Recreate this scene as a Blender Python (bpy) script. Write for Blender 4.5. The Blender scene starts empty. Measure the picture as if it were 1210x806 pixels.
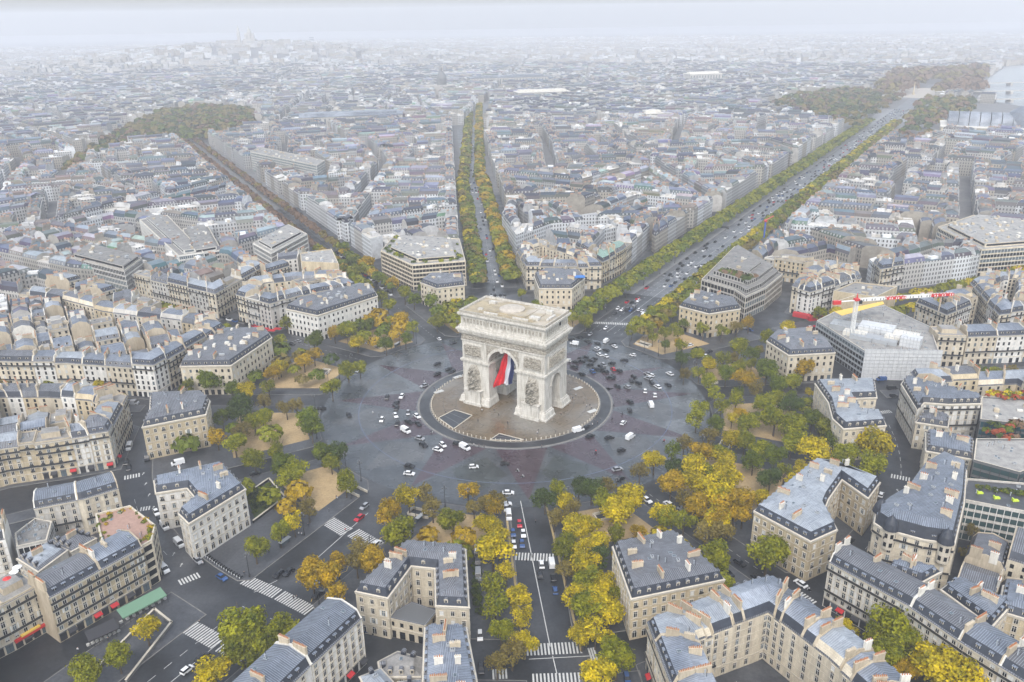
import bpy, math, random, time
from mathutils import Vector, Matrix
T0 = time.time()
R = math.radians
rnd = random.Random(11)
SC = bpy.context.scene
COL = SC.collection
# ------------------------------------------------------------------ camera (solved from the known sizes of the place)
CX, CY, CZ = -1.133, -377.7, 183.42
PITCH, ROLL, FPX = 0.378471, -0.014176, 969.26
FW = Vector((0, math.cos(PITCH), -math.sin(PITCH))); _r = Vector((1, 0, 0)); _u = _r.cross(FW)
R2 = _r*math.cos(ROLL)+_u*math.sin(ROLL); U2 = -_r*math.sin(ROLL)+_u*math.cos(ROLL)
CAMP = Vector((CX, CY, CZ))
def g(px, py, z=0.0):
    """plan position (metres) of a thing seen in the survey photograph at height z"""
    d = FW + R2*((px-605)/FPX) - U2*((py-403)/FPX)
    t = (z-CZ)/d.z
    return (CX+d.x*t, CY+d.y*t)
def scr(x, y, z=0.0):
    d = Vector((x, y, z))-CAMP; w = d.dot(FW)
    if w < 1: return (-9999, -9999)
    return (605+FPX*d.dot(R2)/w, 403-FPX*d.dot(U2)/w)
def inview(x, y, z=10, m=60):
    a, b = scr(x, y, z); return -m < a < 1210+m and -m < b < 806+m*1.5
def dcam(x, y, z=10): return math.sqrt((x-CX)**2+(y-CY)**2+(z-CZ)**2)

# ------------------------------------------------------------------ materials
MATS = {}
def newmat(name):
    m = bpy.data.materials.new(name); m.use_nodes = True
    nt = m.node_tree; b = nt.nodes['Principled BSDF']; MATS[name] = m
    return m, nt, b
def N(nt, t, **k):
    n = nt.nodes.new(t)
    for a, v in k.items(): setattr(n, a, v)
    return n
def math_(nt, op, a, b=None, c=None):
    n = N(nt, 'ShaderNodeMath', operation=op)
    for i, v in enumerate((a, b, c)):
        if v is None: continue
        if isinstance(v, (int, float)): n.inputs[i].default_value = v
        else: nt.links.new(v, n.inputs[i])
    return n.outputs[0]
def mixc(nt, f, a, b, mode='MIX'):
    n = N(nt, 'ShaderNodeMix', data_type='RGBA', blend_type=mode)
    for i, v in ((0, f), (6, a), (7, b)):
        if isinstance(v, (int, float)): n.inputs[i].default_value = v
        elif isinstance(v, tuple): n.inputs[i].default_value = (*v, 1)
        else: nt.links.new(v, n.inputs[i])
    return n.outputs[2]
def noise(nt, scale, vec, detail=3, rough=.6):
    n = N(nt, 'ShaderNodeTexNoise'); n.inputs['Scale'].default_value = scale
    n.inputs['Detail'].default_value = detail; n.inputs['Roughness'].default_value = rough
    nt.links.new(vec, n.inputs['Vector']); return n.outputs['Fac']
def ramp(nt, f, a, b, lo=0., hi=1.):
    n = N(nt, 'ShaderNodeMapRange'); nt.links.new(f, n.inputs[0])
    n.inputs[1].default_value = a; n.inputs[2].default_value = b; n.inputs[3].default_value = lo; n.inputs[4].default_value = hi
    return n.outputs[0]
def surf(name, c1, c2, scale=.4, rough=.8, rv=.0, stretch=(1, 1, 1), objrand=0., tint=False, seams=0., spec=.3, lines=0., metal=0., world=True, c3=None):
    m, nt, b = newmat(name)
    geo = N(nt, 'ShaderNodeNewGeometry'); mp = N(nt, 'ShaderNodeMapping'); mp.inputs['Scale'].default_value = stretch
    nt.links.new(geo.outputs['Position'], mp.inputs[0])
    f = ramp(nt, noise(nt, scale, mp.outputs[0]), .3, .7)
    col = mixc(nt, f, c1, c2)
    fine = noise(nt, scale*7, mp.outputs[0], 4, .7)
    if c3: col = mixc(nt, ramp(nt, noise(nt, scale*.17, geo.outputs['Position'], 2), .52, .66), col, c3)
    col = mixc(nt, 1., col, mixc(nt, ramp(nt, fine, .25, .75), (.74, .74, .74), (1.15, 1.15, 1.15)), 'MULTIPLY')
    if objrand:
        oi = N(nt, 'ShaderNodeObjectInfo')
        v = ramp(nt, oi.outputs['Random'], 0, 1, 1-objrand, 1+objrand)
        cb = N(nt, 'ShaderNodeCombineColor'); 
        for i in range(3): nt.links.new(v, cb.inputs[i])
        col = mixc(nt, 1., col, cb.outputs[0], 'MULTIPLY')
    if tint:
        at = N(nt, 'ShaderNodeAttribute', attribute_name='tint')
        col = mixc(nt, 1., col, at.outputs['Color'], 'MULTIPLY')
    if name in ('asphalt', 'setts_grey', 'setts_plum', 'pavement_grey', 'asphalt_sheen', 'setts_pale', 'setts_green'):
        vo = N(nt, 'ShaderNodeTexVoronoi'); vo.inputs['Scale'].default_value = .13; nt.links.new(geo.outputs['Position'], vo.inputs['Vector'])
        sp_ = N(nt, 'ShaderNodeSeparateColor'); nt.links.new(vo.outputs['Color'], sp_.inputs[0])
        cb = N(nt, 'ShaderNodeCombineColor'); vv = math_(nt, 'MULTIPLY', ramp(nt, sp_.outputs[0], 0, 1, .86, 1.14), ramp(nt, noise(nt, .9, geo.outputs['Position'], 4, .75), .3, .75, .8, 1.25))
        for i in range(3): nt.links.new(vv, cb.inputs[i])
        col = mixc(nt, 1., col, cb.outputs[0], 'MULTIPLY')
        cr = ramp(nt, noise(nt, .035, geo.outputs['Position'], 5, .8), .56, .6); col = mixc(nt, math_(nt, 'MULTIPLY', cr, .35), col, tuple(x*.45 for x in c2))
    if seams or lines:
        uv = N(nt, 'ShaderNodeUVMap'); sx = N(nt, 'ShaderNodeSeparateXYZ'); nt.links.new(uv.outputs[0], sx.inputs[0])
        if seams:
            s = math_(nt, 'LESS_THAN', math_(nt, 'FRACT', math_(nt, 'DIVIDE', sx.outputs[0], seams)), .16)
            col = mixc(nt, math_(nt, 'MULTIPLY', s, .42), col, (.62, .66, .72) if seams < 1 else (.1, .1, .1))
            row = math_(nt, 'FLOOR', math_(nt, 'DIVIDE', sx.outputs[0], seams*1.0))
            wn = N(nt, 'ShaderNodeTexWhiteNoise', noise_dimensions='2D'); cmb = N(nt, 'ShaderNodeCombineXYZ')
            nt.links.new(row, cmb.inputs[0]); nt.links.new(math_(nt, 'FLOOR', math_(nt, 'DIVIDE', sx.outputs[1], 2.2)), cmb.inputs[1]); nt.links.new(cmb.outputs[0], wn.inputs[0])
            cb = N(nt, 'ShaderNodeCombineColor'); vv = ramp(nt, wn.outputs[0], 0, 1, .84, 1.12)
            for i in range(3): nt.links.new(vv, cb.inputs[i])
            col = mixc(nt, 1., col, cb.outputs[0], 'MULTIPLY')
        if lines:
            sz = N(nt, 'ShaderNodeSeparateXYZ'); nt.links.new(geo.outputs['Position'], sz.inputs[0])
            s = math_(nt, 'LESS_THAN', math_(nt, 'FRACT', math_(nt, 'DIVIDE', sz.outputs[2], lines)), .14)
            col = mixc(nt, math_(nt, 'MULTIPLY', s, .22), col, (.12, .1, .08))
    nt.links.new(col, b.inputs['Base Color'])
    b.inputs['Specular IOR Level'].default_value = spec; b.inputs['Metallic'].default_value = metal
    if rv:
        nt.links.new(ramp(nt, noise(nt, scale*.8, geo.outputs['Position']), .3, .7, max(0.04, rough-rv), rough+rv), b.inputs['Roughness'])
    else: b.inputs['Roughness'].default_value = rough
    return m
def flat(name, c, rough=.5, metal=0., spec=.5, objrand=0.):
    m, nt, b = newmat(name); b.inputs['Base Color'].default_value = (*c, 1); b.inputs['Roughness'].default_value = rough
    b.inputs['Metallic'].default_value = metal; b.inputs['Specular IOR Level'].default_value = spec
    return m
V1 = (1, 1, .25)
surf('wall_cream', (.69, .62, .49), (.47, .41, .315), .35, .85, stretch=V1, objrand=.12, lines=.62)
surf('wall_white', (.74, .725, .69), (.60, .58, .54), .35, .85, stretch=V1, objrand=.10)
surf('wall_honey', (.60, .51, .355), (.41, .335, .22), .35, .85, stretch=V1, objrand=.12, lines=.62)
surf('wall_grey', (.54, .52, .485), (.37, .355, .33), .35, .85, stretch=V1, objrand=.12, lines=.62)
surf('party_wall', (.54, .47, .36), (.40, .335, .245), .25, .9, stretch=(1, 1, .2), objrand=.14)
surf('party_white', (.72, .70, .64), (.60, .57, .51), .25, .9, stretch=(1, 1, .2), objrand=.08)
surf('trim_stone', (.62, .57, .475), (.49, .44, .36), .5, .8)
surf('zinc_blue', (.135, .158, .20), (.085, .105, .14), .16, .5, rv=.1, objrand=.22, seams=.62, spec=.5, c3=(.26, .29, .34))
surf('zinc_pale', (.29, .32, .355), (.2, .225, .26), .16, .5, rv=.1, objrand=.14, seams=.62, spec=.5)
surf('zinc_grey', (.105, .11, .125), (.068, .072, .085), .2, .5, rv=.1, objrand=.22, seams=.62, spec=.5)
surf('slate', (.035, .043, .062), (.02, .025, .038), .6, .5, rv=.1, objrand=.3, spec=.5)
surf('copper_green', (.22, .34, .28), (.16, .27, .22), .4, .6, objrand=.1, seams=.62)
surf('roof_flat', (.33, .32, .30), (.2, .195, .19), .25, .7, rv=.15, objrand=.25)
surf('roof_brown', (.13, .07, .07), (.09, .05, .05), .3, .7)
surf('terrace_tile', (.42, .27, .21), (.33, .21, .17), .8, .7)
flat('glass_dark', (.010, .012, .016), .22, 0, .3)
flat('glass_mid', (.10, .13, .15), .15, 0, .6)
flat('glass_green', (.035, .07, .075), .12, 0, .6)
flat('glass_teal', (.02, .07, .09), .15, 0, .6)
flat('curtain', (.5, .5, .48), .5)
flat('sash_white', (.66, .66, .64), .5)
flat('iron_dark', (.025, .027, .03), .5)
flat('iron_grey', (.12, .125, .13), .5)
flat('pot_orange', (.42, .17, .08), .8)
flat('pot_white', (.62, .56, .47), .8)
flat('shop_dark', (.03, .03, .035), .3)
flat('awning_red', (.42, .015, .02), .7)
flat('awning_green', (.13, .24, .16), .7)
flat('awning_dark', (.03, .03, .035), .7)
flat('yellow_sheet', (.75, .5, .1), .6)
flat('white_paint', (.74, .74, .72), .6)
flat('red_paint', (.55, .03, .03), .4)
flat('blue_paint', (.03, .08, .35), .4)
flat('blue_sheet', (.02, .16, .5), .6)
flat('steel', (.42, .44, .46), .4, .3)
flat('lime_cloth', (.55, .7, .05), .7)
surf('scaffold_sheet', (.66, .67, .68), (.52, .54, .56), .5, .6, lines=1.9)
# ground
surf('asphalt', (.030, .032, .037), (.018, .020, .024), .12, .42, rv=.14, spec=.5, c3=(.075, .078, .084))
surf('asphalt_sheen', (.14, .148, .16), (.10, .107, .118), .12, .5, rv=.12, spec=.4)  # lighter grey: wet sheen of the avenue roadways painted into the colour
surf('city_ground', (.19, .19, .19), (.13, .13, .135), .06, .7)
surf('setts_grey', (.066, .075, .084), (.045, .052, .060), .10, .27, rv=.12, spec=.5, c3=(.12, .13, .138))
surf('setts_plum', (.064, .044, .054), (.045, .031, .040), .10, .27, rv=.12, spec=.5)
surf('setts_green', (.046, .055, .055), (.033, .040, .041), .10, .27, rv=.12, spec=.5)
surf('setts_pale', (.088, .092, .096), (.062, .066, .072), .10, .29, rv=.12, spec=.5)
surf('island_stone', (.165, .118, .066), (.105, .077, .045), .11, .3, rv=.14, spec=.5, c3=(.2, .185, .16))
surf('pavement_grey', (.078, .082, .09), (.052, .056, .064), .12, .4, rv=.12, spec=.4)
surf('pavement_pale', (.26, .265, .275), (.19, .195, .205), .12, .5, rv=.12, spec=.4)
surf('kerb_stone', (.24, .23, .215), (.16, .155, .145), .5, .7)
surf('kerb_tan', (.42, .32, .16), (.34, .26, .13), .5, .7)
surf('sand', (.46, .335, .18), (.35, .25, .13), .15, .85, c3=(.33, .25, .14))
surf('grass', (.05, .085, .02), (.09, .10, .03), .4, .9)
surf('road_paint', (.62, .62, .60), (.48, .48, .46), 1.2, .6)
surf('blue_line', (.12, .15, .22), (.09, .11, .16), 1.2, .5)
surf('grate_dark', (.045, .05, .058), (.03, .034, .04), .8, .35)
surf('water', (.2, .23, .26), (.18, .2, .23), .02, .25)
surf('pale_square', (.46, .42, .36), (.38, .35, .31), .02, .8)
surf('earth_roof', (.16, .11, .05), (.09, .085, .03), .5, .9)
# arch
def arch_mat(name, c1, c2, relief=0., deep=.3):
    m, nt, b = newmat(name)
    tc = N(nt, 'ShaderNodeTexCoord'); mp = N(nt, 'ShaderNodeMapping'); mp.inputs['Scale'].default_value = (1, 1, .18)
    nt.links.new(tc.outputs['Object'], mp.inputs[0])
    col = mixc(nt, ramp(nt, noise(nt, .8, mp.outputs[0], 6, .75), .42, .66), c1, c2)
    sz = N(nt, 'ShaderNodeSeparateXYZ'); nt.links.new(tc.outputs['Object'], sz.inputs[0])
    s = math_(nt, 'LESS_THAN', math_(nt, 'FRACT', math_(nt, 'DIVIDE', sz.outputs[2], 1.1)), .09)
    col = mixc(nt, math_(nt, 'MULTIPLY', s, .25), col, (.2, .17, .13))
    nt.links.new(col, b.inputs['Base Color']); b.inputs['Roughness'].default_value = .85
    return m
arch_mat('arch_stone', (.60, .58, .535), (.36, .34, .295))
arch_mat('arch_shade_stone', (.52, .49, .43), (.36, .335, .29))
surf('arch_relief', (.50, .47, .41), (.21, .19, .155), 1.1, .9)
surf('arch_roof', (.44, .37, .25), (.29, .25, .185), .3, .9, c3=(.5, .46, .4))
surf('arch_dome', (.55, .5, .43), (.4, .36, .31), .5, .8)
for n_, c_ in (('flag_red', (.62, .002, .012)), ('flag_white', (.60, .62, .68)), ('flag_blue', (.008, .02, .12))): flat(n_, c_, .7)
# far city, tinted per building; windows only as shader where a window is under a pixel or so
def far_wall():
    m, nt, b = newmat('far_wall')
    uv = N(nt, 'ShaderNodeUVMap'); sx = N(nt, 'ShaderNodeSeparateXYZ'); nt.links.new(uv.outputs[0], sx.inputs[0])
    fu = math_(nt, 'FRACT', math_(nt, 'DIVIDE', sx.outputs[0], 2.7)); fv = math_(nt, 'FRACT', math_(nt, 'DIVIDE', sx.outputs[1], 3.3))
    a = math_(nt, 'MULTIPLY', math_(nt, 'GREATER_THAN', fu, .3), math_(nt, 'LESS_THAN', fu, .72))
    c = math_(nt, 'MULTIPLY', math_(nt, 'GREATER_THAN', fv, .22), math_(nt, 'LESS_THAN', fv, .8))
    f = math_(nt, 'MULTIPLY', a, c)
    at = N(nt, 'ShaderNodeAttribute', attribute_name='tint')
    col = mixc(nt, f, at.outputs['Color'], (.06, .065, .07))
    nt.links.new(col, b.inputs['Base Color']); b.inputs['Roughness'].default_value = .8
far_wall()
def far_plain(name, rough):
    m, nt, b = newmat(name)
    at = N(nt, 'ShaderNodeAttribute', attribute_name='tint')
    geo = N(nt, 'ShaderNodeNewGeometry')
    f = ramp(nt, noise(nt, .22, geo.outputs['Position'], 3, .7), .3, .7, .75, 1.2)
    cb = N(nt, 'ShaderNodeCombineColor')
    for i in range(3): nt.links.new(f, cb.inputs[i])
    nt.links.new(mixc(nt, 1., at.outputs['Color'], cb.outputs[0], 'MULTIPLY'), b.inputs['Base Color']); b.inputs['Roughness'].default_value = rough
far_plain('far_plain', .8); far_plain('far_roof', .5)
def leaf(name, c1, c2):
    m, nt, b = newmat(name)
    tc = N(nt, 'ShaderNodeTexCoord'); oi = N(nt, 'ShaderNodeObjectInfo')
    f = ramp(nt, noise(nt, 1.6, tc.outputs['Object'], 4, .8), .36, .62)
    col = mixc(nt, f, c1, c2)
    v = ramp(nt, oi.outputs['Random'], 0, 1, .78, 1.22); cb = N(nt, 'ShaderNodeCombineColor')
    for i in range(3): nt.links.new(v, cb.inputs[i])
    col = mixc(nt, 1., col, cb.outputs[0], 'MULTIPLY')
    nt.links.new(col, b.inputs['Base Color']); b.inputs['Roughness'].default_value = .6; b.inputs['Specular IOR Level'].default_value = .25
    tr = N(nt, 'ShaderNodeBsdfTranslucent'); nt.links.new(col, tr.inputs[0])
    mx = N(nt, 'ShaderNodeMixShader'); mx.inputs[0].default_value = .2
    nt.links.new(b.outputs[0], mx.inputs[1]); nt.links.new(tr.outputs[0], mx.inputs[2])
    nt.links.new(mx.outputs[0], nt.nodes['Material Output'].inputs[0])
leaf('leaf_green', (.035, .06, .004), (.165, .20, .006))
leaf('leaf_lime', (.06, .08, .003), (.30, .295, .004))
leaf('leaf_yellow', (.13, .125, .003), (.66, .50, .003))
leaf('leaf_orange', (.15, .115, .004), (.54, .34, .005))
leaf('leaf_brown', (.13, .105, .03), (.22, .17, .03))
leaf('leaf_dark', (.03, .05, .012), (.07, .10, .014))
leaf('leaf_rust', (.14, .085, .05), (.21, .13, .075))
leaf('leaf_red', (.22, .04, .02), (.32, .07, .02))
surf('bark', (.11, .085, .06), (.07, .055, .04), 2, .9)
CARC = dict(k=(.012, .013, .016), w=(.72, .73, .74), g=(.28, .29, .31), b=(.03, .08, .22), r=(.42, .015, .03))
for k_, c_ in CARC.items(): flat('car_'+k_, c_, .25, .0, .6)
flat('tyre', (.015, .015, .016), .8)
flat('skin', (.5, .33, .25), .7); flat('cloth_dark', (.03, .03, .04), .8); flat('cloth_red', (.5, .02, .03), .8); flat('cloth_pale', (.5, .5, .52), .8)

# ------------------------------------------------------------------ mesh builder
class MB:
    def __init__(s, tint=False):
        s.v = []; s.f = []; s.m = []; s.uv = []; s.mats = []; s.t = [] if tint else None
    def mi(s, n):
        if n not in s.mats: s.mats.append(n)
        return s.mats.index(n)
    def face(s, pts, mat, tint=None, uv=None):
        b = len(s.v); n = len(pts); s.v.extend(pts); s.f.append(tuple(range(b, b+n))); s.m.append(s.mi(mat))
        if uv is None:
            p0 = pts[0]; e = (pts[1][0]-p0[0], pts[1][1]-p0[1], pts[1][2]-p0[2]); L = math.sqrt(e[0]**2+e[1]**2+e[2]**2) or 1
            e = (e[0]/L, e[1]/L, e[2]/L)
            for p in pts:
                d = (p[0]-p0[0], p[1]-p0[1], p[2]-p0[2]); u = d[0]*e[0]+d[1]*e[1]+d[2]*e[2]
                w = math.sqrt(max(0, d[0]**2+d[1]**2+d[2]**2-u*u)); s.uv.append((u, w))
        else: s.uv.extend(uv)
        if s.t is not None: s.t.extend([tint or (1, 1, 1)]*n)
    def obox(s, c, ax, hx, hy, z0, z1, mat, tint=None, bottom=False):
        """box round (cx,cy), axis unit vector ax, half sizes, heights"""
        x, y = c; ux, uy = ax; vx, vy = -uy, ux
        q = [(x+ux*hx*a+vx*hy*b, y+uy*hx*a+vy*hy*b) for a, b in ((-1, -1), (1, -1), (1, 1), (-1, 1))]
        s.prism(q, z0, z1, mat, mat, tint, bottom)
    def prism(s, q, z0, z1, mat, top=None, tint=None, bottom=False):
        n = len(q)
        for i in range(n):
            a, b = q[i], q[(i+1) % n]
            s.face([(a[0], a[1], z0), (b[0], b[1], z0), (b[0], b[1], z1), (a[0], a[1], z1)], mat, tint)
        if top: s.face([(p[0], p[1], z1) for p in q], top, tint)
        if bottom: s.face([(p[0], p[1], z0) for p in reversed(q)], mat, tint)
    def tube(s, a, b, ra, rb, mat, n=6, caps=True):
        a = Vector(a); b = Vector(b); d = (b-a).normalized(); u = d.orthogonal().normalized(); w = d.cross(u)
        A = [a+(u*math.cos(t)+w*math.sin(t))*ra for t in [2*math.pi*i/n for i in range(n)]]
        B = [b+(u*math.cos(t)+w*math.sin(t))*rb for t in [2*math.pi*i/n for i in range(n)]]
        for i in range(n):
            j = (i+1) % n; s.face([tuple(A[i]), tuple(A[j]), tuple(B[j]), tuple(B[i])], mat)
        if caps: s.face([tuple(p) for p in B], mat); s.face([tuple(p) for p in reversed(A)], mat)
    def lathe(s, c, prof, mat, n=16, a0=0, a1=2*math.pi):
        for k in range(len(prof)-1):
            (r0, z0), (r1, z1) = prof[k], prof[k+1]
            for i in range(n):
                t0 = a0+(a1-a0)*i/n; t1 = a0+(a1-a0)*(i+1)/n
                p = [(c[0]+r0*math.cos(t0), c[1]+r0*math.sin(t0), z0), (c[0]+r0*math.cos(t1), c[1]+r0*math.sin(t1), z0),
                     (c[0]+r1*math.cos(t1), c[1]+r1*math.sin(t1), z1), (c[0]+r1*math.cos(t0), c[1]+r1*math.sin(t0), z1)]
                if r1 < 1e-4: p = p[:3]
                s.face(p, mat)
    def mesh(s, name):
        me = bpy.data.meshes.new(name); me.from_pydata(s.v, [], s.f)
        for n in s.mats: me.materials.append(MATS[n])
        me.polygons.foreach_set('material_index', s.m)
        l = me.uv_layers.new(name='UVMap'); fl = [x for p in s.uv for x in p]; l.data.foreach_set('uv', fl)
        if s.t is not None:
            at = me.color_attributes.new('tint', 'FLOAT_COLOR', 'CORNER')
            at.data.foreach_set('color', [x for c in s.t for x in (c[0], c[1], c[2], 1.)])
        me.update(); return me
    def build(s, name, parent=None, loc=None):
        if not s.v: return None
        o = bpy.data.objects.new(name, s.mesh(name)); COL.objects.link(o)
        if parent: o.parent = parent
        if loc: o.location = loc
        return o
def structure(mb, name):
    o = mb.build(name)
    if o: o['kind'] = 'structure'
    return o
def empty(name, loc, rz=0):
    o = bpy.data.objects.new(name, None); o.location = loc; o.rotation_euler.z = rz; COL.objects.link(o); return o
def inst(name, me, parent=None, loc=(0, 0, 0), rz=0, scale=None):
    o = bpy.data.objects.new(name, me); o.location = loc; o.rotation_euler.z = rz
    if scale: o.scale = scale
    if parent: o.parent = parent
    COL.objects.link(o); return o
def tag(o, label, cat, group=None, kind=None):
    if label: o['label'] = label
    if cat: o['category'] = cat
    if group: o['group'] = group
    if kind: o['kind'] = kind
    return o
_o1 = 'zeroth first second third fourth fifth sixth seventh eighth ninth tenth eleventh twelfth thirteenth fourteenth fifteenth sixteenth seventeenth eighteenth nineteenth'.split()
_o10 = {2: 'twent', 3: 'thirt', 4: 'fort', 5: 'fift', 6: 'sixt', 7: 'sevent', 8: 'eight', 9: 'ninet'}
def ordw(n):
    if n < 20: return _o1[n]
    return _o10[n//10]+'ieth' if n % 10 == 0 else _o10[n//10]+'y-'+_o1[n % 10]
HOURS = 'twelve one two three four five six seven eight nine ten eleven'.split()
def clock(x, y): return HOURS[int(round(math.degrees(math.atan2(x, y))/30)) % 12]
PENDING = []   # (object, base phrase, sort key, tail) -> an ordinal is added where a phrase repeats
def later(o, base, key, tail, cat, group=None):
    PENDING.append((o, base, key, tail)); o['category'] = cat
    if group: o['group'] = group
def finish_labels():
    by = {}
    for o, b, k, t in PENDING: by.setdefault((b, t), []).append((k, o))
    for (b, t), L in by.items():
        L.sort(key=lambda a: a[0])
        for i, (k, o) in enumerate(L):
            o['label'] = b if len(L) == 1 else b+', '+((t % ordw(i+1)) if i or 'from' not in t else t.replace('%s from', 'nearest').replace('%s of its colour from', 'nearest') if 'from' in t else t % 'first')

# ------------------------------------------------------------------ plan geometry
def sub(a, b): return (a[0]-b[0], a[1]-b[1])
def lerp(a, b, t): return (a[0]+(b[0]-a[0])*t, a[1]+(b[1]-a[1])*t)
def dist(a, b): return math.hypot(a[0]-b[0], a[1]-b[1])
def unit(a, b):
    L = dist(a, b) or 1; return ((b[0]-a[0])/L, (b[1]-a[1])/L)
def area(P): return .5*sum(P[i][0]*P[(i+1) % len(P)][1]-P[(i+1) % len(P)][0]*P[i][1] for i in range(len(P)))
def ccw(P): return list(P) if area(P) > 0 else list(reversed(P))
def cen(P): return (sum(p[0] for p in P)/len(P), sum(p[1] for p in P)/len(P))
def offset(P, d):
    """inset of a ccw polygon by d"""
    n = len(P); out = []
    for i in range(n):
        a, b, c = P[i-1], P[i], P[(i+1) % n]
        u = unit(a, b); w = unit(b, c)
        n1 = (-u[1], u[0]); n2 = (-w[1], w[0]); k = 1+n1[0]*n2[0]+n1[1]*n2[1]
        if k < .25: k = .25
        out.append((b[0]+(n1[0]+n2[0])*d/k, b[1]+(n1[1]+n2[1])*d/k))
    return out
def inside(p, P):
    x, y = p; c = False; j = len(P)-1
    for i in range(len(P)):
        xi, yi = P[i]; xj, yj = P[j]
        if (yi > y) != (yj > y) and x < (xj-xi)*(y-yi)/(yj-yi)+xi: c = not c
        j = i
    return c
def clip(P, a, nrm):
    """keep the side where (p-a).nrm >= 0"""
    out = []
    for i in range(len(P)):
        p, q = P[i], P[(i+1) % len(P)]
        dp = (p[0]-a[0])*nrm[0]+(p[1]-a[1])*nrm[1]; dq = (q[0]-a[0])*nrm[0]+(q[1]-a[1])*nrm[1]
        if dp >= 0: out.append(p)
        if dp*dq < 0: out.append(lerp(p, q, dp/(dp-dq)))
    return out
def segdist(p, a, b):
    dx, dy = b[0]-a[0], b[1]-a[1]; L = dx*dx+dy*dy
    t = max(0, min(1, ((p[0]-a[0])*dx+(p[1]-a[1])*dy)/L)); return math.hypot(p[0]-a[0]-dx*t, p[1]-a[1]-dy*t)
def polar(deg, r): return (r*math.sin(R(deg)), r*math.cos(R(deg)))
HILLS = [(-1178, 3615, 72, 520)]
def hz(x, y):
    return sum(h*math.exp(-((x-a)**2+(y-b)**2)/(2*s*s)) for a, b, h, s in HILLS) if y > 1500 else 0.

# ------------------------------------------------------------------ shared small parts of buildings (front faces -Y)
def window_mesh(kind, w=1.2, h=2.1, frame='sash_white', glass='glass_dark', trim='trim_stone'):
    m = MB(); X = (1, 0); y = -.03
    m.face([(-w/2, y, 0), (w/2, y, 0), (w/2, y, h), (-w/2, y, h)], glass)
    for x in (-w/2+.04, 0, w/2-.04): m.obox((x, -.05), X, .045, .03, 0, h, frame)
    m.obox((0, -.05), X, w/2, .03, h*.68, h*.68+.07, frame)
    for s in (-1, 1): m.obox((s*(w/2+.1), -.08), X, .1, .09, -.05, h+.2, trim)
    m.obox((0, -.1), X, w/2+.28, .11, h+.02, h+.25, trim)
    m.obox((0, -.13), X, w/2+.22, .14, -.2, -.02, trim)
    if kind == 'shutter':
        for s in (-1, 1): m.obox((s*(w/2+.42), -.06), X, .27, .05, 0, h, 'sash_white')
    if kind == 'rail': m.obox((0, -.3), X, w/2+.18, .03, 0, .75, 'iron_dark'); m.obox((0, -.2), X, w/2+.18, .12, -.05, .05, trim)
    if kind == 'curtain':
        m.face([(-w/2+.06, y-.01, h*.2), (w/2-.06, y-.01, h*.2), (w/2-.06, y-.01, h*.95), (-w/2+.06, y-.01, h*.95)], 'curtain')
    return m.mesh('window_'+kind)
WIN = [window_mesh('plain'), window_mesh('rail'), window_mesh('shutter'), window_mesh('plain', glass='glass_mid'), window_mesh('curtain'), window_mesh('plain', glass='sash_white'), window_mesh('shutter', glass='glass_mid')]
def arched_window():
    m = MB(); w = 1.4; h = 2.0
    pts = [(-w/2, -.03, 0), (w/2, -.03, 0)]+[(w/2*math.cos(t), -.03, h+w/2*math.sin(t)) for t in [math.pi*i/8 for i in range(9)]]
    m.face(pts, 'glass_dark'); m.obox((0, -.05), (1, 0), .05, .03, 0, h+.6, 'sash_white'); m.obox((0, -.05), (1, 0), w/2, .03, h*.98, h*1.03, 'sash_white')
    for s in (-1, 1): m.obox((s*(w/2+.1), -.08), (1, 0), .1, .09, -.05, h, 'trim_stone')
    for i in range(8):
        a = math.pi*(i+.5)/8; m.obox(((w/2+.12)*math.cos(a), -.08), (1, 0), .16, .09, h+(w/2+.1)*math.sin(a)-.1, h+(w/2+.1)*math.sin(a)+.14, 'trim_stone')
    return m.mesh('window_arched')
WIN_ARCH = arched_window()
def shop_mesh(g_='shop_dark', aw=None):
    m = MB(); m.face([(-1.1, -.03, .2), (1.1, -.03, .2), (1.1, -.03, 3.1), (-1.1, -.03, 3.1)], g_)
    m.obox((0, -.06), (1, 0), .05, .03, .2, 3.1, 'iron_dark'); m.obox((0, -.06), (1, 0), 1.1, .03, 2.35, 2.45, 'iron_dark')
    m.obox((0, -.1), (1, 0), 1.25, .1, 3.1, 3.45, 'iron_grey')
    if aw: m.face([(-1.25, -.1, 3.1), (1.25, -.1, 3.1), (1.3, -1.5, 2.5), (-1.3, -1.5, 2.5)], aw); m.face([(-1.3, -1.5, 2.5), (1.3, -1.5, 2.5), (1.3, -1.52, 2.2), (-1.3, -1.52, 2.2)], aw)
    return m.mesh('shop_window')
SHOP = [shop_mesh(), shop_mesh(), shop_mesh('glass_mid'), shop_mesh(aw='awning_dark'), shop_mesh(aw='awning_red')]
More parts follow.
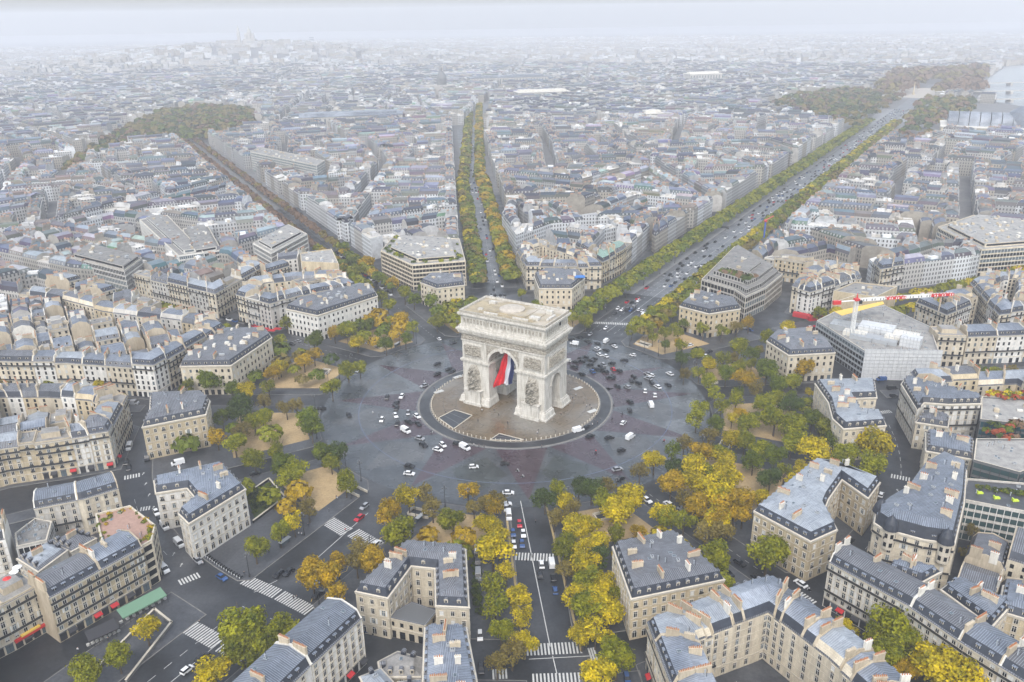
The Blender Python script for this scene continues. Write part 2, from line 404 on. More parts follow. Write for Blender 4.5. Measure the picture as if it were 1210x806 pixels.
def dormer_mesh(curved=True, front='trim_stone'):
    m = MB(); w, h, d = 1.15, 1.5, 1.3
    m.obox((0, d/2), (1, 0), w/2, d/2, 0, h, 'slate'); m.obox((0, .02), (1, 0), w/2+.02, .04, 0, h+.02, front)
    m.face([(-w*.32, -.03, .3), (w*.32, -.03, .3), (w*.32, -.03, h-.12), (-w*.32, -.03, h-.12)], 'glass_dark')
    m.obox((0, -.05), (1, 0), .035, .02, .3, h-.12, 'sash_white')
    n = 6; r = w/2+.12
    if curved:
        for i in range(n):
            a, b = math.pi*i/n, math.pi*(i+1)/n
            p, q = (r*math.cos(a), h-.05+.55*math.sin(a)), (r*math.cos(b), h-.05+.55*math.sin(b))
            m.face([(p[0], -.15, p[1]), (p[0], d, p[1]), (q[0], d, q[1]), (q[0], -.15, q[1])], 'zinc_grey')
        m.face([(r*math.cos(math.pi*i/n), -.14, h-.05+.55*math.sin(math.pi*i/n)) for i in range(n+1)], front)
    else:
        m.face([(-r, -.2, h), (r, -.2, h), (r, d, h+.25), (-r, d, h+.25)], 'zinc_blue'); m.obox((0, -.1), (1, 0), r, .1, h-.1, h, 'zinc_pale')
    return m.mesh('dormer')
DORM = [dormer_mesh(True), dormer_mesh(False), dormer_mesh(False, 'slate'), dormer_mesh(True, 'sash_white')]
def chimney_mesh(L, h, mat, pot):
    m = MB(); m.obox((0, 0), (1, 0), L/2, .38, -2., h, mat); m.obox((0, 0), (1, 0), L/2+.12, .5, h, h+.18, mat)
    n = int(L/.5)
    for i in range(n):
        x = -L/2+.25+i*(L-.5)/max(1, n-1); hh = .5+.25*((i*7) % 3)/2
        m.lathe((x, 0), [(.17, h+.15), (.13, h+.18+hh), (.09, h+.18+hh)], pot, 5)
    return m.mesh('chimney')
CHIM = [chimney_mesh(3.6, 1.9, 'party_wall', 'pot_orange'), chimney_mesh(2.4, 2.2, 'party_white', 'pot_orange'), chimney_mesh(4.6, 1.6, 'party_wall', 'pot_orange'), chimney_mesh(1.6, 2.4, 'party_white', 'pot_white'), chimney_mesh(3.0, 1.4, 'party_wall', 'pot_white')]
def skylight_mesh():
    m = MB(); m.obox((0, 0), (1, 0), .5, .65, 0, .16, 'zinc_pale'); m.face([(-.4, -.55, .18), (.4, -.55, .18), (.4, .55, .18), (-.4, .55, .18)], 'glass_mid'); return m.mesh('skylight')
SKYL = skylight_mesh()
def vent_mesh():
    m = MB(); m.lathe((0, 0), [(.14, -1), (.14, 1.3), (.22, 1.35), (.22, 1.55), (.02, 1.7)], 'zinc_pale', 6); m.obox((.5, .3), (1, 0), .05, .05, -1, 2.2, 'iron_dark'); m.obox((.5, .3), (1, 0), .5, .03, 1.9, 1.96, 'iron_dark'); return m.mesh('vent_pipe')
VENT = vent_mesh()
def unit_mesh():
    m = MB(); m.obox((0, 0), (1, 0), 1.1, .8, 0, 1.1, 'steel'); m.lathe((-.45, 0), [(.38, 1.1), (.38, 1.2), (.05, 1.2)], 'iron_dark', 8); m.lathe((.45, 0), [(.38, 1.1), (.38, 1.2), (.05, 1.2)], 'iron_dark', 8); return m.mesh('roof_unit')
UNIT = unit_mesh()

WALLD = dict(wall_cream='cream stone', wall_white='white rendered', wall_honey='honey-coloured', wall_grey='grey stone')
ROOFD = dict(zinc_blue='blue zinc', zinc_pale='pale zinc', zinc_grey='grey zinc', copper_green='green copper', roof_flat='flat grey', roof_brown='brown flat', terrace_tile='tiled terrace')
PARTW = dict(wall_cream='party_wall', wall_white='party_white', wall_honey='party_wall', wall_grey='party_white')

ROOFP = {'chimney', 'dormer', 'skylight', 'roof_unit', 'vent_pipe'}
class Bld:
    """one building: collects wall, roof and the small parts, then links them under one Empty"""
    def __init__(s, tier, wall, zinc, x, y):
        s.tier = tier; s.wall = wall; s.zinc = zinc; s.party = PARTW.get(wall, 'party_white')
        s.W = MB(); s.Rf = MB(); s.Bal = []; s.parts = []; s.c = (x, y); s.nw = 0; s.extra = []
    def add(s, name, me, p, z, ang, scale=None): s.parts.append((name, me, p, z, ang, scale))
    def facade(s, a, b, z0, z1, ground=4.1, fl=3.25, shops=False, balc=(), arched=False, wstyle=0, cornice=True, bay=2.75):
        """a wall whose outer side is on the right of a->b"""
        W = s.W; L = dist(a, b); u = unit(a, b); n = (u[1], -u[0]); ang = math.atan2(u[1], u[0])
        W.face([(a[0], a[1], z0), (b[0], b[1], z0), (b[0], b[1], z1), (a[0], a[1], z1)], s.wall)
        if L < 2: return
        mid = lerp(a, b, .5); facing = (CX-mid[0])*n[0]+(CY-mid[1])*n[1] > -8
        nf = max(1, int(round((z1-z0-ground+.25)/fl))); fh = (z1-z0-ground)/nf
        def band(z, proud, h, mat='trim_stone', into=W, top=None):
            q = [a, (a[0]+n[0]*proud, a[1]+n[1]*proud), (b[0]+n[0]*proud, b[1]+n[1]*proud), b]
            into.prism([(q[0][0], q[0][1]), (q[1][0], q[1][1]), (q[2][0], q[2][1]), (q[3][0], q[3][1])], z, z+h, mat, top or mat, None, True)
        if cornice: band(z1-.45, .45, .45, top='zinc_grey'); band(z1-.8, .2, .3)
        band(z0+ground-.5, .16, .3)
        if s.tier < 3 and facing:
            for k in range(1, nf):
                if k in balc:
                    mb = MB() if s.tier == 1 else W
                    band(z0+ground+k*fh-.28, .75, .16, 'trim_stone', mb)
                    q0 = (a[0]+n[0]*.72, a[1]+n[1]*.72); q1 = (b[0]+n[0]*.72, b[1]+n[1]*.72)
                    c = lerp(q0, q1, .5); mb.obox(c, u, L/2, .03, z0+ground+k*fh-.12, z0+ground+k*fh+.75, 'iron_dark')
                    if s.tier == 1: s.Bal.append(mb)
                elif s.tier == 1: band(z0+ground+k*fh-.28, .1, .14)
        nb = max(1, int((L-.8)/bay)); st = L/nb
        for i in range(nb):
            t = (i+.5)/nb; p = lerp(a, b, t)
            for k in range(-1, nf):
                z = z0+ground+k*fh+.35 if k >= 0 else z0+.1
                if s.tier == 1 and facing and s.nw < 96:
                    if k < 0:
                        if shops: s.add('shop_window', SHOP[(i*7+int(L)) % 5], p, z0, ang)
                        else: s.add('window', WIN_ARCH if arched else WIN[0], p, z0+.9, ang)
                    else:
                        st_ = WIN[wstyle] if rnd.random() < .6 else WIN[rnd.choice((0, 3, 4, 1, 5, 6, 0))]
                        s.add('window', st_, p, z, ang, (1, 1, .82 if k == nf-1 else 1))
                    s.nw += 1
                elif facing or s.tier == 1:
                    h = (1.9 if k < nf-1 else 1.6) if k >= 0 else 2.8
                    w = .58 if k >= 0 else .95; o = .035
                    q = [(p[0]+u[0]*w*e+n[0]*o, p[1]+u[1]*w*e+n[1]*o) for e in (-1, 1)]
                    W.face([(q[0][0], q[0][1], z), (q[1][0], q[1][1], z), (q[1][0], q[1][1], z+h), (q[0][0], q[0][1], z+h)], rnd.choice(('glass_dark',)*5+('glass_mid', 'curtain')))
    def dormers(s, a, b, z, depth=.55, style=0, step=2.75):
        L = dist(a, b); u = unit(a, b); n = (-u[1], u[0]); ang = math.atan2(u[1], u[0])
        if L < 5: return
        nb = max(1, int((L-2.2)/step)); mid = lerp(a, b, .5)
        facing = (CX-mid[0])*-n[0]+(CY-mid[1])*-n[1] > -25
        for i in range(nb):
            t = (1.1+(L-2.2)*(i+.5)/nb)/L; p = lerp(a, b, t); p = (p[0]+n[0]*depth, p[1]+n[1]*depth)
            if s.tier == 1 and len([1 for q in s.parts if q[0] == 'dormer']) < 90: s.add('dormer', DORM[style], p, z+.45, ang)
            else:
                q = [(p[0]+u[0]*e*.65+n[0]*f, p[1]+u[1]*e*.65+n[1]*f) for e, f in ((-1, 0), (1, 0), (1, 1.4), (-1, 1.4))]
                s.Rf.prism(q, z+.4, z+1.9, 'trim_stone', 'zinc_grey')
                q = [(p[0]+u[0]*e*.42-n[0]*.04, p[1]+u[1]*e*.42-n[1]*.04) for e in (-1, 1)]
                s.Rf.face([(q[0][0], q[0][1], z+.6), (q[1][0], q[1][1], z+.6), (q[1][0], q[1][1], z+1.9), (q[0][0], q[0][1], z+1.9)], 'glass_dark')
    def clutter(s, P, z, n):
        xs = [p[0] for p in P]; ys = [p[1] for p in P]; k = 0
        for _ in range(n*6):
            p = (rnd.uniform(min(xs), max(xs)), rnd.uniform(min(ys), max(ys)))
            if inside(p, P):
                r = rnd.random(); u = unit(P[0], P[1])
                if s.tier == 1: s.add(*(('skylight', SKYL) if r < .4 else ('vent_pipe', VENT) if r < .75 else ('roof_unit', UNIT)), p, z, math.atan2(u[1], u[0]), None if r < .75 else (.6, .6, .6))
                elif r < .5: s.Rf.obox(p, u, .5, .6, z, z+.2, 'glass_mid')
                else: s.Rf.obox(p, u, rnd.uniform(.4, 1.6), rnd.uniform(.4, 1.2), z, z+rnd.uniform(.4, 1.7), rnd.choice(('party_white', 'party_wall', 'steel')))
                k += 1
                if k >= n: return
    def link(s, name='apartment_building'):
        x, y = s.c; root = empty(name, (x, y, 0)); M = Matrix.Translation((-x, -y, 0))
        for mb, nm in [(s.W, 'wall'), (s.Rf, 'roof')]+[(b, 'balcony') for b in s.Bal]+s.extra:
            if mb.v:
                o = mb.build(nm, root); o.location = (-x, -y, 0)
                if nm == 'roof': roof = o
        for nm, me, p, z, ang, sc in s.parts:
            if nm in ROOFP: inst(nm, me, roof, (p[0], p[1], z), ang, sc)
            else: inst(nm, me, root, (p[0]-x, p[1]-y, z), ang, sc)
        s.root = root; return root

def party(B, prof, inward, th=.4):
    """a party wall standing a little above the roof; prof = list of (x,y,z) top outline from front to back"""
    (ix, iy) = inward
    for i in range(len(prof)-1):
        p, q = prof[i], prof[i+1]
        B.W.face([(p[0], p[1], 0), (q[0], q[1], 0), (q[0], q[1], q[2]+.3), (p[0], p[1], p[2]+.3)], B.party)
        B.W.face([(p[0], p[1], p[2]+.3), (q[0], q[1], q[2]+.3), (q[0]+ix*th, q[1]+iy*th, q[2]+.3), (p[0]+ix*th, p[1]+iy*th, p[2]+.3)], B.party)
        B.W.face([(p[0]+ix*th, p[1]+iy*th, p[2]-.4), (q[0]+ix*th, q[1]+iy*th, q[2]-.4), (q[0]+ix*th, q[1]+iy*th, q[2]+.3), (p[0]+ix*th, p[1]+iy*th, p[2]+.3)], B.party)

def strip(F, Bk, e, tier, wall='wall_cream', zinc='zinc_blue', man='slate', shops=False, balc=(1, 4), back_low=0., dst=0, wst=0, flatroof=False, mh=3.0, fl=3.25, ends=(1, 1), arched=False, bay=2.75, chim=True):
    """a row house between the street line F and the court line Bk (same number of points)"""
    c = cen(F+Bk); B = Bld(tier, wall, zinc, *c); n = len(F)
    if flatroof and zinc != 'roof_brown': B.zinc = 'roof_flat'
    for i in range(n-1):
        B.facade(F[i], F[i+1], 0, e, shops=shops, balc=balc, wstyle=wst, fl=fl, arched=arched, bay=bay)
    for i in range(n-1, 0, -1):
        B.facade(Bk[i], Bk[i-1], 0, e-.5, balc=(), wstyle=0, cornice=False, fl=fl, bay=3.1)
    D = [dist(F[i], Bk[i]) for i in range(n)]; D0 = min(D)
    rise = min(1.8, D0*.11)
    if flatroof: prof = [(0, 0), (0, .7), (.02, .7), (.02, .1), (.97, .1), (.98, .5), (1, .5), (1, -.5)]
    else:
        m = 1.3/D0; prof = [(-.02, 0), (.012, .25), (m, mh), (.5, mh+rise), (1-m, mh-.1), (.99, .2), (1, -.5)]
    pts = [[(*lerp(F[i], Bk[i], t), e+h) for t, h in prof] for i in range(n)]
    for k in range(len(prof)-1):
        mat = ('wall' if k in (0, 1, 2, 4, 5, 6) else 'roof_flat') if flatroof else {0: 'zinc_grey', 1: man, 2: zinc, 3: zinc, 4: man if rnd.random() < .7 else wall, 5: 'zinc_grey'}[k]
        if mat == 'wall': mat = B.party
        for i in range(n-1):
            B.Rf.face([pts[i][k], pts[i+1][k], pts[i+1][k+1], pts[i][k+1]], mat)
    for idx, on in ((0, ends[0]), (n-1, ends[1])):
        o = F[1] if idx == 0 else F[n-2]; inw = unit(F[idx], o); pr = pts[idx]
        if on: party(B, pr if idx == 0 else pr, inw)
        elif True: party(B, pr, inw, .15)
        if on and not flatroof and chim and idx == 0 and D0 > 6:
            u = unit(F[idx], Bk[idx]); ang = math.atan2(u[1], u[0])
            for t in ((.28, .72) if D0 > 9 else (.45,)):
                p = lerp(F[idx], Bk[idx], t+rnd.uniform(-.05, .05)); B.add('chimney', CHIM[rnd.choice((0, 0, 2, 4, 1))], (p[0]+inw[0]*.3, p[1]+inw[1]*.3), e+mh+rise*.7, ang)
    if not flatroof:
        for i in range(n-1):
            if tier <= 2: B.dormers(F[i], F[i+1], e, style=dst)
            L = dist(F[i], F[i+1])
            if chim and L > 13 and rnd.random() < .8:
                t = rnd.uniform(.35, .65); p0 = lerp(F[i], F[i+1], t); p1 = lerp(Bk[i], Bk[i+1], t); u = unit(p0, p1)
                p = lerp(p0, p1, rnd.uniform(.3, .7)); B.add('chimney', rnd.choice(CHIM), p, e+mh+rise*.6, math.atan2(u[1], u[0]))
        if tier == 1:
            for i in range(n-1):
                for q_ in range(int(dist(F[i], F[i+1])/6)):
                    t = rnd.uniform(.1, .9); s_ = rnd.choice((.26, .33, .7)); p = lerp(lerp(F[i], F[i+1], t), lerp(Bk[i], Bk[i+1], t), s_)
                    u = unit(F[i], F[i+1]); B.add(*(('skylight', SKYL) if q_ % 3 else ('vent_pipe', VENT)), p, e+mh+rise*(1-abs(s_-.5)*2)*1.0+.05, math.atan2(u[1], u[0]))
    else:
        q = [lerp(F[0], Bk[0], .15), lerp(F[-1], Bk[-1], .15), lerp(F[-1], Bk[-1], .85), lerp(F[0], Bk[0], .85)]
        B.clutter(q, e+.12, int(2+dist(F[0], F[-1])/5))
        if rnd.random() < .5:
            q2 = [lerp(lerp(F[0], F[-1], a), lerp(Bk[0], Bk[-1], a), t) for a, t in ((.2, .3), (.75, .3), (.75, .8), (.2, .8))]
            B.Rf.prism(ccw(q2), e, e+2.6, B.party, 'roof_flat')
    return B

def hip(P, e, tier, wall='wall_cream', zinc='zinc_grey', man='slate', shops=False, balc=(), dst=0, wst=0, mh=2.9, fl=3.3, top=3.2, nch=4, arched=False, blank=(), bay=2.9, toph=.9, ground=4.1):
    P = ccw(P); B = Bld(tier, wall, zinc, *cen(P)); n = len(P)
    for i in range(n):
        if i in blank: B.W.face([(P[i][0], P[i][1], 0), (P[(i+1) % n][0], P[(i+1) % n][1], 0), (P[(i+1) % n][0], P[(i+1) % n][1], e), (P[i][0], P[i][1], e)], B.party)
        else: B.facade(P[i], P[(i+1) % n], 0, e, shops=shops, balc=balc, wstyle=wst, fl=fl, arched=arched, bay=bay, ground=ground)
    rings = [(offset(P, -.3), e), (offset(P, .2), e+.2), (offset(P, 1.3), e+mh), (offset(P, 1.3+top), e+mh+toph)]
    for k in range(3):
        (a, za), (b, zb) = rings[k], rings[k+1]
        for i in range(n):
            j = (i+1) % n
            B.Rf.face([(*a[i], za), (*a[j], za), (*b[j], zb), (*b[i], zb)], ('trim_stone', man, zinc)[k])
    B.Rf.face([(*p, rings[3][1]) for p in rings[3][0]], zinc)
    for i in range(n):
        if i not in blank: B.dormers(P[i], P[(i+1) % n], e, style=dst, step=bay)
    q = offset(P, 4.4); k = 0
    el = sorted(range(n), key=lambda i: -dist(q[i], q[(i+1) % n]))
    for i in el[:max(1, nch)]:
        L = dist(q[i], q[(i+1) % n])
        for t in ((.2, .5, .8) if L > 24 else (.3, .7) if L > 12 else (.5,)):
            if k >= nch: break
            p = lerp(q[i], q[(i+1) % n], t+rnd.uniform(-.04, .04)); u = unit(q[i], q[(i+1) % n])
            B.add('chimney', CHIM[k % 5], p, e+mh+toph*.8, math.atan2(u[0], -u[1])); k += 1
    B.clutter(offset(P, 3.0+top*.5), e+mh+toph, int(abs(area(P))/70))
    return B

def modern(P, H, tier, wall='wall_white', glass='glass_dark', fl=3.4, setback=0, rib='sash_white', roof='roof_flat', plain=(), frame_step=1.8):
    """slab block: ribbons of glass behind mullions, flat roof with parapet and plant"""
    P = ccw(P); B = Bld(tier, wall, 'roof_flat', *cen(P)); n = len(P)
    B.extra = []; G = MB(); nf = int(round(H/fl)); fh = H/nf
    for i in range(n):
        a, b = P[i], P[(i+1) % n]; u = unit(a, b); nn = (u[1], -u[0]); L = dist(a, b)
        B.W.face([(*a, 0), (*b, 0), (*b, H), (*a, H)], wall)
        if i in plain or L < 3: continue
        for k in range(nf):
            z = k*fh+.75 if k else .3
            q0 = (a[0]+u[0]*.5+nn[0]*.05, a[1]+u[1]*.5+nn[1]*.05); q1 = (b[0]-u[0]*.5+nn[0]*.05, b[1]-u[1]*.5+nn[1]*.05)
            G.face([(*q0, z), (*q1, z), (*q1, (k+1)*fh-.35), (*q0, (k+1)*fh-.35)], glass if rnd.random() < .85 else 'glass_mid')
            if tier < 3:
                c = lerp(a, b, .5); G.obox((c[0]+nn[0]*.1, c[1]+nn[1]*.1), u, L/2, .12, (k+1)*fh-.35, (k+1)*fh-.05, wall)
        m = int(L/frame_step)
        for j in range(m+1):
            p = lerp(a, b, j/m if m else 0); G.obox((p[0]+nn[0]*.1, p[1]+nn[1]*.1), u, .1, .12, .3, H-.1, rib)
    B.extra.append((G, 'glazing'))
    inn = offset(P, .5)
    for i in range(n):
        j = (i+1) % n
        B.Rf.face([(*P[i], H), (*P[j], H), (*P[j], H+.8), (*P[i], H+.8)], wall)
        B.Rf.face([(*P[i], H+.8), (*P[j], H+.8), (*inn[j], H+.8), (*inn[i], H+.8)], 'trim_stone')
        B.Rf.face([(*inn[j], H+.1), (*inn[i], H+.1), (*inn[i], H+.8), (*inn[j], H+.8)], wall)
    B.Rf.face([(*p, H+.1) for p in inn], roof)
    if setback:
        q = offset(P, setback)
        if area(q) > 40:
            B.Rf.prism(q, H, H+3, wall, 'roof_flat')
            for i in range(n):
                a, b = q[i], q[(i+1) % n]; u = unit(a, b); nn = (u[1], -u[0]); L = dist(a, b)
                if L > 4: B.Rf.face([(a[0]+u[0]+nn[0]*.05, a[1]+u[1]+nn[1]*.05, H+1), (b[0]-u[0]+nn[0]*.05, b[1]-u[1]+nn[1]*.05, H+1), (b[0]-u[0]+nn[0]*.05, b[1]-u[1]+nn[1]*.05, H+2.5), (a[0]+u[0]+nn[0]*.05, a[1]+u[1]+nn[1]*.05, H+2.5)], glass)
            B.clutter(offset(q, 1), H+3, int(area(q)/50))
    else: B.clutter(offset(P, 2.5), H+.1, int(area(P)/60))
    return B

def cut_ring(P, depth, step, rn):
    """split the rim of a ccw block into row houses: list of (front points, back points)"""
    n = len(P); Q = offset(P, depth); lens = [dist(P[i], P[(i+1) % n]) for i in range(n)]
    cuts = []
    for i in range(n):
        L = lens[i]
        if L < 9: continue
        lo, hi = min(L*.35, rn.uniform(7, 12)), L-min(L*.35, rn.uniform(7, 12))
        m = max(1, int(round((hi-lo)/step)))
        for k in range(m+1):
            t = lo+(hi-lo)*k/m + (rn.uniform(-2, 2) if 0 < k < m else 0)
            cuts.append((i, t/L))
    out = []
    for k in range(len(cuts)):
        (i, t), (j, s) = cuts[k], cuts[(k+1) % len(cuts)]
        F = [lerp(P[i], P[(i+1) % n], t)]; Bq = [lerp(Q[i], Q[(i+1) % n], t)]
        x = i
        while x != j or (x == j and s <= t and len(F) == 1 and len(cuts) > 1 and k == len(cuts)-1 and i == j and s < t and False):
            x = (x+1) % n; F.append(P[x]); Bq.append(Q[x])
            if len(F) > n+1: break
        F.append(lerp(P[j], P[(j+1) % n], s)); Bq.append(lerp(Q[j], Q[(j+1) % n], s))
        out.append((F, Bq))
    return out, Q

# ------------------------------------------------------------------ streets
# (bearing from the arch, half roadway, half distance between house fronts, reach)
AV = [(-4, 6.5, 16, 1120, 'avenue straight behind the arch'), (31, 14, 34, 2150, 'wide boulevard behind the arch'), (63.5, 6.5, 17, 1300, ''), (86, 6.5, 15, 1300, ''), (117, 6, 14, 600, ''), (148.5, 6.5, 17, 400, ''),
      (177, 8, 26, 400, ''), (209, 14, 34, 400, ''), (241, 6, 14, 500, ''), (272.5, 6.5, 14, 1300, ''), (303, 6.5, 16, 1300, ''), (332, 6.5, 16, 1250, '')]
def avp(deg, r, h):
    t = R(deg); k = math.sqrt(max(0, r*r-h*h)); return (math.sin(t)*k+math.cos(t)*h, math.cos(t)*k-math.sin(t)*h)
def disc(mb, r0, r1, z, mat, n=96, a0=0, a1=360):
    for i in range(n):
        p, q = a0+(a1-a0)*i/n, a0+(a1-a0)*(i+1)/n
        A, B, C_, D = polar(p, r0), polar(q, r0), polar(q, r1), polar(p, r1)
        pts = [(*A, z), (*D, z), (*C_, z), (*B, z)]
        if r0 < .01: pts = pts[1:3]+[(0, 0, z)]
        if r0 < .01: pts = [(*C_, z), (0, 0, z), (*D, z)][::-1]
        mb.face(pts if area([x[:2] for x in pts]) > 0 else pts[::-1], mat)
def sheet(mb, P, z, mat): mb.face([(p[0], p[1], z) for p in ccw(P)], mat)
# ground with hills
G = MB(); S = 12000; xs = [-S, -5000, -3600]+list(range(-3200, 801, 160))+[2000, 5000, S]; ys = [-S, -2000, 1500]+list(range(1660, 5401, 170))+[7000, S]
def gz(x, y): return hz(x, y) if y > 1500 else 0.
for i in range(len(xs)-1):
    for j in range(len(ys)-1):
        q = [(xs[i], ys[j]), (xs[i+1], ys[j]), (xs[i+1], ys[j+1]), (xs[i], ys[j+1])]
        G.face([(x, y, gz(x, y)-(.03 if y > 1500 else .0)) for x, y in q], 'city_ground')
structure(G, 'ground')
m = MB(); disc(m, 97, 520, .01, 'asphalt', 96); structure(m, 'road')
m = MB(); disc(m, 50, 97, .014, 'setts_grey', 120)
structure(m, 'roundabout_paving')
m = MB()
for i in range(12): sheet(m, [avp(31, 190+i*165, -13.9), avp(31, 190+(i+1)*165, -13.9), avp(31, 190+(i+1)*165, 13.9), avp(31, 190+i*165, 13.9)], .018, 'asphalt_sheen')
for (a, b) in (((-14, 200), (-46, 596)), ((-46, 596), (-63, 1111)), ((-63, 1111), (-52, 1500))): sheet(m, [(a[0]-6, a[1]), (b[0]-6, b[1]), (b[0]+6, b[1]), (a[0]+6, a[1])], .018, 'asphalt_sheen')
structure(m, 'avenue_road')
m = MB(); m2 = MB(); m3 = MB()
for k, a in enumerate(AV):
    th = a[0]; nx = AV[(k+1) % 12][0]+(360 if k == 11 else 0)
    base = [polar(th+d, 50.2) for d in (13.5, 9, 4.5, 0, -4.5, -9, -13.5)]
    sheet(m, [polar(th, 92)]+base, .018, 'setts_plum')
    mid = (th+nx)/2; w = (nx-th)/2
    b2 = [polar(mid-w*.93+i*w*1.86/6, 70) for i in range(7)]
    L_ = polar(mid, 95)
    sheet(m2, [polar(mid, 93), polar(mid+w*.62, 72), polar(mid, 58), polar(mid-w*.62, 72)], .021, 'setts_green' if 150 < mid % 360 < 215 else 'setts_pale')
for i in range(180): 
    A, B = polar(i*2, 78.5), polar(i*2+2, 78.5); C_, D = polar(i*2+2, 78.95), polar(i*2, 78.95); sheet(m3, [A, B, C_, D], .026, 'blue_line')
structure(m, 'paving_star'); structure(m2, 'paving_pattern'); structure(m3, 'paving_line')
m = MB()
disc(m, 0, 43.0, .30, 'island_stone', 96); disc(m, 43.0, 43.5, .34, 'kerb_stone', 96); disc(m, 43.5, 48.6, .16, 'asphalt', 96); disc(m, 48.6, 49.4, .20, 'kerb_stone', 120)
for i in range(120):
    A, B = polar(i*3, 49.4), polar(i*3+3, 49.4); m.face([(*B, 0), (*A, 0), (*A, .20), (*B, .20)], 'kerb_stone')
    A, B = polar(i*3, 43.5), polar(i*3+3, 43.5); m.face([(*B, .1), (*A, .1), (*A, .34), (*B, .34)], 'kerb_stone')
island = structure(m, 'island_pavement')
# pale paving of the outer half of the island and joints
m = MB()
for i in range(48):
    A = polar(i*7.5-.1, 24 if i % 2 else 30); B = polar(i*7.5+.1, 24 if i % 2 else 30); C_ = polar(i*7.5+.06, 43); D = polar(i*7.5-.06, 43); sheet(m, [A, B, C_, D], .306, 'grate_dark')
for rr in (24, 30, 36.5):
    for i in range(72): sheet(m, [polar(i*5, rr), polar(i*5+5, rr), polar(i*5+5, rr+.14), polar(i*5, rr+.14)], .307, 'grate_dark')
structure(m, 'paving_joints')

PV = MB(); KB = MB(); SD = MB()
def slab(P, z, mat, kerb='kerb_stone', kw=.3):
    P = ccw(P); n = len(P); q = offset(P, kw)
    sheet(PV, q, z, mat)
    for i in range(n):
        j = (i+1) % n
        KB.face([(*P[i], z+.01), (*P[j], z+.01), (*q[j], z+.01), (*q[i], z+.01)], kerb)
        KB.face([(*P[i], 0), (*P[j], 0), (*P[j], z+.01), (*P[i], z+.01)], kerb)
GAPS = []
for k in range(12):
    a, b = AV[k], AV[(k+1) % 12]; th0 = a[0]; th1 = b[0]+(360 if k == 11 else 0)
    h0, h1 = a[1], b[1]
    r0, r1 = 98, 172
    P = [avp(th0, 103, h0), avp(th0, r1-3, h0), avp(th0, r1, h0+4)]
    s0 = th0+math.degrees(math.asin((h0+4)/r1)); s1 = th1-math.degrees(math.asin((h1+4)/r1))
    P += [polar(s0+(s1-s0)*i/10, r1) for i in range(1, 10)]
    P += [avp(th1, r1, -h1-4), avp(th1, r1-3, -h1), avp(th1, 103, -h1)]
    t0 = th0+math.degrees(math.asin((h0+5)/r0)); t1 = th1-math.degrees(math.asin((h1+5)/r0))
    P += [polar(t1+(t0-t1)*i/8, r0) for i in range(0, 9)]
    slab(P, .14, 'pavement_grey')
    GAPS.append((th0, th1, h0, h1))
    # gravelled squares under the trees
    e0, e1 = h0+8, h1+8; ra, rb = 103.5, (126 if k in (5, 6, 7) else 138)
    s0 = th0+math.degrees(math.asin(e0/ra)); s1 = th1-math.degrees(math.asin(e1/ra))
    Q = [polar(s0+(s1-s0)*i/8, ra) for i in range(9)]
    s0 = th0+math.degrees(math.asin(e0/rb)); s1 = th1-math.degrees(math.asin(e1/rb))
    Q += [polar(s1+(s0-s1)*i/8, rb) for i in range(9)]
    sheet(SD, Q, .156, 'sand')
structure(SD, 'gravel_ground')
# pavements along the avenues beyond the ring street
for k, (th, hr, hb, reach, _n) in enumerate(AV):
    n = 1 if reach <= 600 else 6; r_end = min(reach, 330 if reach <= 600 else 1500)
    for s in (-1, 1):
        for i in range(n):
            ra = 189+(r_end-189)*i/n+(4 if i else 0); rb = 189+(r_end-189)*(i+1)/n-4
            slab([avp(th, ra, s*hr), avp(th, rb, s*hr), avp(th, rb, s*hb), avp(th, ra, s*hb)], .14, 'pavement_pale' if k in (1,) else 'pavement_grey')
# road paint and crossings
def crossing(p, q, w=4.0, st=.55, z=.03):
    m = MB(); u = unit(p, q); L = dist(p, q); n = int(L/(st*2.1)); v = (-u[1], u[0])
    for i in range(n+1):
        c = lerp(p, q, (i+.5)/(n+1)); m.obox(c, u, st/2, w/2, z-.012, z, 'road_paint')
    structure(m, 'pedestrian_crossing')
def pline(m, p, q, w, z=.03, mat='road_paint', dash=0):
    u = unit(p, q); L = dist(p, q)
    if not dash: m.obox(lerp(p, q, .5), u, L/2, w/2, z-.012, z, mat)
    else:
        for i in range(int(L/(dash*2))): m.obox((p[0]+u[0]*(i*2+.5)*dash, p[1]+u[1]*(i*2+.5)*dash), u, dash/2, w/2, z-.012, z, mat)
for a, b, w in [((384, 613), (410, 629), 6), ((417, 629), (447, 646), 6), ((289, 685), (328, 702), 5), ((330, 703), (367, 722), 5), ((219, 738), (259, 760), 6), ((262, 762), (292, 776), 6),
                ((601, 657), (655, 659), 4.5), ((621, 768), (688, 765), 5), ((628, 803), (700, 801), 4.5), ((146, 565), (166, 561), 3.5), ((211, 689), (236, 679), 3.5), ((1052, 562), (1076, 567), 3.5),
                ((937, 697), (962, 714), 3.5), ((1037, 488), (1053, 486), 3), ((584, 351), (612, 351), 3.5), ((697, 381), (760, 384), 4), ((205, 712), (214, 722), 3), ((165, 602), (178, 600), 3), ((581, 797), (600, 796), 4), ((697, 777), (706, 776), 8)]:
    crossing(g(*a), g(*b), w)
m = MB()
pline(m, g(615, 592), g(650, 764), .28); pline(m, g(653, 775), g(658, 796), .28)
pline(m, g(625, 779), g(700, 775), .25)
pline(m, g(372, 662), g(435, 606), .22, dash=0); pline(m, g(300, 700), g(372, 663), .2, dash=3)
for o in (-6.5, 6.5): pline(m, avp(209, 185, o), avp(209, 260, o), .16, dash=3)
pline(m, avp(209, 178, .2), avp(209, 260, .2), .2)
for o in (-9.5, -5, 5, 9.5): pline(m, avp(31, 112, o), avp(31, 640, o), .15, dash=3)
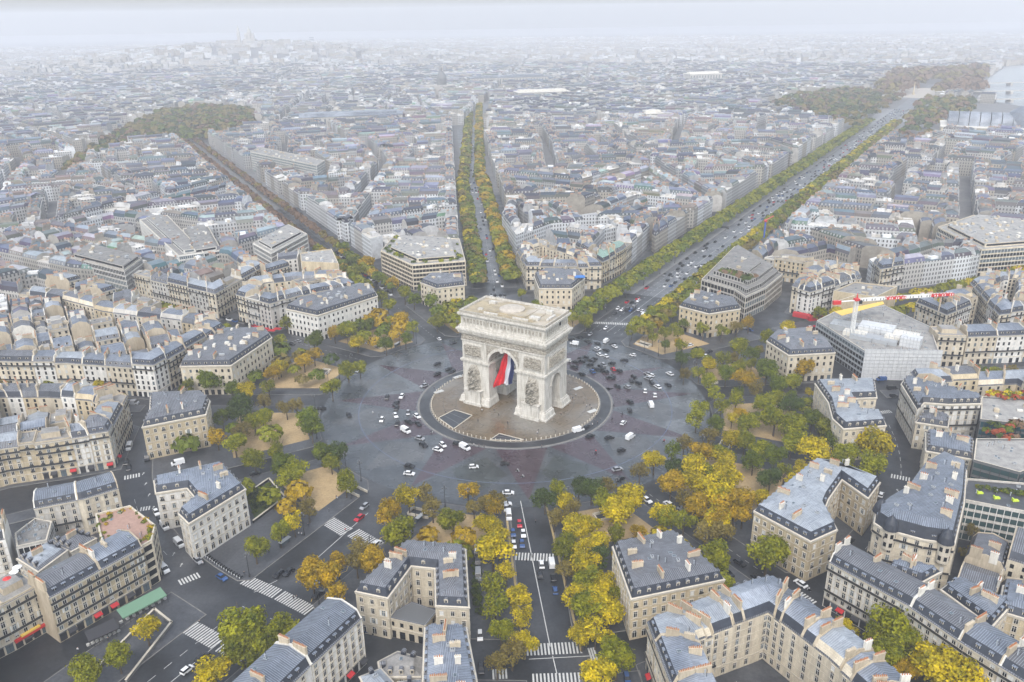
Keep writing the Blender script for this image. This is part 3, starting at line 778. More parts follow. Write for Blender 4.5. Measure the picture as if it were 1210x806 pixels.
pline(m, avp(31, 112, 0), avp(31, 900, 0), .2)
pline(m, avp(-4, 112, 0), avp(-4, 600, 0), .15, dash=3)
for th, o in ((-4, 0), (148.5, 0), (117, 0), (332, 0), (303, 0)): pline(m, avp(th, 104, o), avp(th, 168, o), .14, dash=2)
for a0 in (196, 226, 100, 128): 
    for i in range(8):
        pline(m, polar(a0+i*2, 180), polar(a0+i*2+1.1, 180), .15)
# arrows on the ring street
for px, py in ((169, 560), (172, 572), (176, 585), (181, 600), (187, 612), (205, 655), (214, 668), (1061, 580), (1059, 590)):
    p = g(px, py); m.obox(p, (1, 0), .12, .9, .018, .03, 'road_paint'); sheet(m, [(p[0]-.5, p[1]+.5), (p[0]+.5, p[1]+.5), (p[0], p[1]+1.3)], .031, 'road_paint')
structure(m, 'road_markings')
# kerb lines of tan stone beside the avenue toward the camera
m = MB(); pline(m, g(645, 596), g(687, 770), .8, .17, 'kerb_tan'); pline(m, g(598, 606), g(619, 770), .8, .17, 'kerb_tan'); structure(m, 'kerb')
m = MB()
zz = [(437, 624), (447, 616), (437, 608), (423, 636), (414, 640), (405, 650), (396, 655), (350, 600)]
for i in range(9):
    p = avp(209, 112+i*6.2, -12.4); q = avp(209, 115+i*6.2, -10.8); r_ = avp(209, 118.2+i*6.2, -12.4); pline(m, p, q, .14, .034, 'yellow_sheet'); pline(m, q, r_, .14, .034, 'yellow_sheet')
structure(m, 'kerb_markings')

# ------------------------------------------------------------------ the arch
def build_arch():
    a = R(30.74); root = empty('triumphal_arch', (0, 0, .3), -a)
    tag(root, 'great pale stone triumphal arch with one tall vault, standing on the round island', 'monument')
    def prism_y(pts, y0, y1, name):
        me = bpy.data.meshes.new(name); n = len(pts)
        v = [(x, y0, z) for x, z in pts]+[(x, y1, z) for x, z in pts]
        f = [tuple(range(n)), tuple(range(2*n-1, n-1, -1))]+[(i, i+n, (i+1) % n+n, (i+1) % n) for i in range(n)]
        me.from_pydata(v, [], f); me.update()
        import bmesh
        b = bmesh.new(); b.from_mesh(me); bmesh.ops.recalc_face_normals(b, faces=b.faces); b.to_mesh(me); b.free(); return me
    def archp(w, sp, n=20): return [(-w, -1), (w, -1)]+[(w*math.cos(math.pi*i/n), sp+w*math.sin(math.pi*i/n)) for i in range(n+1)]
    body = bpy.data.objects.new('body', prism_y([(-23.3, 0), (23.3, 0), (23.3, 38), (-23.3, 38)], -11.6, 11.6, 'body')); COL.objects.link(body)
    c1 = bpy.data.objects.new('cut1', prism_y(archp(8, 23.5), -14, 14, 'c1')); COL.objects.link(c1)
    me2 = prism_y(archp(4.3, 16.3), -27, 27, 'c2'); me2.transform(Matrix.Rotation(math.pi/2, 4, 'Z')); c2 = bpy.data.objects.new('cut2', me2); COL.objects.link(c2)
    for c in (c1, c2):
        md = body.modifiers.new('b', 'BOOLEAN'); md.operation = 'DIFFERENCE'; md.object = c; md.solver = 'EXACT'
    bpy.context.view_layer.update(); dg = bpy.context.evaluated_depsgraph_get()
    me = bpy.data.meshes.new_from_object(body.evaluated_get(dg)); body.modifiers.clear(); body.data = me
    for c in (c1, c2): bpy.data.objects.remove(c)
    me.materials.clear(); me.materials.append(MATS['arch_stone']); body.parent = root
    ST = 'arch_stone'
    X = (1, 0)
    # flared plinths of the four piers
    for sx in (-1, 1):
        for sy in (-1, 1):
            m = MB(); x0, x1, y0, y1 = 8.0, 23.3, 4.3, 11.6
            def ring(e, z): return [(sx*(x0-e*.45), sy*(y0-e*.3), z), (sx*(x1+e), sy*(y0-e*.3), z), (sx*(x1+e), sy*(y1+e), z), (sx*(x0-e*.45), sy*(y1+e), z)]
            zs = [(1.9, 0), (1.9, .9), (1.5, 1.0), (1.1, 3.3), (.55, 3.6), (.5, 4.2), (.03, 4.3)]
            for k in range(len(zs)-1):
                A, B = ring(*zs[k]), ring(*zs[k+1])
                for i in range(4): m.face([A[i], A[(i+1) % 4], B[(i+1) % 4], B[i]][::(1 if sx*sy > 0 else -1)], ST)
            # pedestal that carries the sculpture
            px = sx*16.6
            for w, d, za, zb in ((5.2, 3.2, 0, 1.2), (4.5, 2.5, 1.2, 7.6), (5.0, 2.9, 7.6, 8.2)):
                m.obox((px, sy*(11.6+d/2)), X, w, d/2, za, zb, ST)
            m.build('plinth', root)
    def reliefgrid(w, h, nx, ny, depth, seed, shape='rect', flip=False):
        m = MB(); rr = random.Random(seed); from mathutils import noise as mn
        def p(i, j):
            u, v = i/nx*2-1, j/ny*2-1
            if shape == 'rect': env = 1 if abs(u) < .999 and abs(v) < .999 else 0; xx = u*w/2
            else:
                wv = 1-.38*max(0, v+.1)**1.5-.12*(1+math.sin(v*9+seed))*.5; xx = u*w/2*wv; env = max(0, 1-abs(u)**3)*(1 if v < .75 else max(0, (1-v)*4))
            q = Vector((xx*1.3+seed*7, v*h*.65, seed)); k_ = 1.15 if shape == 'rect' else .85; t = abs(mn.noise(q*k_))*1.9+abs(mn.noise(q*k_*2.3))*1.0
            dd = depth*env*(.35+t); return (xx, -dd, v*h/2+h/2)
        for i in range(nx):
            for j in range(ny): m.face([p(i, j), p(i+1, j), p(i+1, j+1), p(i, j+1)], 'arch_relief')
        return m
    for s, ang in ((-1, 0), (1, math.pi)):
        for sx in (-1, 1):
            o = reliefgrid(7.8, 12.8, 34, 56, 2.6, 3+sx+s*2, 'group').build('sculpture_group', root); o.location = (sx*16.6, s*11.7, 8.2); o.rotation_euler.z = ang
            o = reliefgrid(9.6, 5.6, 40, 24, .8, 20+sx+s*2).build('relief_panel', root); o.location = (sx*17.0, s*11.75, 25.8); o.rotation_euler.z = ang
            fr = MB()
            for (cx_, w, z0, z1) in ((0, 5.4, 25.1, 25.7), (0, 5.4, 31.5, 32.1), (-5.1, .3, 25.7, 31.5), (5.1, .3, 25.7, 31.5)): fr.obox((cx_, 0), X, w, .35, z0-25, z1-25, ST)
            fo = fr.build('panel_frame', o); fo.location = (0, .05, -.8)
            # spandrel carving: a triangle beside the vault
            m = MB(); from mathutils import noise as mn
            nn = 16
            def sp(i, j):
                x = 2.+i/nn*7.2; z = 24+j/nn*9.2; r_ = math.hypot(x, z-23.5); lim = 9.2
                if r_ < lim: x, z = x*lim/r_, 23.5+(z-23.5)*lim/r_
                x = min(x, 9.2)
                return (x, -.15-.7*abs(mn.noise(Vector((x*1.1+seed_, z*1.1, 3)))), min(z, 33.2))
            seed_ = sx*5+s*9
            for i in range(nn):
                for j in range(nn): m.face([sp(i, j), sp(i+1, j), sp(i+1, j+1), sp(i, j+1)], 'arch_relief')
            o = m.build('spandrel_carving', root); o.location = (0, s*11.62, 0); o.rotation_euler.z = ang
            if sx < 0: o.scale.x = -1
        # ring of voussoirs
        m = MB(); n = 22
        for i in range(n):
            t0, t1 = math.pi*i/n, math.pi*(i+1)/n
            c = [(r_*math.cos(t), 23.5+r_*math.sin(t)) for r_, t in ((8.0, t0), (9.3, t0), (9.3, t1), (8.0, t1))]
            m.face([(x, -.45, z) for x, z in c], ST)
            m.face([(c[1][0], 0, c[1][1]), (c[2][0], 0, c[2][1]), (c[2][0], -.45, c[2][1]), (c[1][0], -.45, c[1][1])], ST)
            m.face([(c[0][0], -.45, c[0][1]), (c[3][0], -.45, c[3][1]), (c[3][0], 0, c[3][1]), (c[0][0], 0, c[0][1])], ST)
        m.obox((0, -.5), X, .8, .6, 30.8, 33.6, ST)
        o = m.build('archivolt', root); o.location = (0, s*11.6, 0); o.rotation_euler.z = ang
        # end faces: panel over the small vault
        o = reliefgrid(15.5, 5.6, 56, 24, .8, 40+s).build('relief_panel', root); o.location = (-s*23.45, 0, 25.8); o.rotation_euler.z = ang-math.pi/2 if s > 0 else math.pi/2
        o.location = (23.45*(1 if s < 0 else -1), 0, 25.8); o.rotation_euler.z = math.pi/2 if s < 0 else -math.pi/2
        fr = MB()
        for (cx_, w, z0, z1) in ((0, 8.4, .1, .7), (0, 8.4, 6.5, 7.1), (-8.1, .3, .7, 6.5), (8.1, .3, .7, 6.5)): fr.obox((cx_, 0), X, w, .35, z0, z1, ST)
        f2 = fr.build('panel_frame', o); f2.location = (0, 0, -.8)
        m = MB()
        for i in range(14):
            t0, t1 = math.pi*i/14, math.pi*(i+1)/14
            c = [(r_*math.cos(t), 16.3+r_*math.sin(t)) for r_, t in ((4.3, t0), (5.1, t0), (5.1, t1), (4.3, t1))]
            m.face([(x, -.35, z) for x, z in c], ST); m.face([(c[1][0], 0, c[1][1]), (c[2][0], 0, c[2][1]), (c[2][0], -.35, c[2][1]), (c[1][0], -.35, c[1][1])], ST)
        [m.obox((e*5.0, -.15), X, .75, .3, 15.5, 16.2, ST) for e in (-1, 1)]
        v2 = m.build('archivolt', root); v2.location = (o.location.x-(.13 if s < 0 else -.13), 0, 0); v2.rotation_euler.z = o.rotation_euler.z
    m = MB()
    for sx in (-1, 1):
        m.obox((sx*15.65, 0), X, 8.35, 12.3, 22.2, 22.8, ST, bottom=True); m.obox((sx*15.65, 0), X, 8.6, 12.6, 22.8, 23.5, ST, bottom=True)
    m.build('impost_cornice', root)
    # frieze, main cornice with its brackets
    m = MB()
    for w, d, z0, z1, mt in ((23.75, 12.05, 33.4, 34.1, ST), (24.2, 12.5, 37.2, 37.9, ST), (25.0, 13.3, 38.5, 39.4, ST), (25.5, 13.8, 39.4, 40.3, ST), (24.4, 12.7, 40.3, 41.2, ST)): m.obox((0, 0), X, w, d, z0, z1, mt, bottom=True)
    m.obox((0, 0), X, 23.9, 12.2, 37.9, 38.5, 'arch_relief')
    for i in range(58):
        x = -24.3+i*48.6/57
        for s in (-1, 1): m.obox((x, s*12.75), X, .24, .5, 37.9, 38.5, ST)
    for i in range(30):
        y = -12.4+i*24.8/29
        for s in (-1, 1): m.obox((s*24.4, y), X, .5, .24, 37.9, 38.5, ST)
    m.build('main_cornice', root)
    for s in (-1, 1):
        o = reliefgrid(46.6, 3.1, 190, 10, .55, 60+s).build('frieze', root); o.location = (0, s*11.62, 34.1); o.rotation_euler.z = 0 if s < 0 else math.pi
        o = reliefgrid(23.2, 3.1, 96, 10, .55, 64+s).build('frieze', root); o.location = (s*23.32, 0, 34.1); o.rotation_euler.z = math.pi/2*s
    m = MB()
    m.obox((0, 0), X, 23.5, 11.8, 41.2, 47.1, ST); m.obox((0, 0), X, 23.9, 12.2, 41.2, 42.0, ST)
    m.obox((0, 0), X, 24.3, 12.6, 46.6, 47.2, ST, bottom=True); m.obox((0, 0), X, 24.8, 13.1, 47.2, 48.1, ST, bottom=True)
    for s in (-1, 1):
        for i in range(24):
            x = -22.2+i*44.4/23
            m.obox((x, s*11.85), X, .28, .2, 42.0, 46.6, ST)
            if i < 23:
                c = x+44.4/46; m.lathe((0, 0), [(0, 0)], ST) if False else None
                m.obox((c, s*11.85), X, .52, .22, 43.3, 45.3, 'arch_relief')
        for i in range(12):
            y = -10.6+i*21.2/11
            m.obox((s*23.55, y), X, .2, .28, 42, 46.6, ST)
            if i < 11: m.obox((s*23.55, y+21.2/22), X, .22, .5, 43.3, 45.3, 'arch_relief')
    m.obox((23.75, 3.4), X, .12, .8, 44.4, 46.3, 'iron_dark')
    m.build('attic', root)
    # parapet
    m = MB(); 
    for s in (-1, 1):
        m.obox((0, s*12.2), X, 24.0, .35, 48.1, 49.2, ST); m.obox((s*23.7, 0), X, .35, 11.85, 48.1, 49.2, ST)
        for i in range(64): m.obox((-23.7+i*47.4/63, s*12.5), X, .22, .2, 48.2, 49.35, 'arch_relief')
        for i in range(32): m.obox((s*24.0, -11.8+i*23.6/31), X, .2, .22, 48.2, 49.35, 'arch_relief')
    m.build('parapet', root)
    m = MB(); m.obox((0, 0), X, 23.3, 11.8, 48.1, 48.25, 'arch_roof'); 
    for (x, y, w, d, h) in ((0, 0, 15.5, 8.0, .55), (-1, 0, 11, 6.6, 1.0)): m.obox((x, y), X, w, d, 48.25, 48.25+h, 'arch_roof')
    for (x, y, w, d, h) in ((14.5, -5, 2.4, 1.4, 1.5), (17, 5.5, 1.6, 1.2, 1.8), (-15, 5, 1.8, 1.2, 1.6), (-15.5, -6, 1.2, .8, 1.3), (20.5, 0, .6, 4, .9), (8.5, -8.5, 4.2, .4, .9), (-8, -8.7, 3.8, .4, .9), (12, 8.6, 5, .4, .9)): m.obox((x, y), X, w, d, 48.25, 48.25+h, 'arch_stone')
    m.build('roof_platform', root)
    m = MB(); m.lathe((-1, 0), [(6.3, 49.2), (6.3, 49.9), (5.9, 50.1), (4.2, 50.7), (2.2, 51.0), (0.01, 51.1)], 'arch_dome', 36)
    o = m.build('roof_dome', root); o.location.x = 0
    # inner relief panels of the great vault
    m = MB()
    for sx in (-1, 1):
        for (y, z0, z1) in ((0, 17.5, 21.8),): m.obox((sx*7.9, y), X, .25, 5.6, z0, z1, 'arch_relief')
    n = 14
    for i in range(n):
        t = math.pi*(i+.5)/n
        for y in (-8.7, -5.2, -1.7, 1.7, 5.2, 8.7):
            x, z = 7.85*math.cos(t), 23.5+7.85*math.sin(t); c, s_ = math.cos(t), math.sin(t)
            a0 = [(x-s_*.55, y-1.1, z+c*.55), (x+s_*.55, y-1.1, z-c*.55), (x+s_*.55, y+1.1, z-c*.55), (x-s_*.55, y+1.1, z+c*.55)]; m.face(a0, 'arch_relief')
    m.build('vault_coffer', root)
    return root
build_arch()
# the flag
def build_flag():
    m = MB(); nu, nv = 30, 40
    def P(u, v):
        x = max(-7.7, 2.6-(1-u)*(4.0+7.0*v**1.1))-.25*math.sin(v*5+u*3)
        z = 31.0-18.4*v-3.0*(1-u)*v+.5*math.sin(u*9+v*4)*v
        y = .8*math.sin(u*19+v*4)*(.25+v*.9)+.35*math.sin(v*13-u*7)-2.4*(1-u)*v-5.5
        return (x, y, z)
    for i in range(nu):
        for j in range(nv):
            m.face([P(i/nu, j/nv), P((i+1)/nu, j/nv), P((i+1)/nu, (j+1)/nv), P(i/nu, (j+1)/nv)], 'flag_red' if i < nu*.47 else 'flag_white' if i < nu*.74 else 'flag_blue')
    o = m.build('flag'); o.location = (0, 0, .3); o.rotation_euler.z = -R(30.74)
    tag(o, 'huge red white and blue flag hanging and billowing inside the tall vault', 'flag')
build_flag()

# ------------------------------------------------------------------ buildings
TRACED = []        # footprints already taken
BUILT = []
def G_(pts, z): return [g(x, y, z) for x, y in pts]
def reg(P): TRACED.append(ccw(P))
def name_house(B, root, kind, loc, key, group=None, roofd=None):
    r = roofd or ROOFD.get(B.zinc, 'zinc')
    later(root, f"{WALLD.get(B.wall, 'pale')} {kind}, {r} roof, {loc}", key, '%s from the arch', 'building', group)
def place(B, kind, loc, group=None, name='apartment_building', roofd=None, label=None):
    root = B.link(name); x, y = B.c
    if label: tag(root, label, 'building', group)
    else: name_house(B, root, kind, loc, math.hypot(x, y), group, roofd)
    BUILT.append((dcam(x, y), root)); return root
def tier_at(x, y):
    d = dcam(x, y); return 1 if d < 415 else 2
PAVE = []
# --- the twelve matching town houses round the place
HG = 'matching stone town houses ringing the roundabout'
def hotel(pts, z, zinc, label, wall='wall_cream', top=3.0, nch=7, dst=0, low=None, shops=False):
    P = ccw(G_(pts, z)); reg(P); c = cen(P)
    B = hip(P, z, tier_at(*c), wall=wall, zinc=zinc, dst=dst, wst=0, mh=2.8, fl=3.9, top=top, nch=nch, arched=True, bay=3.1, ground=4.6)
    if low:
        q = ccw(G_(low, 8.0)); B.Rf.face([(*p_, 8.0) for p_ in q], 'iron_grey'); [B.facade(q[i], q[(i+1) % len(q)], 0, 8.0, ground=4.4, fl=3.6, shops=True) for i in range(len(q))]; u = offset(q, -.25); B.Rf.prism(u, 7.3, 7.8, 'trim_stone', 'trim_stone')
    return place(B, '', '', HG, 'town_house', label=label)
H1 = hotel([(182, 568), (263, 550), (290, 578), (223, 619), (211, 607), (232, 590), (221, 577), (184, 583)], 16.5, 'zinc_blue', 'pale stone town house with notched blue-grey zinc roof, walled garden beside it', wall='wall_white', top=2.4, nch=6)
H2 = hotel([(168, 505), (243, 490), (248, 474), (240, 466), (178, 468), (177, 487)], 16.5, 'zinc_grey', 'tan stone town house with dark roof beside the orange tree near nine o\'clock', wall='wall_honey', nch=3)
H3 = hotel([(213, 433), (273, 432), (321, 399), (315, 391), (267, 391), (218, 424)], 16.5, 'zinc_grey', 'town house with angled front and many cream chimneys on grey roof', nch=12, top=3.6)
H4 = hotel([(338, 365), (375, 373), (446, 350), (440, 340), (425, 338), (352, 356)], 16.5, 'zinc_grey', 'long low-roofed stone town house behind green trees toward eleven o\'clock', nch=10, wall='wall_white')
H5 = hotel([(497, 334), (516, 341), (549, 337), (548, 326), (508, 326)], 15.5, 'zinc_grey', 'small stone town house below the roof garden building, just behind the arch', nch=3)
H6 = hotel([(631, 326), (637, 341), (676, 341), (691, 329), (684, 322), (645, 320)], 15.5, 'zinc_grey', 'town house with bright blue sheet on its roof corner behind the arch', nch=5)
H7 = hotel([(803, 362), (838, 371), (875, 365), (868, 355), (822, 346)], 15.5, 'zinc_grey', 'yellowish stone town house below the glass fronted building', wall='wall_honey', nch=5)
H8 = hotel([(906, 403), (932, 420), (987, 417), (978, 405), (952, 391), (916, 394)], 15.5, 'zinc_grey', 'cream town house below the building site and crane', nch=6)
H9 = hotel([(963, 453), (979, 476), (984, 495), (997, 507), (1047, 503), (1040, 489), (1018, 487), (1009, 471), (1036, 470), (1033, 451)], 16, 'zinc_pale', 'town house with curved front and wide pale roof, big yellow tree in front', top=2.4, nch=8)
H10 = hotel([(891, 604), (958, 640), (989, 626), (975, 600), (979, 590), (995, 567), (1026, 589), (1040, 570), (992, 551), (962, 546)], 16.5, 'zinc_pale', 'L-shaped cream town house with pale zinc roof and rows of dormers', wall='wall_honey', top=2.4, nch=9, dst=1)
H11 = hotel([(724, 646), (746, 708), (856, 685), (796, 631)], 16, 'zinc_grey', 'square honey stone town house with grey roof beside the median trees', wall='wall_honey', top=4.2, nch=9)
H12 = hotel([(420, 699), (458, 707), (486, 669), (514, 672), (515, 716), (554, 718), (550, 649), (480, 643)], 16, 'zinc_grey', 'U-shaped town house round a court, dark roof and brick-topped chimneys', wall='wall_cream', top=2.6, nch=8, low=[(458, 728), (502, 738), (515, 722), (487, 712)])
# blue sheet on one roof
m = MB(); p = g(685, 325, 20); m.obox(p, (1, .0), 3.5, 2.5, 18.6, 19.1, 'blue_sheet'); o = m.build('tarpaulin'); tag(o, 'bright blue tarpaulin on the corner of a grey zinc roof', 'tarpaulin')

# --- row houses along a traced eaves line
def rowline(pts, z, n, depth, loc, walls=('wall_cream',), zincs=('zinc_blue',), kind='house', dh=(0,), fr=None, **kw):
    F = G_(pts, z)
    # F must run with the street on its right
    L = [0]
    for i in range(len(F)-1): L.append(L[-1]+dist(F[i], F[i+1]))
    def at(s):
        for i in range(len(F)-1):
            if s <= L[i+1]+1e-6: return lerp(F[i], F[i+1], (s-L[i])/(L[i+1]-L[i]))
        return F[-1]
    nrm = []
    for i in range(len(F)):
        u = unit(F[max(0, i-1)], F[min(len(F)-1, i+1)]); nrm.append((-u[1], u[0]))
    Bk = [(F[i][0]+nrm[i][0]*depth, F[i][1]+nrm[i][1]*depth) for i in range(len(F))]
    def atb(s):
        for i in range(len(F)-1):
            if s <= L[i+1]+1e-6: return lerp(Bk[i], Bk[i+1], (s-L[i])/(L[i+1]-L[i]))
        return Bk[-1]
    reg(F+Bk[::-1]); fr = fr or [i/n for i in range(n+1)]
    for k in range(n):
        s0, s1 = L[-1]*fr[k], L[-1]*fr[k+1]
        mids = [i for i in range(1, len(F)-1) if s0+1 < L[i] < s1-1]
        f = [at(s0)]+[F[i] for i in mids]+[at(s1)]; b = [atb(s0)]+[Bk[i] for i in mids]+[atb(s1)]
        c = cen(f+b)
        kw.setdefault('dst', 1); B = strip(f, b, z+dh[k % len(dh)], tier_at(*c), wall=walls[k % len(walls)], zinc=zincs[k % len(zincs)], fl=2.9, mh=2.5, **kw)
        place(B, kind, loc)
DEF = []
WS = ('wall_cream', 'wall_cream', 'wall_white', 'wall_cream', 'wall_grey', 'wall_honey')
ZS = ('zinc_blue', 'zinc_blue', 'zinc_grey', 'zinc_pale', 'zinc_blue')
def block(pts, z, loc, depth=11.5, step=17, walls=WS, zincs=ZS, seed=1, court=True, shops=True, kind='house', flatp=.1, var=1.6, ground=None, group=None):
    P = ccw(ground or G_(pts, z)); reg(P); rn = random.Random(seed)
    slab(offset(P, -2.6), .14, 'pavement_grey')
    hs, Q = cut_ring(P, depth, step, rn)
    for F, Bk in hs:
        c = cen(F+Bk)
        DEF.append((dcam(*c), F, Bk, z+rn.choice((0, 0, 0, -var*.6, var*.7, var*.4)), 0, c, dict(wall=rn.choice(walls), zinc=rn.choice(zincs), shops=shops and rn.random() < .7, balc=rn.choice(((1, 4), (1, 4), (1, 3, 4), (4,))), dst=rn.choice((0, 0, 1, 3)), wst=rn.choice((0, 0, 1, 2)), fl=2.9, mh=2.5, flatroof=rn.random() < flatp, man=rn.choice(('slate', 'slate', 'zinc_grey'))), kind, loc, group))
    if court and area(Q) > 150 and all(inside(cen([Q[i-1], Q[i]]), P) for i in range(len(Q))):
        fill_court(Q, z, rn, loc, group)
def court_cells(Q, rn, gap=3., dep=10, step=13):
    q = offset(Q, gap*.6) if area(Q) > 500 else Q
    if area(q) < 60: return []
    n = len(q); i = max(range(n), key=lambda i: dist(q[i], q[(i+1) % n])); u = unit(q[i], q[(i+1) % n]); v = (-u[1], u[0]); o = q[i]
    ss = [(p[0]-o[0])*u[0]+(p[1]-o[1])*u[1] for p in q]; tt = [(p[0]-o[0])*v[0]+(p[1]-o[1])*v[1] for p in q]
    out = []; t = min(tt)
    while t < max(tt)-4:
        d = min(dep*rn.uniform(.65, 1.35), max(tt)-t); s = min(ss)
        while s < max(ss)-4:
            w = step*rn.uniform(.7, 1.3)
            c = [(s, t), (s+w, t), (s+w, t+d), (s, t+d)]
            c = [(o[0]+u[0]*a+v[0]*b, o[1]+u[1]*a+v[1]*b) for a, b in c]
            if rn.random() > .13 and all(inside(p, q) for p in c) or (rn.random() > .2 and inside(cen(c), q) and sum(inside(p, q) for p in c) >= 3): out.append(c if rn.random() < .5 else c[1:]+c[:1])
            s += w+(rn.uniform(2, 5) if rn.random() < .3 else 0)
        t += d+gap*rn.choice((0.02, .02, .02, .4))
    return out
def fill_court(Q, z, rn, loc, group=None):
    for c in court_cells(Q, rn):
        x, y = cen(c)
        DEF.append((dcam(x, y)+60, c[:2], [c[3], c[2]], z+rn.uniform(-8, 1.5), 1, (x, y), dict(wall=rn.choice(WS), zinc=rn.choice(ZS), fl=2.9, mh=2.0, balc=(), flatroof=rn.random() < .34, man=rn.choice(('slate', 'zinc_blue', 'zinc_grey'))), 'court house', loc, group))

# lower left
rowline([(-45, 738), (0, 717), (46, 692)], 17.5, 2, 13, 'ending the ramp street', ('wall_cream', 'wall_cream'), ('roof_brown', 'roof_flat'), flatroof=True, shops=True, bay=2.4)
rowline([(57, 707), (117, 674), (168, 646)], 17.5, 2, 12.5, 'facing the sunken ramp road', ('wall_honey', 'wall_honey'), ('zinc_grey', 'zinc_blue'), shops=True, balc=(1, 3, 4), dst=2, fr=[0, .53, 1], bay=2.4)
P = G_([(113, 609), (154, 599), (184, 622), (180, 640), (168, 647), (120, 640)], 16.5); reg(P)
B = modern(P, 16.5, 1, 'wall_cream', 'glass_dark', 3.3, 0, 'trim_stone', 'terrace_tile', frame_step=3.1); rt_corner = place(B, '', '', label='cream corner building with a tiled roof terrace and potted shrubs')
TERR = (P, 16.6)
rowline([(40, 601), (97, 590), (140, 577)], 16, 2, 12, 'behind the corner terrace building', ('wall_grey', 'wall_cream'), ('zinc_blue', 'zinc_blue'), chim=False)
for k, (pts, z, lab, zn) in enumerate([([(20, 660), (58, 640), (80, 650), (45, 676)], 11, 'low house with pale roof squeezed behind the ramp street fronts', 'zinc_pale'), ([(60, 640), (88, 628), (114, 636), (84, 652)], 10, 'low dark-roofed house with skylights behind the corner terrace', 'zinc_grey'),
                                      ([(18, 632), (42, 614), (62, 618), (56, 640), (20, 648)], 11, 'flat roof crowded with white air handling units', 'roof_flat')]):
    P = G_(pts, z); reg(P); B = modern(P, z, 1, 'wall_grey', roof=zn) if zn == 'roof_flat' else hip(P, z, 1, 'wall_grey', zn, 'zinc_grey', mh=1.0, fl=2.9, top=1.5, nch=1, blank=(0, 2))
    if zn == 'roof_flat': B.clutter(offset(ccw(P), 1), z+.1, 14)
    place(B, '', '', label=lab, name='low_building')
block([(-60, 546), (2, 530), (60, 522), (128, 511), (150, 468), (128, 461), (75, 457), (-30, 457)], 17.5, "in the nine o'clock block", seed=5, step=16, walls=('wall_cream', 'wall_honey', 'wall_cream', 'wall_white'), zincs=('zinc_blue', 'zinc_pale', 'zinc_blue', 'zinc_grey'))
block([(-90, 424), (16, 427), (80, 427), (181, 434), (232, 405), (265, 386), (246, 375), (140, 361), (80, 346), (-70, 326)], 17.5, "below the ten o'clock avenue", seed=8, step=17)
block([(-80, 275), (0, 297), (84, 316), (147, 322), (254, 347), (311, 315), (285, 296), (225, 290), (160, 280), (60, 262)], 17.5, "above the ten o'clock avenue", seed=9, step=18, walls=('wall_cream', 'wall_cream', 'wall_grey'))
block([(279, 349), (319, 360), (347, 352), (378, 344), (421, 338), (398, 323), (345, 325), (296, 332)], 17.5, 'above the red awnings', seed=12, step=16)
# awnings of the corner restaurant
for i, (px, py) in enumerate(((305, 386), (313, 388), (321, 390), (328, 388))):
    m = MB(); p = g(px, py, 3); m.obox(p, (.9, -.2), 2.6, 1.6, 2.6, 3.0, 'awning_red'); o = m.build('awning'); tag(o, 'red restaurant awning along the pavement, one of four in a curve', 'awning', 'red restaurant awnings in a curve')
# modern and special blocks up left
def mod(pts, z, label, **kw):
    P = G_(pts, z); reg(P); c = cen(P); t = tier_at(*c)
    B = modern(P, z, t, **kw); return place(B, '', '', label=label, name='office_building')
mod([(165, 260), (211, 303), (241, 299), (198, 255)], 20, 'long office building with a full glass side and white edges', glass='glass_mid', setback=5, frame_step=1.4)
mod([(216, 271), (226, 302), (262, 296), (246, 268)], 19, 'white office block with a grid of small windows', setback=3)
mod([(299, 288), (320, 300), (363, 277), (341, 266)], 21, 'white stepped building with dark glass bands below the reddish avenue trees', setback=4, glass='glass_dark')
mod([(296, 180), (374, 196), (384, 190), (306, 174)], 24, 'dark blue glass office slab far off near the park', glass='glass_teal', wall='wall_grey', fl=3.2)
mod([(84, 305), (147, 321), (168, 306), (106, 290)], 22, 'dark fronted apartment slab with pale top floor on the leafy avenue', wall='wall_grey', setback=2)
mod([(356, 310), (400, 312), (392, 295), (355, 300)], 19, 'tan blank-sided building at the mouth of the reddish avenue', wall='wall_honey', plain=(0,))
# avenue straight behind the arch, left side: the building with the roof garden
P = G_([(450, 297), (487, 314), (550, 309), (543, 283), (466, 279)], 18.5); reg(P)
B = modern(P, 18.5, 2, 'wall_cream', 'glass_dark', 3.2, 7, 'wall_cream', 'roof_flat', frame_step=2.4); place(B, '', '', label='stone office building with a planted roof terrace behind the arch', name='office_building')
GARD1 = (P, 18.6)
block([(610, 294), (622, 315), (668, 315), (711, 314), (690, 298), (640, 283)], 17.5, 'at the boulevard corner', seed=21, step=15, depth=11, court=False, walls=('wall_cream',))
block([(712, 308), (735, 297), (768, 267), (745, 258), (700, 268), (680, 288)], 17.5, 'on the shopping boulevard', seed=23, step=16, zincs=('copper_green', 'zinc_blue', 'copper_green'), walls=('wall_cream', 'wall_honey'))
block([(593, 255), (610, 279), (651, 264), (690, 260), (655, 238), (600, 238)], 17.5, 'beside the orange avenue trees', seed=25, step=17)
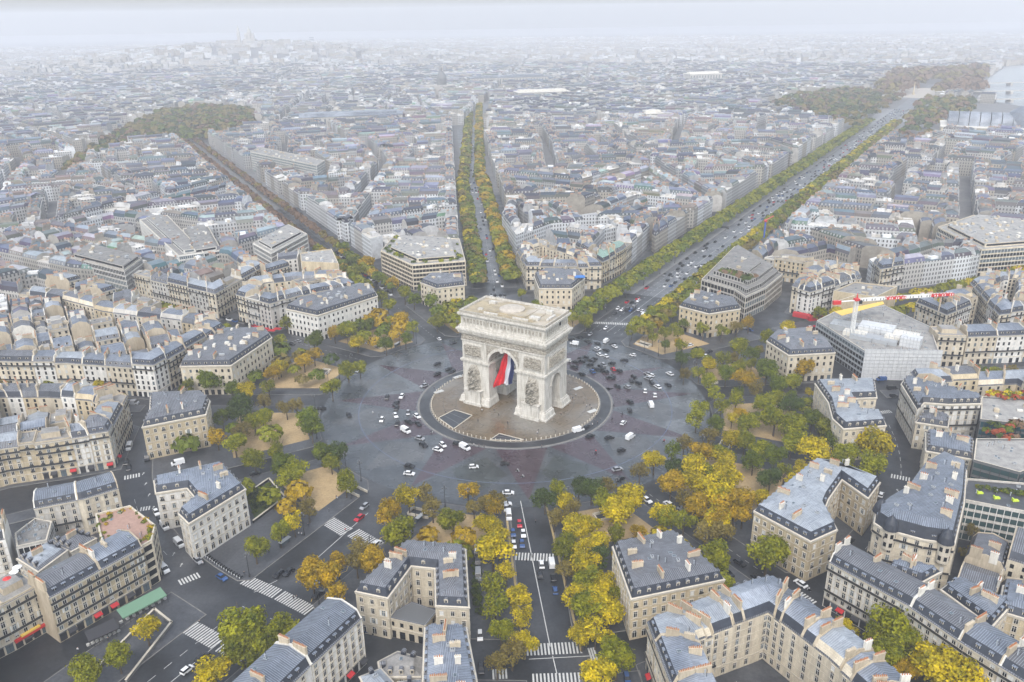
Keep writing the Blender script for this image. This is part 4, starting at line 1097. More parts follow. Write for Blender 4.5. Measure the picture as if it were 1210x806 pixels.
# glass fronted building in three tiers
for i, (pts, z, sb) in enumerate((([(829, 331), (868, 343), (881, 352), (905, 341), (925, 325), (868, 292)], 15, 0),)):
    P = G_(pts, z); reg(P); B = modern(P, z, 2, 'wall_grey', 'glass_dark', 3.6, 0, 'trim_stone', frame_step=2.6)
    q = offset(ccw(P), 4.5); M2 = MB(); Rf = B.Rf
    for (dd, z0, z1) in ((3.2, z, z+3.4), (6.5, z+3.4, z+6.6), (14, z+6.6, z+9)):
        q = offset(ccw(P), dd)
        if area(q) > 60:
            Rf.prism(q, z0, z1, 'wall_grey', 'roof_flat')
            for a in range(len(q)):
                s, e = q[a], q[(a+1) % len(q)]; u = unit(s, e); nn = (u[1], -u[0]); Lq = dist(s, e); kk = int(Lq/2.4)
                for w_ in range(kk):
                    c = lerp(s, e, (w_+.5)/kk); Rf.face([(c[0]-u[0]*.8+nn[0]*.05, c[1]-u[1]*.8+nn[1]*.05, z0+.8), (c[0]+u[0]*.8+nn[0]*.05, c[1]+u[1]*.8+nn[1]*.05, z0+.8), (c[0]+u[0]*.8+nn[0]*.05, c[1]+u[1]*.8+nn[1]*.05, z1-.5), (c[0]-u[0]*.8+nn[0]*.05, c[1]-u[1]*.8+nn[1]*.05, z1-.5)], 'glass_dark')
    B.clutter(offset(ccw(P), 15), z+9, 8)
    place(B, '', '', label='stepped glass and steel building with planted terraces beside the boulevard', name='office_building')
GARD2 = (offset(ccw(P), 7.2), 21.8)
block([(936, 339), (957, 345), (979, 339), (1000, 332), (1018, 327), (1012, 316), (975, 312), (950, 322)], 17.5, 'above the red cafe canopy', seed=31, step=15, court=False, walls=('wall_white', 'wall_cream'))
m = MB(); c = g(957, 372, 3)
for (px, py, ax) in ((947, 374, (.8, -.6)), (964, 377, (.97, .2))): m.obox(g(px, py, 3), ax, 5.2, 1.6, 2.4, 5.2, 'awning_red')
o = m.build('awning'); tag(o, 'deep red corner canopy of the cafe below the white corner house', 'awning')
block([(1027, 306), (1041, 318), (1079, 312), (1143, 304), (1158, 301), (1150, 285), (1095, 286)], 17.5, 'behind the crane arm', seed=33, step=17, court=True, walls=('wall_cream', 'wall_grey'))
mod([(1108, 269), (1160, 296), (1225, 291), (1215, 262), (1150, 255)], 20, 'white corner office block with rows of square windows at the photo edge', wall='wall_cream', setback=6, frame_step=2.6)
mod([(985, 345), (1035, 352), (1060, 340), (1010, 334)], 16, 'low tan building behind the tower crane', wall='wall_honey', plain=(0, 1))
block([(1147, 334), (1181, 372), (1225, 366), (1225, 325), (1170, 322)], 17.5, "in the two o'clock block", seed=35, step=16)
rowline([(1083, 357), (1119, 372), (1148, 360)], 17.5, 3, 12, 'below the crane arm tip', WS, ZS)
# building site
P = G_([(965, 380), (1023, 417), (1110, 418), (1099, 387), (1045, 362), (985, 370)], 15); reg(P)
B = modern(P, 15, 1, 'steel', 'glass_dark', 3.3, 0, 'steel', 'roof_flat', frame_step=2.6)
B.clutter(offset(ccw(P), 2), 15.1, 34)
pa, pb = g(985, 385, 17), g(1080, 402, 17); u_ = unit(pa, pb); v_ = (-u_[1], u_[0]); LL_ = dist(pa, pb)
for t_, o_, hx, hy, hh, mt in ((.12, 4, 7, 5, 3.2, 'steel'), (.3, -3, 6, 4, 2.4, 'party_white'), (.52, 6, 9, 6, 4.4, 'scaffold_sheet'), (.55, -6, 12, 4, 2.2, 'steel'), (.85, 2, 8, 7, 3.4, 'party_white'), (.98, -4, 5, 4, 5.0, 'scaffold_sheet')):
    c_ = lerp(pa, pb, t_); c_ = (c_[0]+v_[0]*o_, c_[1]+v_[1]*o_); B.Rf.obox(c_, u_, hx, hy, 15, 15+hh, mt)
    for a_ in range(-3, 4):
        for b_ in (-1, 1): B.Rf.obox((c_[0]+u_[0]*hx*a_/3+v_[0]*hy*b_, c_[1]+u_[1]*hx*a_/3+v_[1]*hy*b_), u_, .12, .12, 15, 15+hh+1.3, 'steel')
    for b_ in (-1, 1): B.Rf.obox((c_[0]+v_[0]*hy*b_, c_[1]+v_[1]*hy*b_), u_, hx, .06, 15+hh+1.1, 15+hh+1.25, 'steel')
site = place(B, '', '', label='building under construction with open floors and glass side around the crane', name='construction_building')
a, b = g(1023, 417, 15), g(1110, 418, 15); u = unit(a, b); nn = (u[1], -u[0]); m = MB(); L = dist(a, b)
m.obox((lerp(a, b, .5)[0]+nn[0]*1.2, lerp(a, b, .5)[1]+nn[1]*1.2), u, L/2+1, .12, 0, 17.5, 'scaffold_sheet')
for i in range(int(L/2.4)+1):
    p = lerp(a, b, i*2.4/L); m.obox((p[0]+nn[0]*1.4, p[1]+nn[1]*1.4), u, .05, .05, 0, 18.5, 'steel')
for k in range(9): m.obox((lerp(a, b, .5)[0]+nn[0]*1.45, lerp(a, b, .5)[1]+nn[1]*1.45), u, L/2+1, .05, k*2+1.2, k*2+1.3, 'steel')
o = m.build('scaffolding'); tag(o, 'white sheeted scaffolding covering the front of the building site', 'scaffolding')
m = MB(); P = G_([(985, 374), (1042, 362), (1044, 365), (994, 379)], 20); m.prism(ccw(P), 23, 23.15, 'yellow_sheet', 'yellow_sheet', bottom=True)
for p in P: m.obox(p, (1, 0), .1, .1, 15, 23, 'steel')
o = m.build('sheet_roof'); tag(o, 'long yellow protective sheet roof over the building site', 'cover')
rowline([(1109, 397), (1142, 398)], 18, 1, 14, 'beside the white scaffolding', ('wall_cream',), ('roof_flat',), flatroof=True)
rowline([(1143, 398), (1173, 397), (1204, 396), (1245, 392)], 16.5, 3, 14, 'beside the white scaffolding', ('wall_cream', 'wall_white', 'wall_cream'), ('zinc_blue', 'zinc_blue', 'zinc_pale'))
# right hand blocks
P1 = G_([(1065, 454), (1084, 485), (1092, 476), (1121, 478), (1159, 477), (1160, 470), (1070, 447)], 17.5)
reg(P1); B = hip(P1, 17.5, 1, 'wall_white', 'zinc_blue', 'slate', mh=2.4, fl=2.9, top=2.4, nch=6, balc=(1, 4), blank=(1,)); place(B, '', '', label='white apartment house with curved balconied front and large cream blank wall')
P1 = G_([(1082, 499), (1120, 505), (1122, 494), (1092, 487)], 13); reg(P1); B = hip(P1, 13, 1, 'wall_cream', 'zinc_grey', 'slate', mh=2.4, fl=2.9, top=2, nch=2); place(B, '', '', label='small house below the large cream blank wall, round dormers on dark roof')
P1 = G_([(1094, 533), (1149, 543), (1150, 521), (1094, 511)], 14.5); reg(P1); B = hip(P1, 14.5, 1, 'wall_cream', 'zinc_blue', 'slate', mh=2.6, fl=2.9, top=3, nch=3); place(B, '', '', label='cream house with six pale dormers beside the dark glass building')
mod([(1150, 545), (1205, 560), (1240, 545), (1240, 520), (1153, 520)], 16, 'black framed glass building with red shrubs on its terrace', wall='iron_grey', glass='glass_green', rib='iron_dark', frame_step=3)
mod([(1158, 497), (1230, 505), (1230, 474), (1160, 470)], 15, 'teal glass building under a roof garden at the photo edge', glass='glass_teal', wall='iron_grey', rib='iron_dark')
mod([(1137, 592), (1240, 612), (1240, 575), (1142, 567)], 16, 'grey modern office with long glass ribbons and a roof terrace of lime chairs', wall='wall_grey', glass='glass_green', frame_step=2.2, roof='pavement_grey')
MODT = (G_([(1150, 582), (1235, 600), (1235, 580), (1150, 572)], 16), 16.15)
# curved belle epoque corner
P1 = G_([(1033, 618), (1045, 626), (1063, 630), (1092, 638), (1128, 643), (1139, 596), (1142, 556), (1112, 542), (1088, 556), (1068, 584), (1046, 597), (1035, 606)], 19)
reg(P1); B = hip(P1, 19, 1, 'wall_cream', 'zinc_blue', 'slate', mh=4.4, fl=3.0, top=3.6, toph=1.5, nch=9, balc=(1, 4), dst=1, arched=True)
for px, py in ((1052, 626), (1117, 642), (1040, 606)):
    p = g(px, py, 19); B.Rf.lathe(p, [(2.1, 19.4), (2.7, 19.6), (2.5, 20.4), (2.1, 22.0), (1.2, 23.6), (.2, 24.6), (.02, 25.4)], 'slate', 14); B.W.lathe(p, [(2.1, 12), (2.1, 19.5)], 'trim_stone', 14); [B.W.lathe(p, [(2.16, z_), (2.16, z_+1.7)], 'glass_dark', 3, a_, a_+.5) for z_ in (13.2, 16.6) for a_ in (3.5, 4.4, 5.3)]
place(B, '', '', label='ornate curved corner house with turrets and wide blue zinc roof')
rowline([(980, 664), (1071, 714), (1141, 762), (1211, 805), (1260, 838)], 17.5, 5, 12, 'in the diagonal row', ('wall_white', 'wall_white', 'wall_cream'), ('zinc_grey', 'zinc_grey', 'zinc_blue'), shops=True, balc=(1, 4), bay=2.5, fr=[0, .38, .6, .76, .9, 1])
for pts, z, lab, zn, wl in (([(1112, 697), (1172, 741), (1195, 715), (1130, 684)], 17, 'slate-blue roofed rear house behind the diagonal row', 'zinc_blue', 'wall_cream'), ([(1180, 722), (1240, 740), (1240, 690), (1186, 692)], 16, 'brown stone rear house with blue roof at the photo edge', 'zinc_blue', 'wall_honey'), ([(1045, 672), (1090, 688), (1112, 676), (1062, 662)], 16, 'low blue zinc roof between the turreted house and the diagonal row', 'zinc_blue', 'wall_cream')):
    P1 = G_(pts, z); reg(P1); B = hip(P1, z, 1, wl, zn, 'slate', mh=2.3, fl=2.9, top=2.6, nch=3, dst=1); place(B, '', '', label=lab)
# bottom blocks
P1 = G_([(766, 735), (820, 714), (862, 700), (886, 691), (913, 686), (966, 724), (1017, 761), (1066, 803), (1110, 850), (1000, 900), (900, 880), (806, 840)], 17.5)
reg(P1); slab(offset(ccw(P1), -2.6), .14, 'pavement_grey')
rn = random.Random(77); hs, Q = cut_ring(ccw(P1), 12.5, 18, rn)
for F, Bk in hs:
    B = strip(F, Bk, 17.5+rn.choice((0, .6, -.8)), 1, wall='wall_cream', zinc=rn.choice(('zinc_pale', 'zinc_pale', 'zinc_blue')), fl=2.9, mh=2.5, balc=(1, 4), dst=rn.choice((0, 1)), shops=True); place(B, 'house', 'around the bottom courtyard')
q = court_cells(offset(Q, 5), rn, dep=11, step=16)
for c in q[1::2]:
    B = strip(c[:2], [c[3], c[2]], 16.5, 1, wall='wall_cream', zinc='zinc_pale', fl=2.9, mh=2.0, balc=()); place(B, 'wing', 'inside the bottom courtyard', name='court_building')
rowline([(300, 852), (362, 791), (427, 730)], 17.5, 2, 14, 'below the U-shaped house', ('wall_white', 'wall_white'), ('zinc_blue', 'zinc_blue'), fr=[0, .5, 1], balc=(), dst=2, shops=True)
P1 = G_([(502, 742), (551, 742), (565, 815), (565, 850), (498, 850)], 17); reg(P1); B = hip(P1, 17, 1, 'wall_cream', 'zinc_blue', 'zinc_grey', mh=2.4, fl=2.9, top=3.4, nch=8, dst=1); place(B, '', '', label='tall house with blue zinc roof touching the bottom edge beside the avenue')
for pts, z, lab, zn in (([(447, 782), (470, 770), (500, 778), (498, 800), (450, 800)], 7, 'low flat dark roof in the yard below the U-shaped town house', 'roof_flat'), ([(425, 800), (450, 790), (470, 812), (440, 830)], 9, 'small yard building with pale glazed roof at the bottom', 'zinc_pale'), ([(470, 806), (498, 803), (498, 840), (472, 840)], 8, 'small blue-roofed yard building at the bottom', 'zinc_blue')):
    P1 = G_(pts, z); reg(P1); B = hip(P1, z, 1, 'wall_cream', zn, zn, mh=.8, fl=2.9, top=1.2, nch=0, blank=(1, 3)); place(B, '', '', label=lab, name='low_building')

# --- the rest of the city: blocks between the avenues
PARKS = [ccw(G_(p, z)) for p, z in (
    ([(60, 216), (104, 190), (150, 172), (205, 167), (255, 164), (302, 150), (298, 130), (240, 126), (185, 134), (140, 158), (95, 186)], 6),
    ([(905, 124), (945, 112), (1000, 106), (1080, 113), (1030, 152), (1000, 150), (950, 136), (912, 130)], 6),
    ([(1052, 166), (1092, 116), (1150, 118), (1150, 130), (1110, 150), (1090, 168)], 6),
    ([(1030, 108), (1060, 86), (1165, 82), (1160, 112), (1090, 112)], 6),
    ([(1090, 158), (1120, 120), (1300, 118), (1300, 162)], 6))]
SEINE = ccw(G_([(1150, 120), (1165, 95), (1190, 78), (1500, 70), (1500, 130), (1300, 140), (1160, 118)], 0))
CORR = []
for th, hr, hb, reach, _n in AV: CORR.append((polar(th, 150), polar(th, reach), hb+.5))
CORR = [c for i, c in enumerate(CORR) if i not in (0,)]
CORR += [((-10, 160), (-46, 596), 16), ((-46, 596), (-63, 1111), 16), ((-63, 1111), (-52, 1500), 12)]
def blocked(p, pad=0):
    r = math.hypot(*p)
    if r < 188+pad: return True
    for a, b, w in CORR:
        if segdist(p, a, b) < w+pad: return True
    for P in PARKS:
        if inside(p, P): return True
    return inside(p, SEINE)
TBB = [(min(p[0] for p in P)-1, max(p[0] for p in P)+1, min(p[1] for p in P)-1, max(p[1] for p in P)+1, P) for P in TRACED]
def taken(p):
    for x0, x1, y0, y1, P in TBB:
        if x0 < p[0] < x1 and y0 < p[1] < y1 and inside(p, P): return True
    return False
CELLS = []
def subdivide(P, rn, depth=0):
    c = cen(P)
    d = math.hypot(c[0]-CX, c[1]-CY); A = area(P)
    lim = 8200 if d < 1300 else 9500 if d < 2500 else 16000 if d < 4500 else 40000
    if d-math.sqrt(A) > 6800: return
    if A < lim*rn.uniform(.8, 1.5) or depth > 18: CELLS.append(P); return
    # longest direction
    n = len(P); best = None
    for i in range(n):
        for j in range(i+1, n):
            L = dist(P[i], P[j])
            if best is None or L > best[0]: best = (L, unit(P[i], P[j]))
    i = max(range(n), key=lambda i: dist(P[i], P[(i+1) % n])); e = unit(P[i], P[(i+1) % n])
    u = e if abs(e[0]*best[1][0]+e[1]*best[1][1]) > .72 else (-e[1], e[0])
    if abs(u[0]*best[1][0]+u[1]*best[1][1]) < .6: u = best[1]
    ts = [p[0]*u[0]+p[1]*u[1] for p in P]; t = min(ts)+(max(ts)-min(ts))*rn.uniform(.38, .62)
    a = R(rn.uniform(-7, 7)); w = (u[0]*math.cos(a)-u[1]*math.sin(a), u[0]*math.sin(a)+u[1]*math.cos(a))
    o = (cen(P)[0]*0+u[0]*t, u[1]*t); k = (-u[1], u[0]); m_ = sum(p[0]*k[0]+p[1]*k[1] for p in P)/n; o = (o[0]+k[0]*m_, o[1]+k[1]*m_)
    A1 = clip(P, o, w); B1 = clip(P, o, (-w[0], -w[1]))
    for Q in (A1, B1):
        if len(Q) > 2 and area(Q) > 50: subdivide(Q, rn, depth+1)
rn = random.Random(4)
RF = 7200
for k in range(12):
    th0 = AV[k][0]; th1 = AV[(k+1) % 12][0]+(360 if k == 11 else 0)
    if th0 > 100 and th1 < 250: reach = 420
    elif k in (3, 4, 8): reach = 900
    else: reach = RF
    cutR = min(reach, max(400, min(AV[k][3], AV[(k+1) % 12][3])))
    tm = R((th0+th1)/2); dm = (math.sin(tm), math.cos(tm))
    for part in (0, 1):
        if part == 1 and cutR >= reach: continue
        wd = 12 if part and reach > 1000 else 0
        W = ccw([polar(th0-wd, 150), polar(th0-wd, reach), polar((th0+th1)/2, reach*1.04), polar(th1+wd, reach), polar(th1+wd, 150)])
        for th, s, hb in ((th0, 1, AV[k][2]), (th1, -1, AV[(k+1) % 12][2])):
            rc = AV[k][3] if s > 0 else AV[(k+1) % 12][3]
            t = R(th+((-9 if 300 < th % 360 < 340 else 8) if part and rc > 1000 else 0)); nr = (math.cos(t)*s, -math.sin(t)*s); hh = (hb+1) if part == 0 else 1; o = polar(th, 1120) if part and rc > 1000 else (0, 0)
            W = clip(W, (o[0]+nr[0]*hh, o[1]+nr[1]*hh), nr) if len(W) > 2 else W
        W = clip(W, (dm[0]*186, dm[1]*186), dm)
        W = clip(W, (dm[0]*cutR, dm[1]*cutR), dm if part else (-dm[0], -dm[1])) if len(W) > 2 else W
        for deg in (-37, 37):
            if len(W) < 3: break
            t = R(deg); s = 1 if deg < 0 else -1; W = clip(W, (CX, CY-80), (math.cos(t)*s, -math.sin(t)*s))
        if len(W) > 2 and area(W) > 400: subdivide(W, rn)
specs = []
for P in CELLS:
    c = cen(P); d = dcam(*c, 10)
    if not inview(c[0], c[1], 10, 90) and d > 330: continue
    if math.hypot(c[0]-CX, c[1]-CY) < 250 and not inview(c[0], c[1], 10, 200): continue
    rn2 = random.Random(int(c[0]*7+c[1]*13)); st = 7 if d < 1500 else 6
    Q = offset(P, st)
    if len(Q) < 3 or area(Q) < 250 or area(Q) > area(P): continue
    wdt = min(max(abs((p[0]-Q[i][0])*-unit(Q[i], Q[(i+1) % len(Q)])[1]+(p[1]-Q[i][1])*unit(Q[i], Q[(i+1) % len(Q)])[0]) for p in Q) for i in range(len(Q)))
    e = rn2.uniform(15.5, 19)
    if d > 3200:
        specs += [(F, Bk, e+rn2.uniform(-4, 5), d, 0) for F, Bk in ([(c_[:2], [c_[3], c_[2]]) for c_ in court_cells(Q, rn2, 5, 16, 26)])]
    elif wdt < 27:
        specs += [(c_[:2], [c_[3], c_[2]], e+rn2.uniform(-2, 2), d, 0) for c_ in court_cells(Q, rn2, 1, 12, 15)]
    else:
        hs, q = cut_ring(Q, 12, 21 if d < 1200 else 28, rn2)
        specs += [(F, Bk, e+rn2.choice((0, 0, 0, -1.2, 1.0, .5, -2.5)), d, 0) for F, Bk in hs]
        if area(q) > 120: specs += [(c_[:2], [c_[3], c_[2]], e+rn2.uniform(-10, -1), d, 1) for c_ in court_cells(q, rn2, 2.5, 11, 16)]
good = []
for F, Bk, e, d, court in specs:
    c = cen(F+Bk); pts = F+Bk+[c]+[cen([F[0], F[-1]]), cen([Bk[0], Bk[-1]])]
    if any(blocked(p) for p in pts): continue
    if d < 1300 and any(taken(p) for p in pts): continue
    if not inview(c[0], c[1], 10, 70) : continue
    if area(ccw(F+Bk[::-1])) < 30 or dist(F[0], F[-1]) < 3: continue
    if math.hypot(c[0]+1178, c[1]-3615) < 90: continue
    good.append((dcam(c[0], c[1])+(60 if court else 0), F, Bk, e, court, c, None, 'court house' if court else 'house', 'outer blocks near '+clock(*c)+" o'clock", 'houses in the blocks beyond the ring street'))
good += [x for x in DEF if inview(x[5][0], x[5][1], 10, 60)]
good.sort(key=lambda a: a[0])
NIND = max(0, 296-len(BUILT))
print('traced', len(BUILT), 'auto', len(good), 'cells', len(CELLS), 'individual reach', good[NIND][0] if good else 0, time.time()-T0)
paved = set()
for d, F, Bk, e, court, c, kw, kind, loc, grp in good[:NIND]:
    kw = kw or dict(wall=rnd.choice(WS), zinc=rnd.choice(ZS), fl=2.9, mh=2.4, flatroof=rnd.random() < .14, balc=(1, 4), dst=rnd.choice((0, 1)), man=rnd.choice(('slate', 'slate', 'zinc_grey')))
    B = strip(F, Bk, e, (max(2, tier_at(*c)) if court else tier_at(*c)), **kw)
    place(B, kind, loc, grp, 'court_building' if court else 'apartment_building')
# everything farther: one mass
WT = [(.47, .445, .40), (.55, .53, .50), (.66, .66, .66), (.76, .78, .80), (.44, .40, .34), (.48, .48, .48), (.58, .56, .53)]
RT = [(.10, .125, .17), (.13, .16, .22), (.19, .225, .29), (.07, .085, .115), (.26, .295, .35), (.12, .13, .15), (.16, .16, .16), (.40, .42, .45), (.05, .06, .085), (.22, .19, .165), (.09, .115, .16), (.14, .17, .225)]
FC = MB(tint=True)
def far_house(F, Bk, e, d, court, c):
    z0 = hz(*c); wt = rnd.choice(WT); ck = (int(c[0]//95)*31+int(c[1]//95)*17) % 97; rt0 = RT[ck % 12]; k = rnd.uniform(.85, 1.15); wt = WT[(ck*5) % 7] if rnd.random() < .6 else wt; wt = tuple(min(.7, x*k*.72) for x in wt); rt = rt0 if rnd.random() < .68 else rnd.choice(RT); rt = tuple(q_*rnd.uniform(.66, .88) for q_ in rt); dk = tuple(x*rnd.uniform(.3, .6) for x in rt); f = FC
    n = len(F); E_ = e+z0
    def wall(a, b, top, win=True):
        L = dist(a, b); f.face([(*a, z0), (*b, z0), (*b, top), (*a, top)], 'far_wall' if win and d < 2600 else 'far_plain', wt, [(0.4, 0), (L+.4, 0), (L+.4, top-z0), (.4, top-z0)])
    flatr = rnd.random() < (.22 if d < 2000 else .3)
    if d > 3200:
        P = ccw(F+Bk[::-1])
        for i in range(len(P)):
            a, b = P[i], P[(i+1) % len(P)]
            if (b[1]-a[1])*(CX-a[0])-(b[0]-a[0])*(CY-a[1]) > 0 or True: wall(a, b, E_)
        f.face([(*p, E_) for p in P], 'far_roof', rt); return
    for i in range(n-1): wall(F[i], F[i+1], E_)
    for i in range(n-1, 0, -1): wall(Bk[i], Bk[i-1], E_)
    if flatr:
        f.face([(*p, E_) for p in F]+[(*p, E_) for p in Bk[::-1]], 'far_roof', rnd.choice(((.5, .48, .44), (.3, .3, .3), (.62, .6, .56), rt))); wall(F[0], Bk[0], E_+.6, False); wall(Bk[-1], F[-1], E_+.6, False)
        if d < 2200:
            for _ in range(2):
                t = rnd.uniform(.2, .8); p = lerp(lerp(F[0], F[-1], t), lerp(Bk[0], Bk[-1], t), rnd.uniform(.3, .7)); f.obox(p, unit(F[0], F[-1]), rnd.uniform(1, 3.5), rnd.uniform(1, 2.2), E_, E_+rnd.uniform(1, 3), 'far_plain', rnd.choice(WT))
        return
    mh = rnd.uniform(2, 3.2); prof = [(0, 0), (.12, mh), (.5, mh+rnd.uniform(.8, 2)), (.88, mh), (1, 0)]
    pts = [[(*lerp(F[i], Bk[i], t), E_+h) for t, h in prof] for i in range(n)]
    for kx in range(4):
        for i in range(n-1): f.face([pts[i][kx], pts[i+1][kx], pts[i+1][kx+1], pts[i][kx+1]], 'far_roof', dk if kx in (0, 3) else rt)
    up = rnd.uniform(.2, .8)
    for idx in (0, n-1):
        pr = pts[idx]; a, b = F[idx], Bk[idx]; L = dist(a, b)
        f.face([(*a, z0), (*b, z0)]+[(x, y, z+up) for x, y, z in reversed(pr)], 'far_plain', wt)
    if d < 2400:
        u = unit(F[0], Bk[0])
        for t in (.3, .7):
            p = lerp(F[0], Bk[0], t); f.obox(p, u, rnd.uniform(1, 2.2), .35, E_+mh-.5, E_+mh+rnd.uniform(1.6, 2.6), 'far_plain', tuple(x*.8 for x in wt))
            if d < 1500: f.obox(p, u, 1.4, .3, E_+mh+2.2, E_+mh+3.4, 'far_plain', (.4, .25, .18))
        if d < 1500:
            for i in range(n-1):
                L = dist(F[i], F[i+1]); q = int((L-2)/3.2)
                if q < 1: continue
                uu = unit(F[i], F[i+1]); nv = (-uu[1], uu[0])
                for j in range(q):
                    p = lerp(F[i], F[i+1], (j+1)/(q+1)); f.obox((p[0]+nv[0]*.9, p[1]+nv[1]*.9), uu, .6, .7, E_+.4, E_+1.8, 'far_plain', (.4, .4, .4))
for x in good[NIND:]: far_house(x[1], x[2], x[3], x[0], x[4], x[5])
city = FC.build('distant_buildings'); tag(city, 'sea of pale houses with blue-grey roofs fading into the haze', 'buildings', kind='stuff')
print('city faces', len(FC.f), time.time()-T0)

# ------------------------------------------------------------------ trees
def crown_mesh(seed, n, size, boxy=False, sparse=False, name='crown'):
    rr = random.Random(seed); m = MB(); lobes = []
    for i in range(11 if not boxy else 8):
        a = rr.uniform(0, 6.283); el = rr.uniform(-.35, 1.0); r_ = rr.uniform(.35, .68)
        if boxy: lobes.append((Vector((rr.uniform(-.5, .5), rr.uniform(-.5, .5), rr.uniform(-.6, .6))), rr.uniform(.4, .5)))
        else: lobes.append((Vector((math.cos(a)*r_*math.cos(el), math.sin(a)*r_*math.cos(el), math.sin(el)*.62-.05)), rr.uniform(.3, .46)*(.85 if sparse else 1)))
    if not sparse: lobes.append((Vector((0, 0, 0)), .55))
    for i in range(n):
        c, r_ = rr.choice(lobes); d = Vector((rr.gauss(0, 1), rr.gauss(0, 1), rr.gauss(.25, 1))).normalized()
        p = c+d*r_*(rr.uniform(.55, 1.08) if rr.random() < .8 else rr.uniform(.1, 1.25)); nn = (d+Vector((rr.gauss(0, .5), rr.gauss(0, .5), rr.gauss(.2, .5)))).normalized()
        u = nn.orthogonal().normalized(); w = nn.cross(u); a = rr.uniform(0, 3.14); u2 = u*math.cos(a)+w*math.sin(a); w2 = nn.cross(u2); s = size*rr.uniform(.55, 1.25)
        b = p+nn*s*.3
        m.face([tuple(p+u2*s), tuple(b+w2*s*.8), tuple(p-u2*s), tuple(b-w2*s*.8)], 'leaf_green')
    return m.mesh(name)
def trunk_mesh(seed):
    rr = random.Random(seed); m = MB(); m.tube((0, 0, -1.0), (.0, 0, -.35), .055, .035, 'bark', 6)
    for i in range(6):
        a = i*1.05+rr.uniform(-.3, .3); m.tube((0, 0, -.5+rr.uniform(0, .2)), (math.cos(a)*rr.uniform(.4, .7), math.sin(a)*rr.uniform(.4, .7), rr.uniform(0, .5)), .028, .008, 'bark', 4, False)
    return m.mesh('trunk')
CROWN = [crown_mesh(100+i, 2300, .072) for i in range(6)]; CROWNS = [crown_mesh(200+i, 950, .072, sparse=True) for i in range(4)]
CROWNM = [crown_mesh(300+i, 520, .13) for i in range(4)]; CROWNB = [crown_mesh(400+i, 480, .13, boxy=True) for i in range(3)]; TRUNK = [trunk_mesh(i) for i in range(3)]
CN = dict(g='green', l='yellow-green', y='golden yellow', o='orange-tinged', b='thin brownish', d='dark green', r='rusty')
CM = dict(g='leaf_green', l='leaf_lime', y='leaf_yellow', o='leaf_orange', b='leaf_brown', d='leaf_dark', r='leaf_rust')
ntree = 0; FARTREES = []
PIT = MB()
def tree_at(x, y, r_, col, h=None, boxy=False, where=None, key=None, stem=2.4):
    global ntree
    hc = h or (stem+r_*.85); d = dcam(x, y)
    if ntree >= 296: FARTREES.append((x, y, r_, col, hc, boxy)); return
    ntree += 1
    root = empty('plane_tree', (x, y, .1))
    near = d < 520
    me = CROWNB[ntree % 3] if boxy else CROWNS[ntree % 4] if near and (col == 'b' or (r_ < 6.2 and rnd.random() < .45)) else CROWN[ntree % 6] if near else CROWNM[ntree % 4]
    o = inst('crown', me, root, (0, 0, hc), rnd.uniform(0, 6.28), (r_*rnd.uniform(.86, 1.14), r_*rnd.uniform(.86, 1.14), r_*rnd.uniform(.82, 1.06)))
    o.material_slots[0].link = 'OBJECT'; o.material_slots[0].material = MATS[CM[col]]
    inst('trunk', TRUNK[ntree % 3], root, (0, 0, hc), rnd.uniform(0, 6.28), (r_*1.1, r_*1.1, hc))
    sz = 'large' if r_ > 6.3 else 'small' if r_ < 4 else 'medium'
    w = where or f"near {clock(x, y)} o'clock round the arch"
    later(root, f"{sz} {CN[col]} tree {w}", math.hypot(x, y) if key is None else key, '%s from the arch', 'tree', None if where is None else 'trees in rows '+where)
    return root
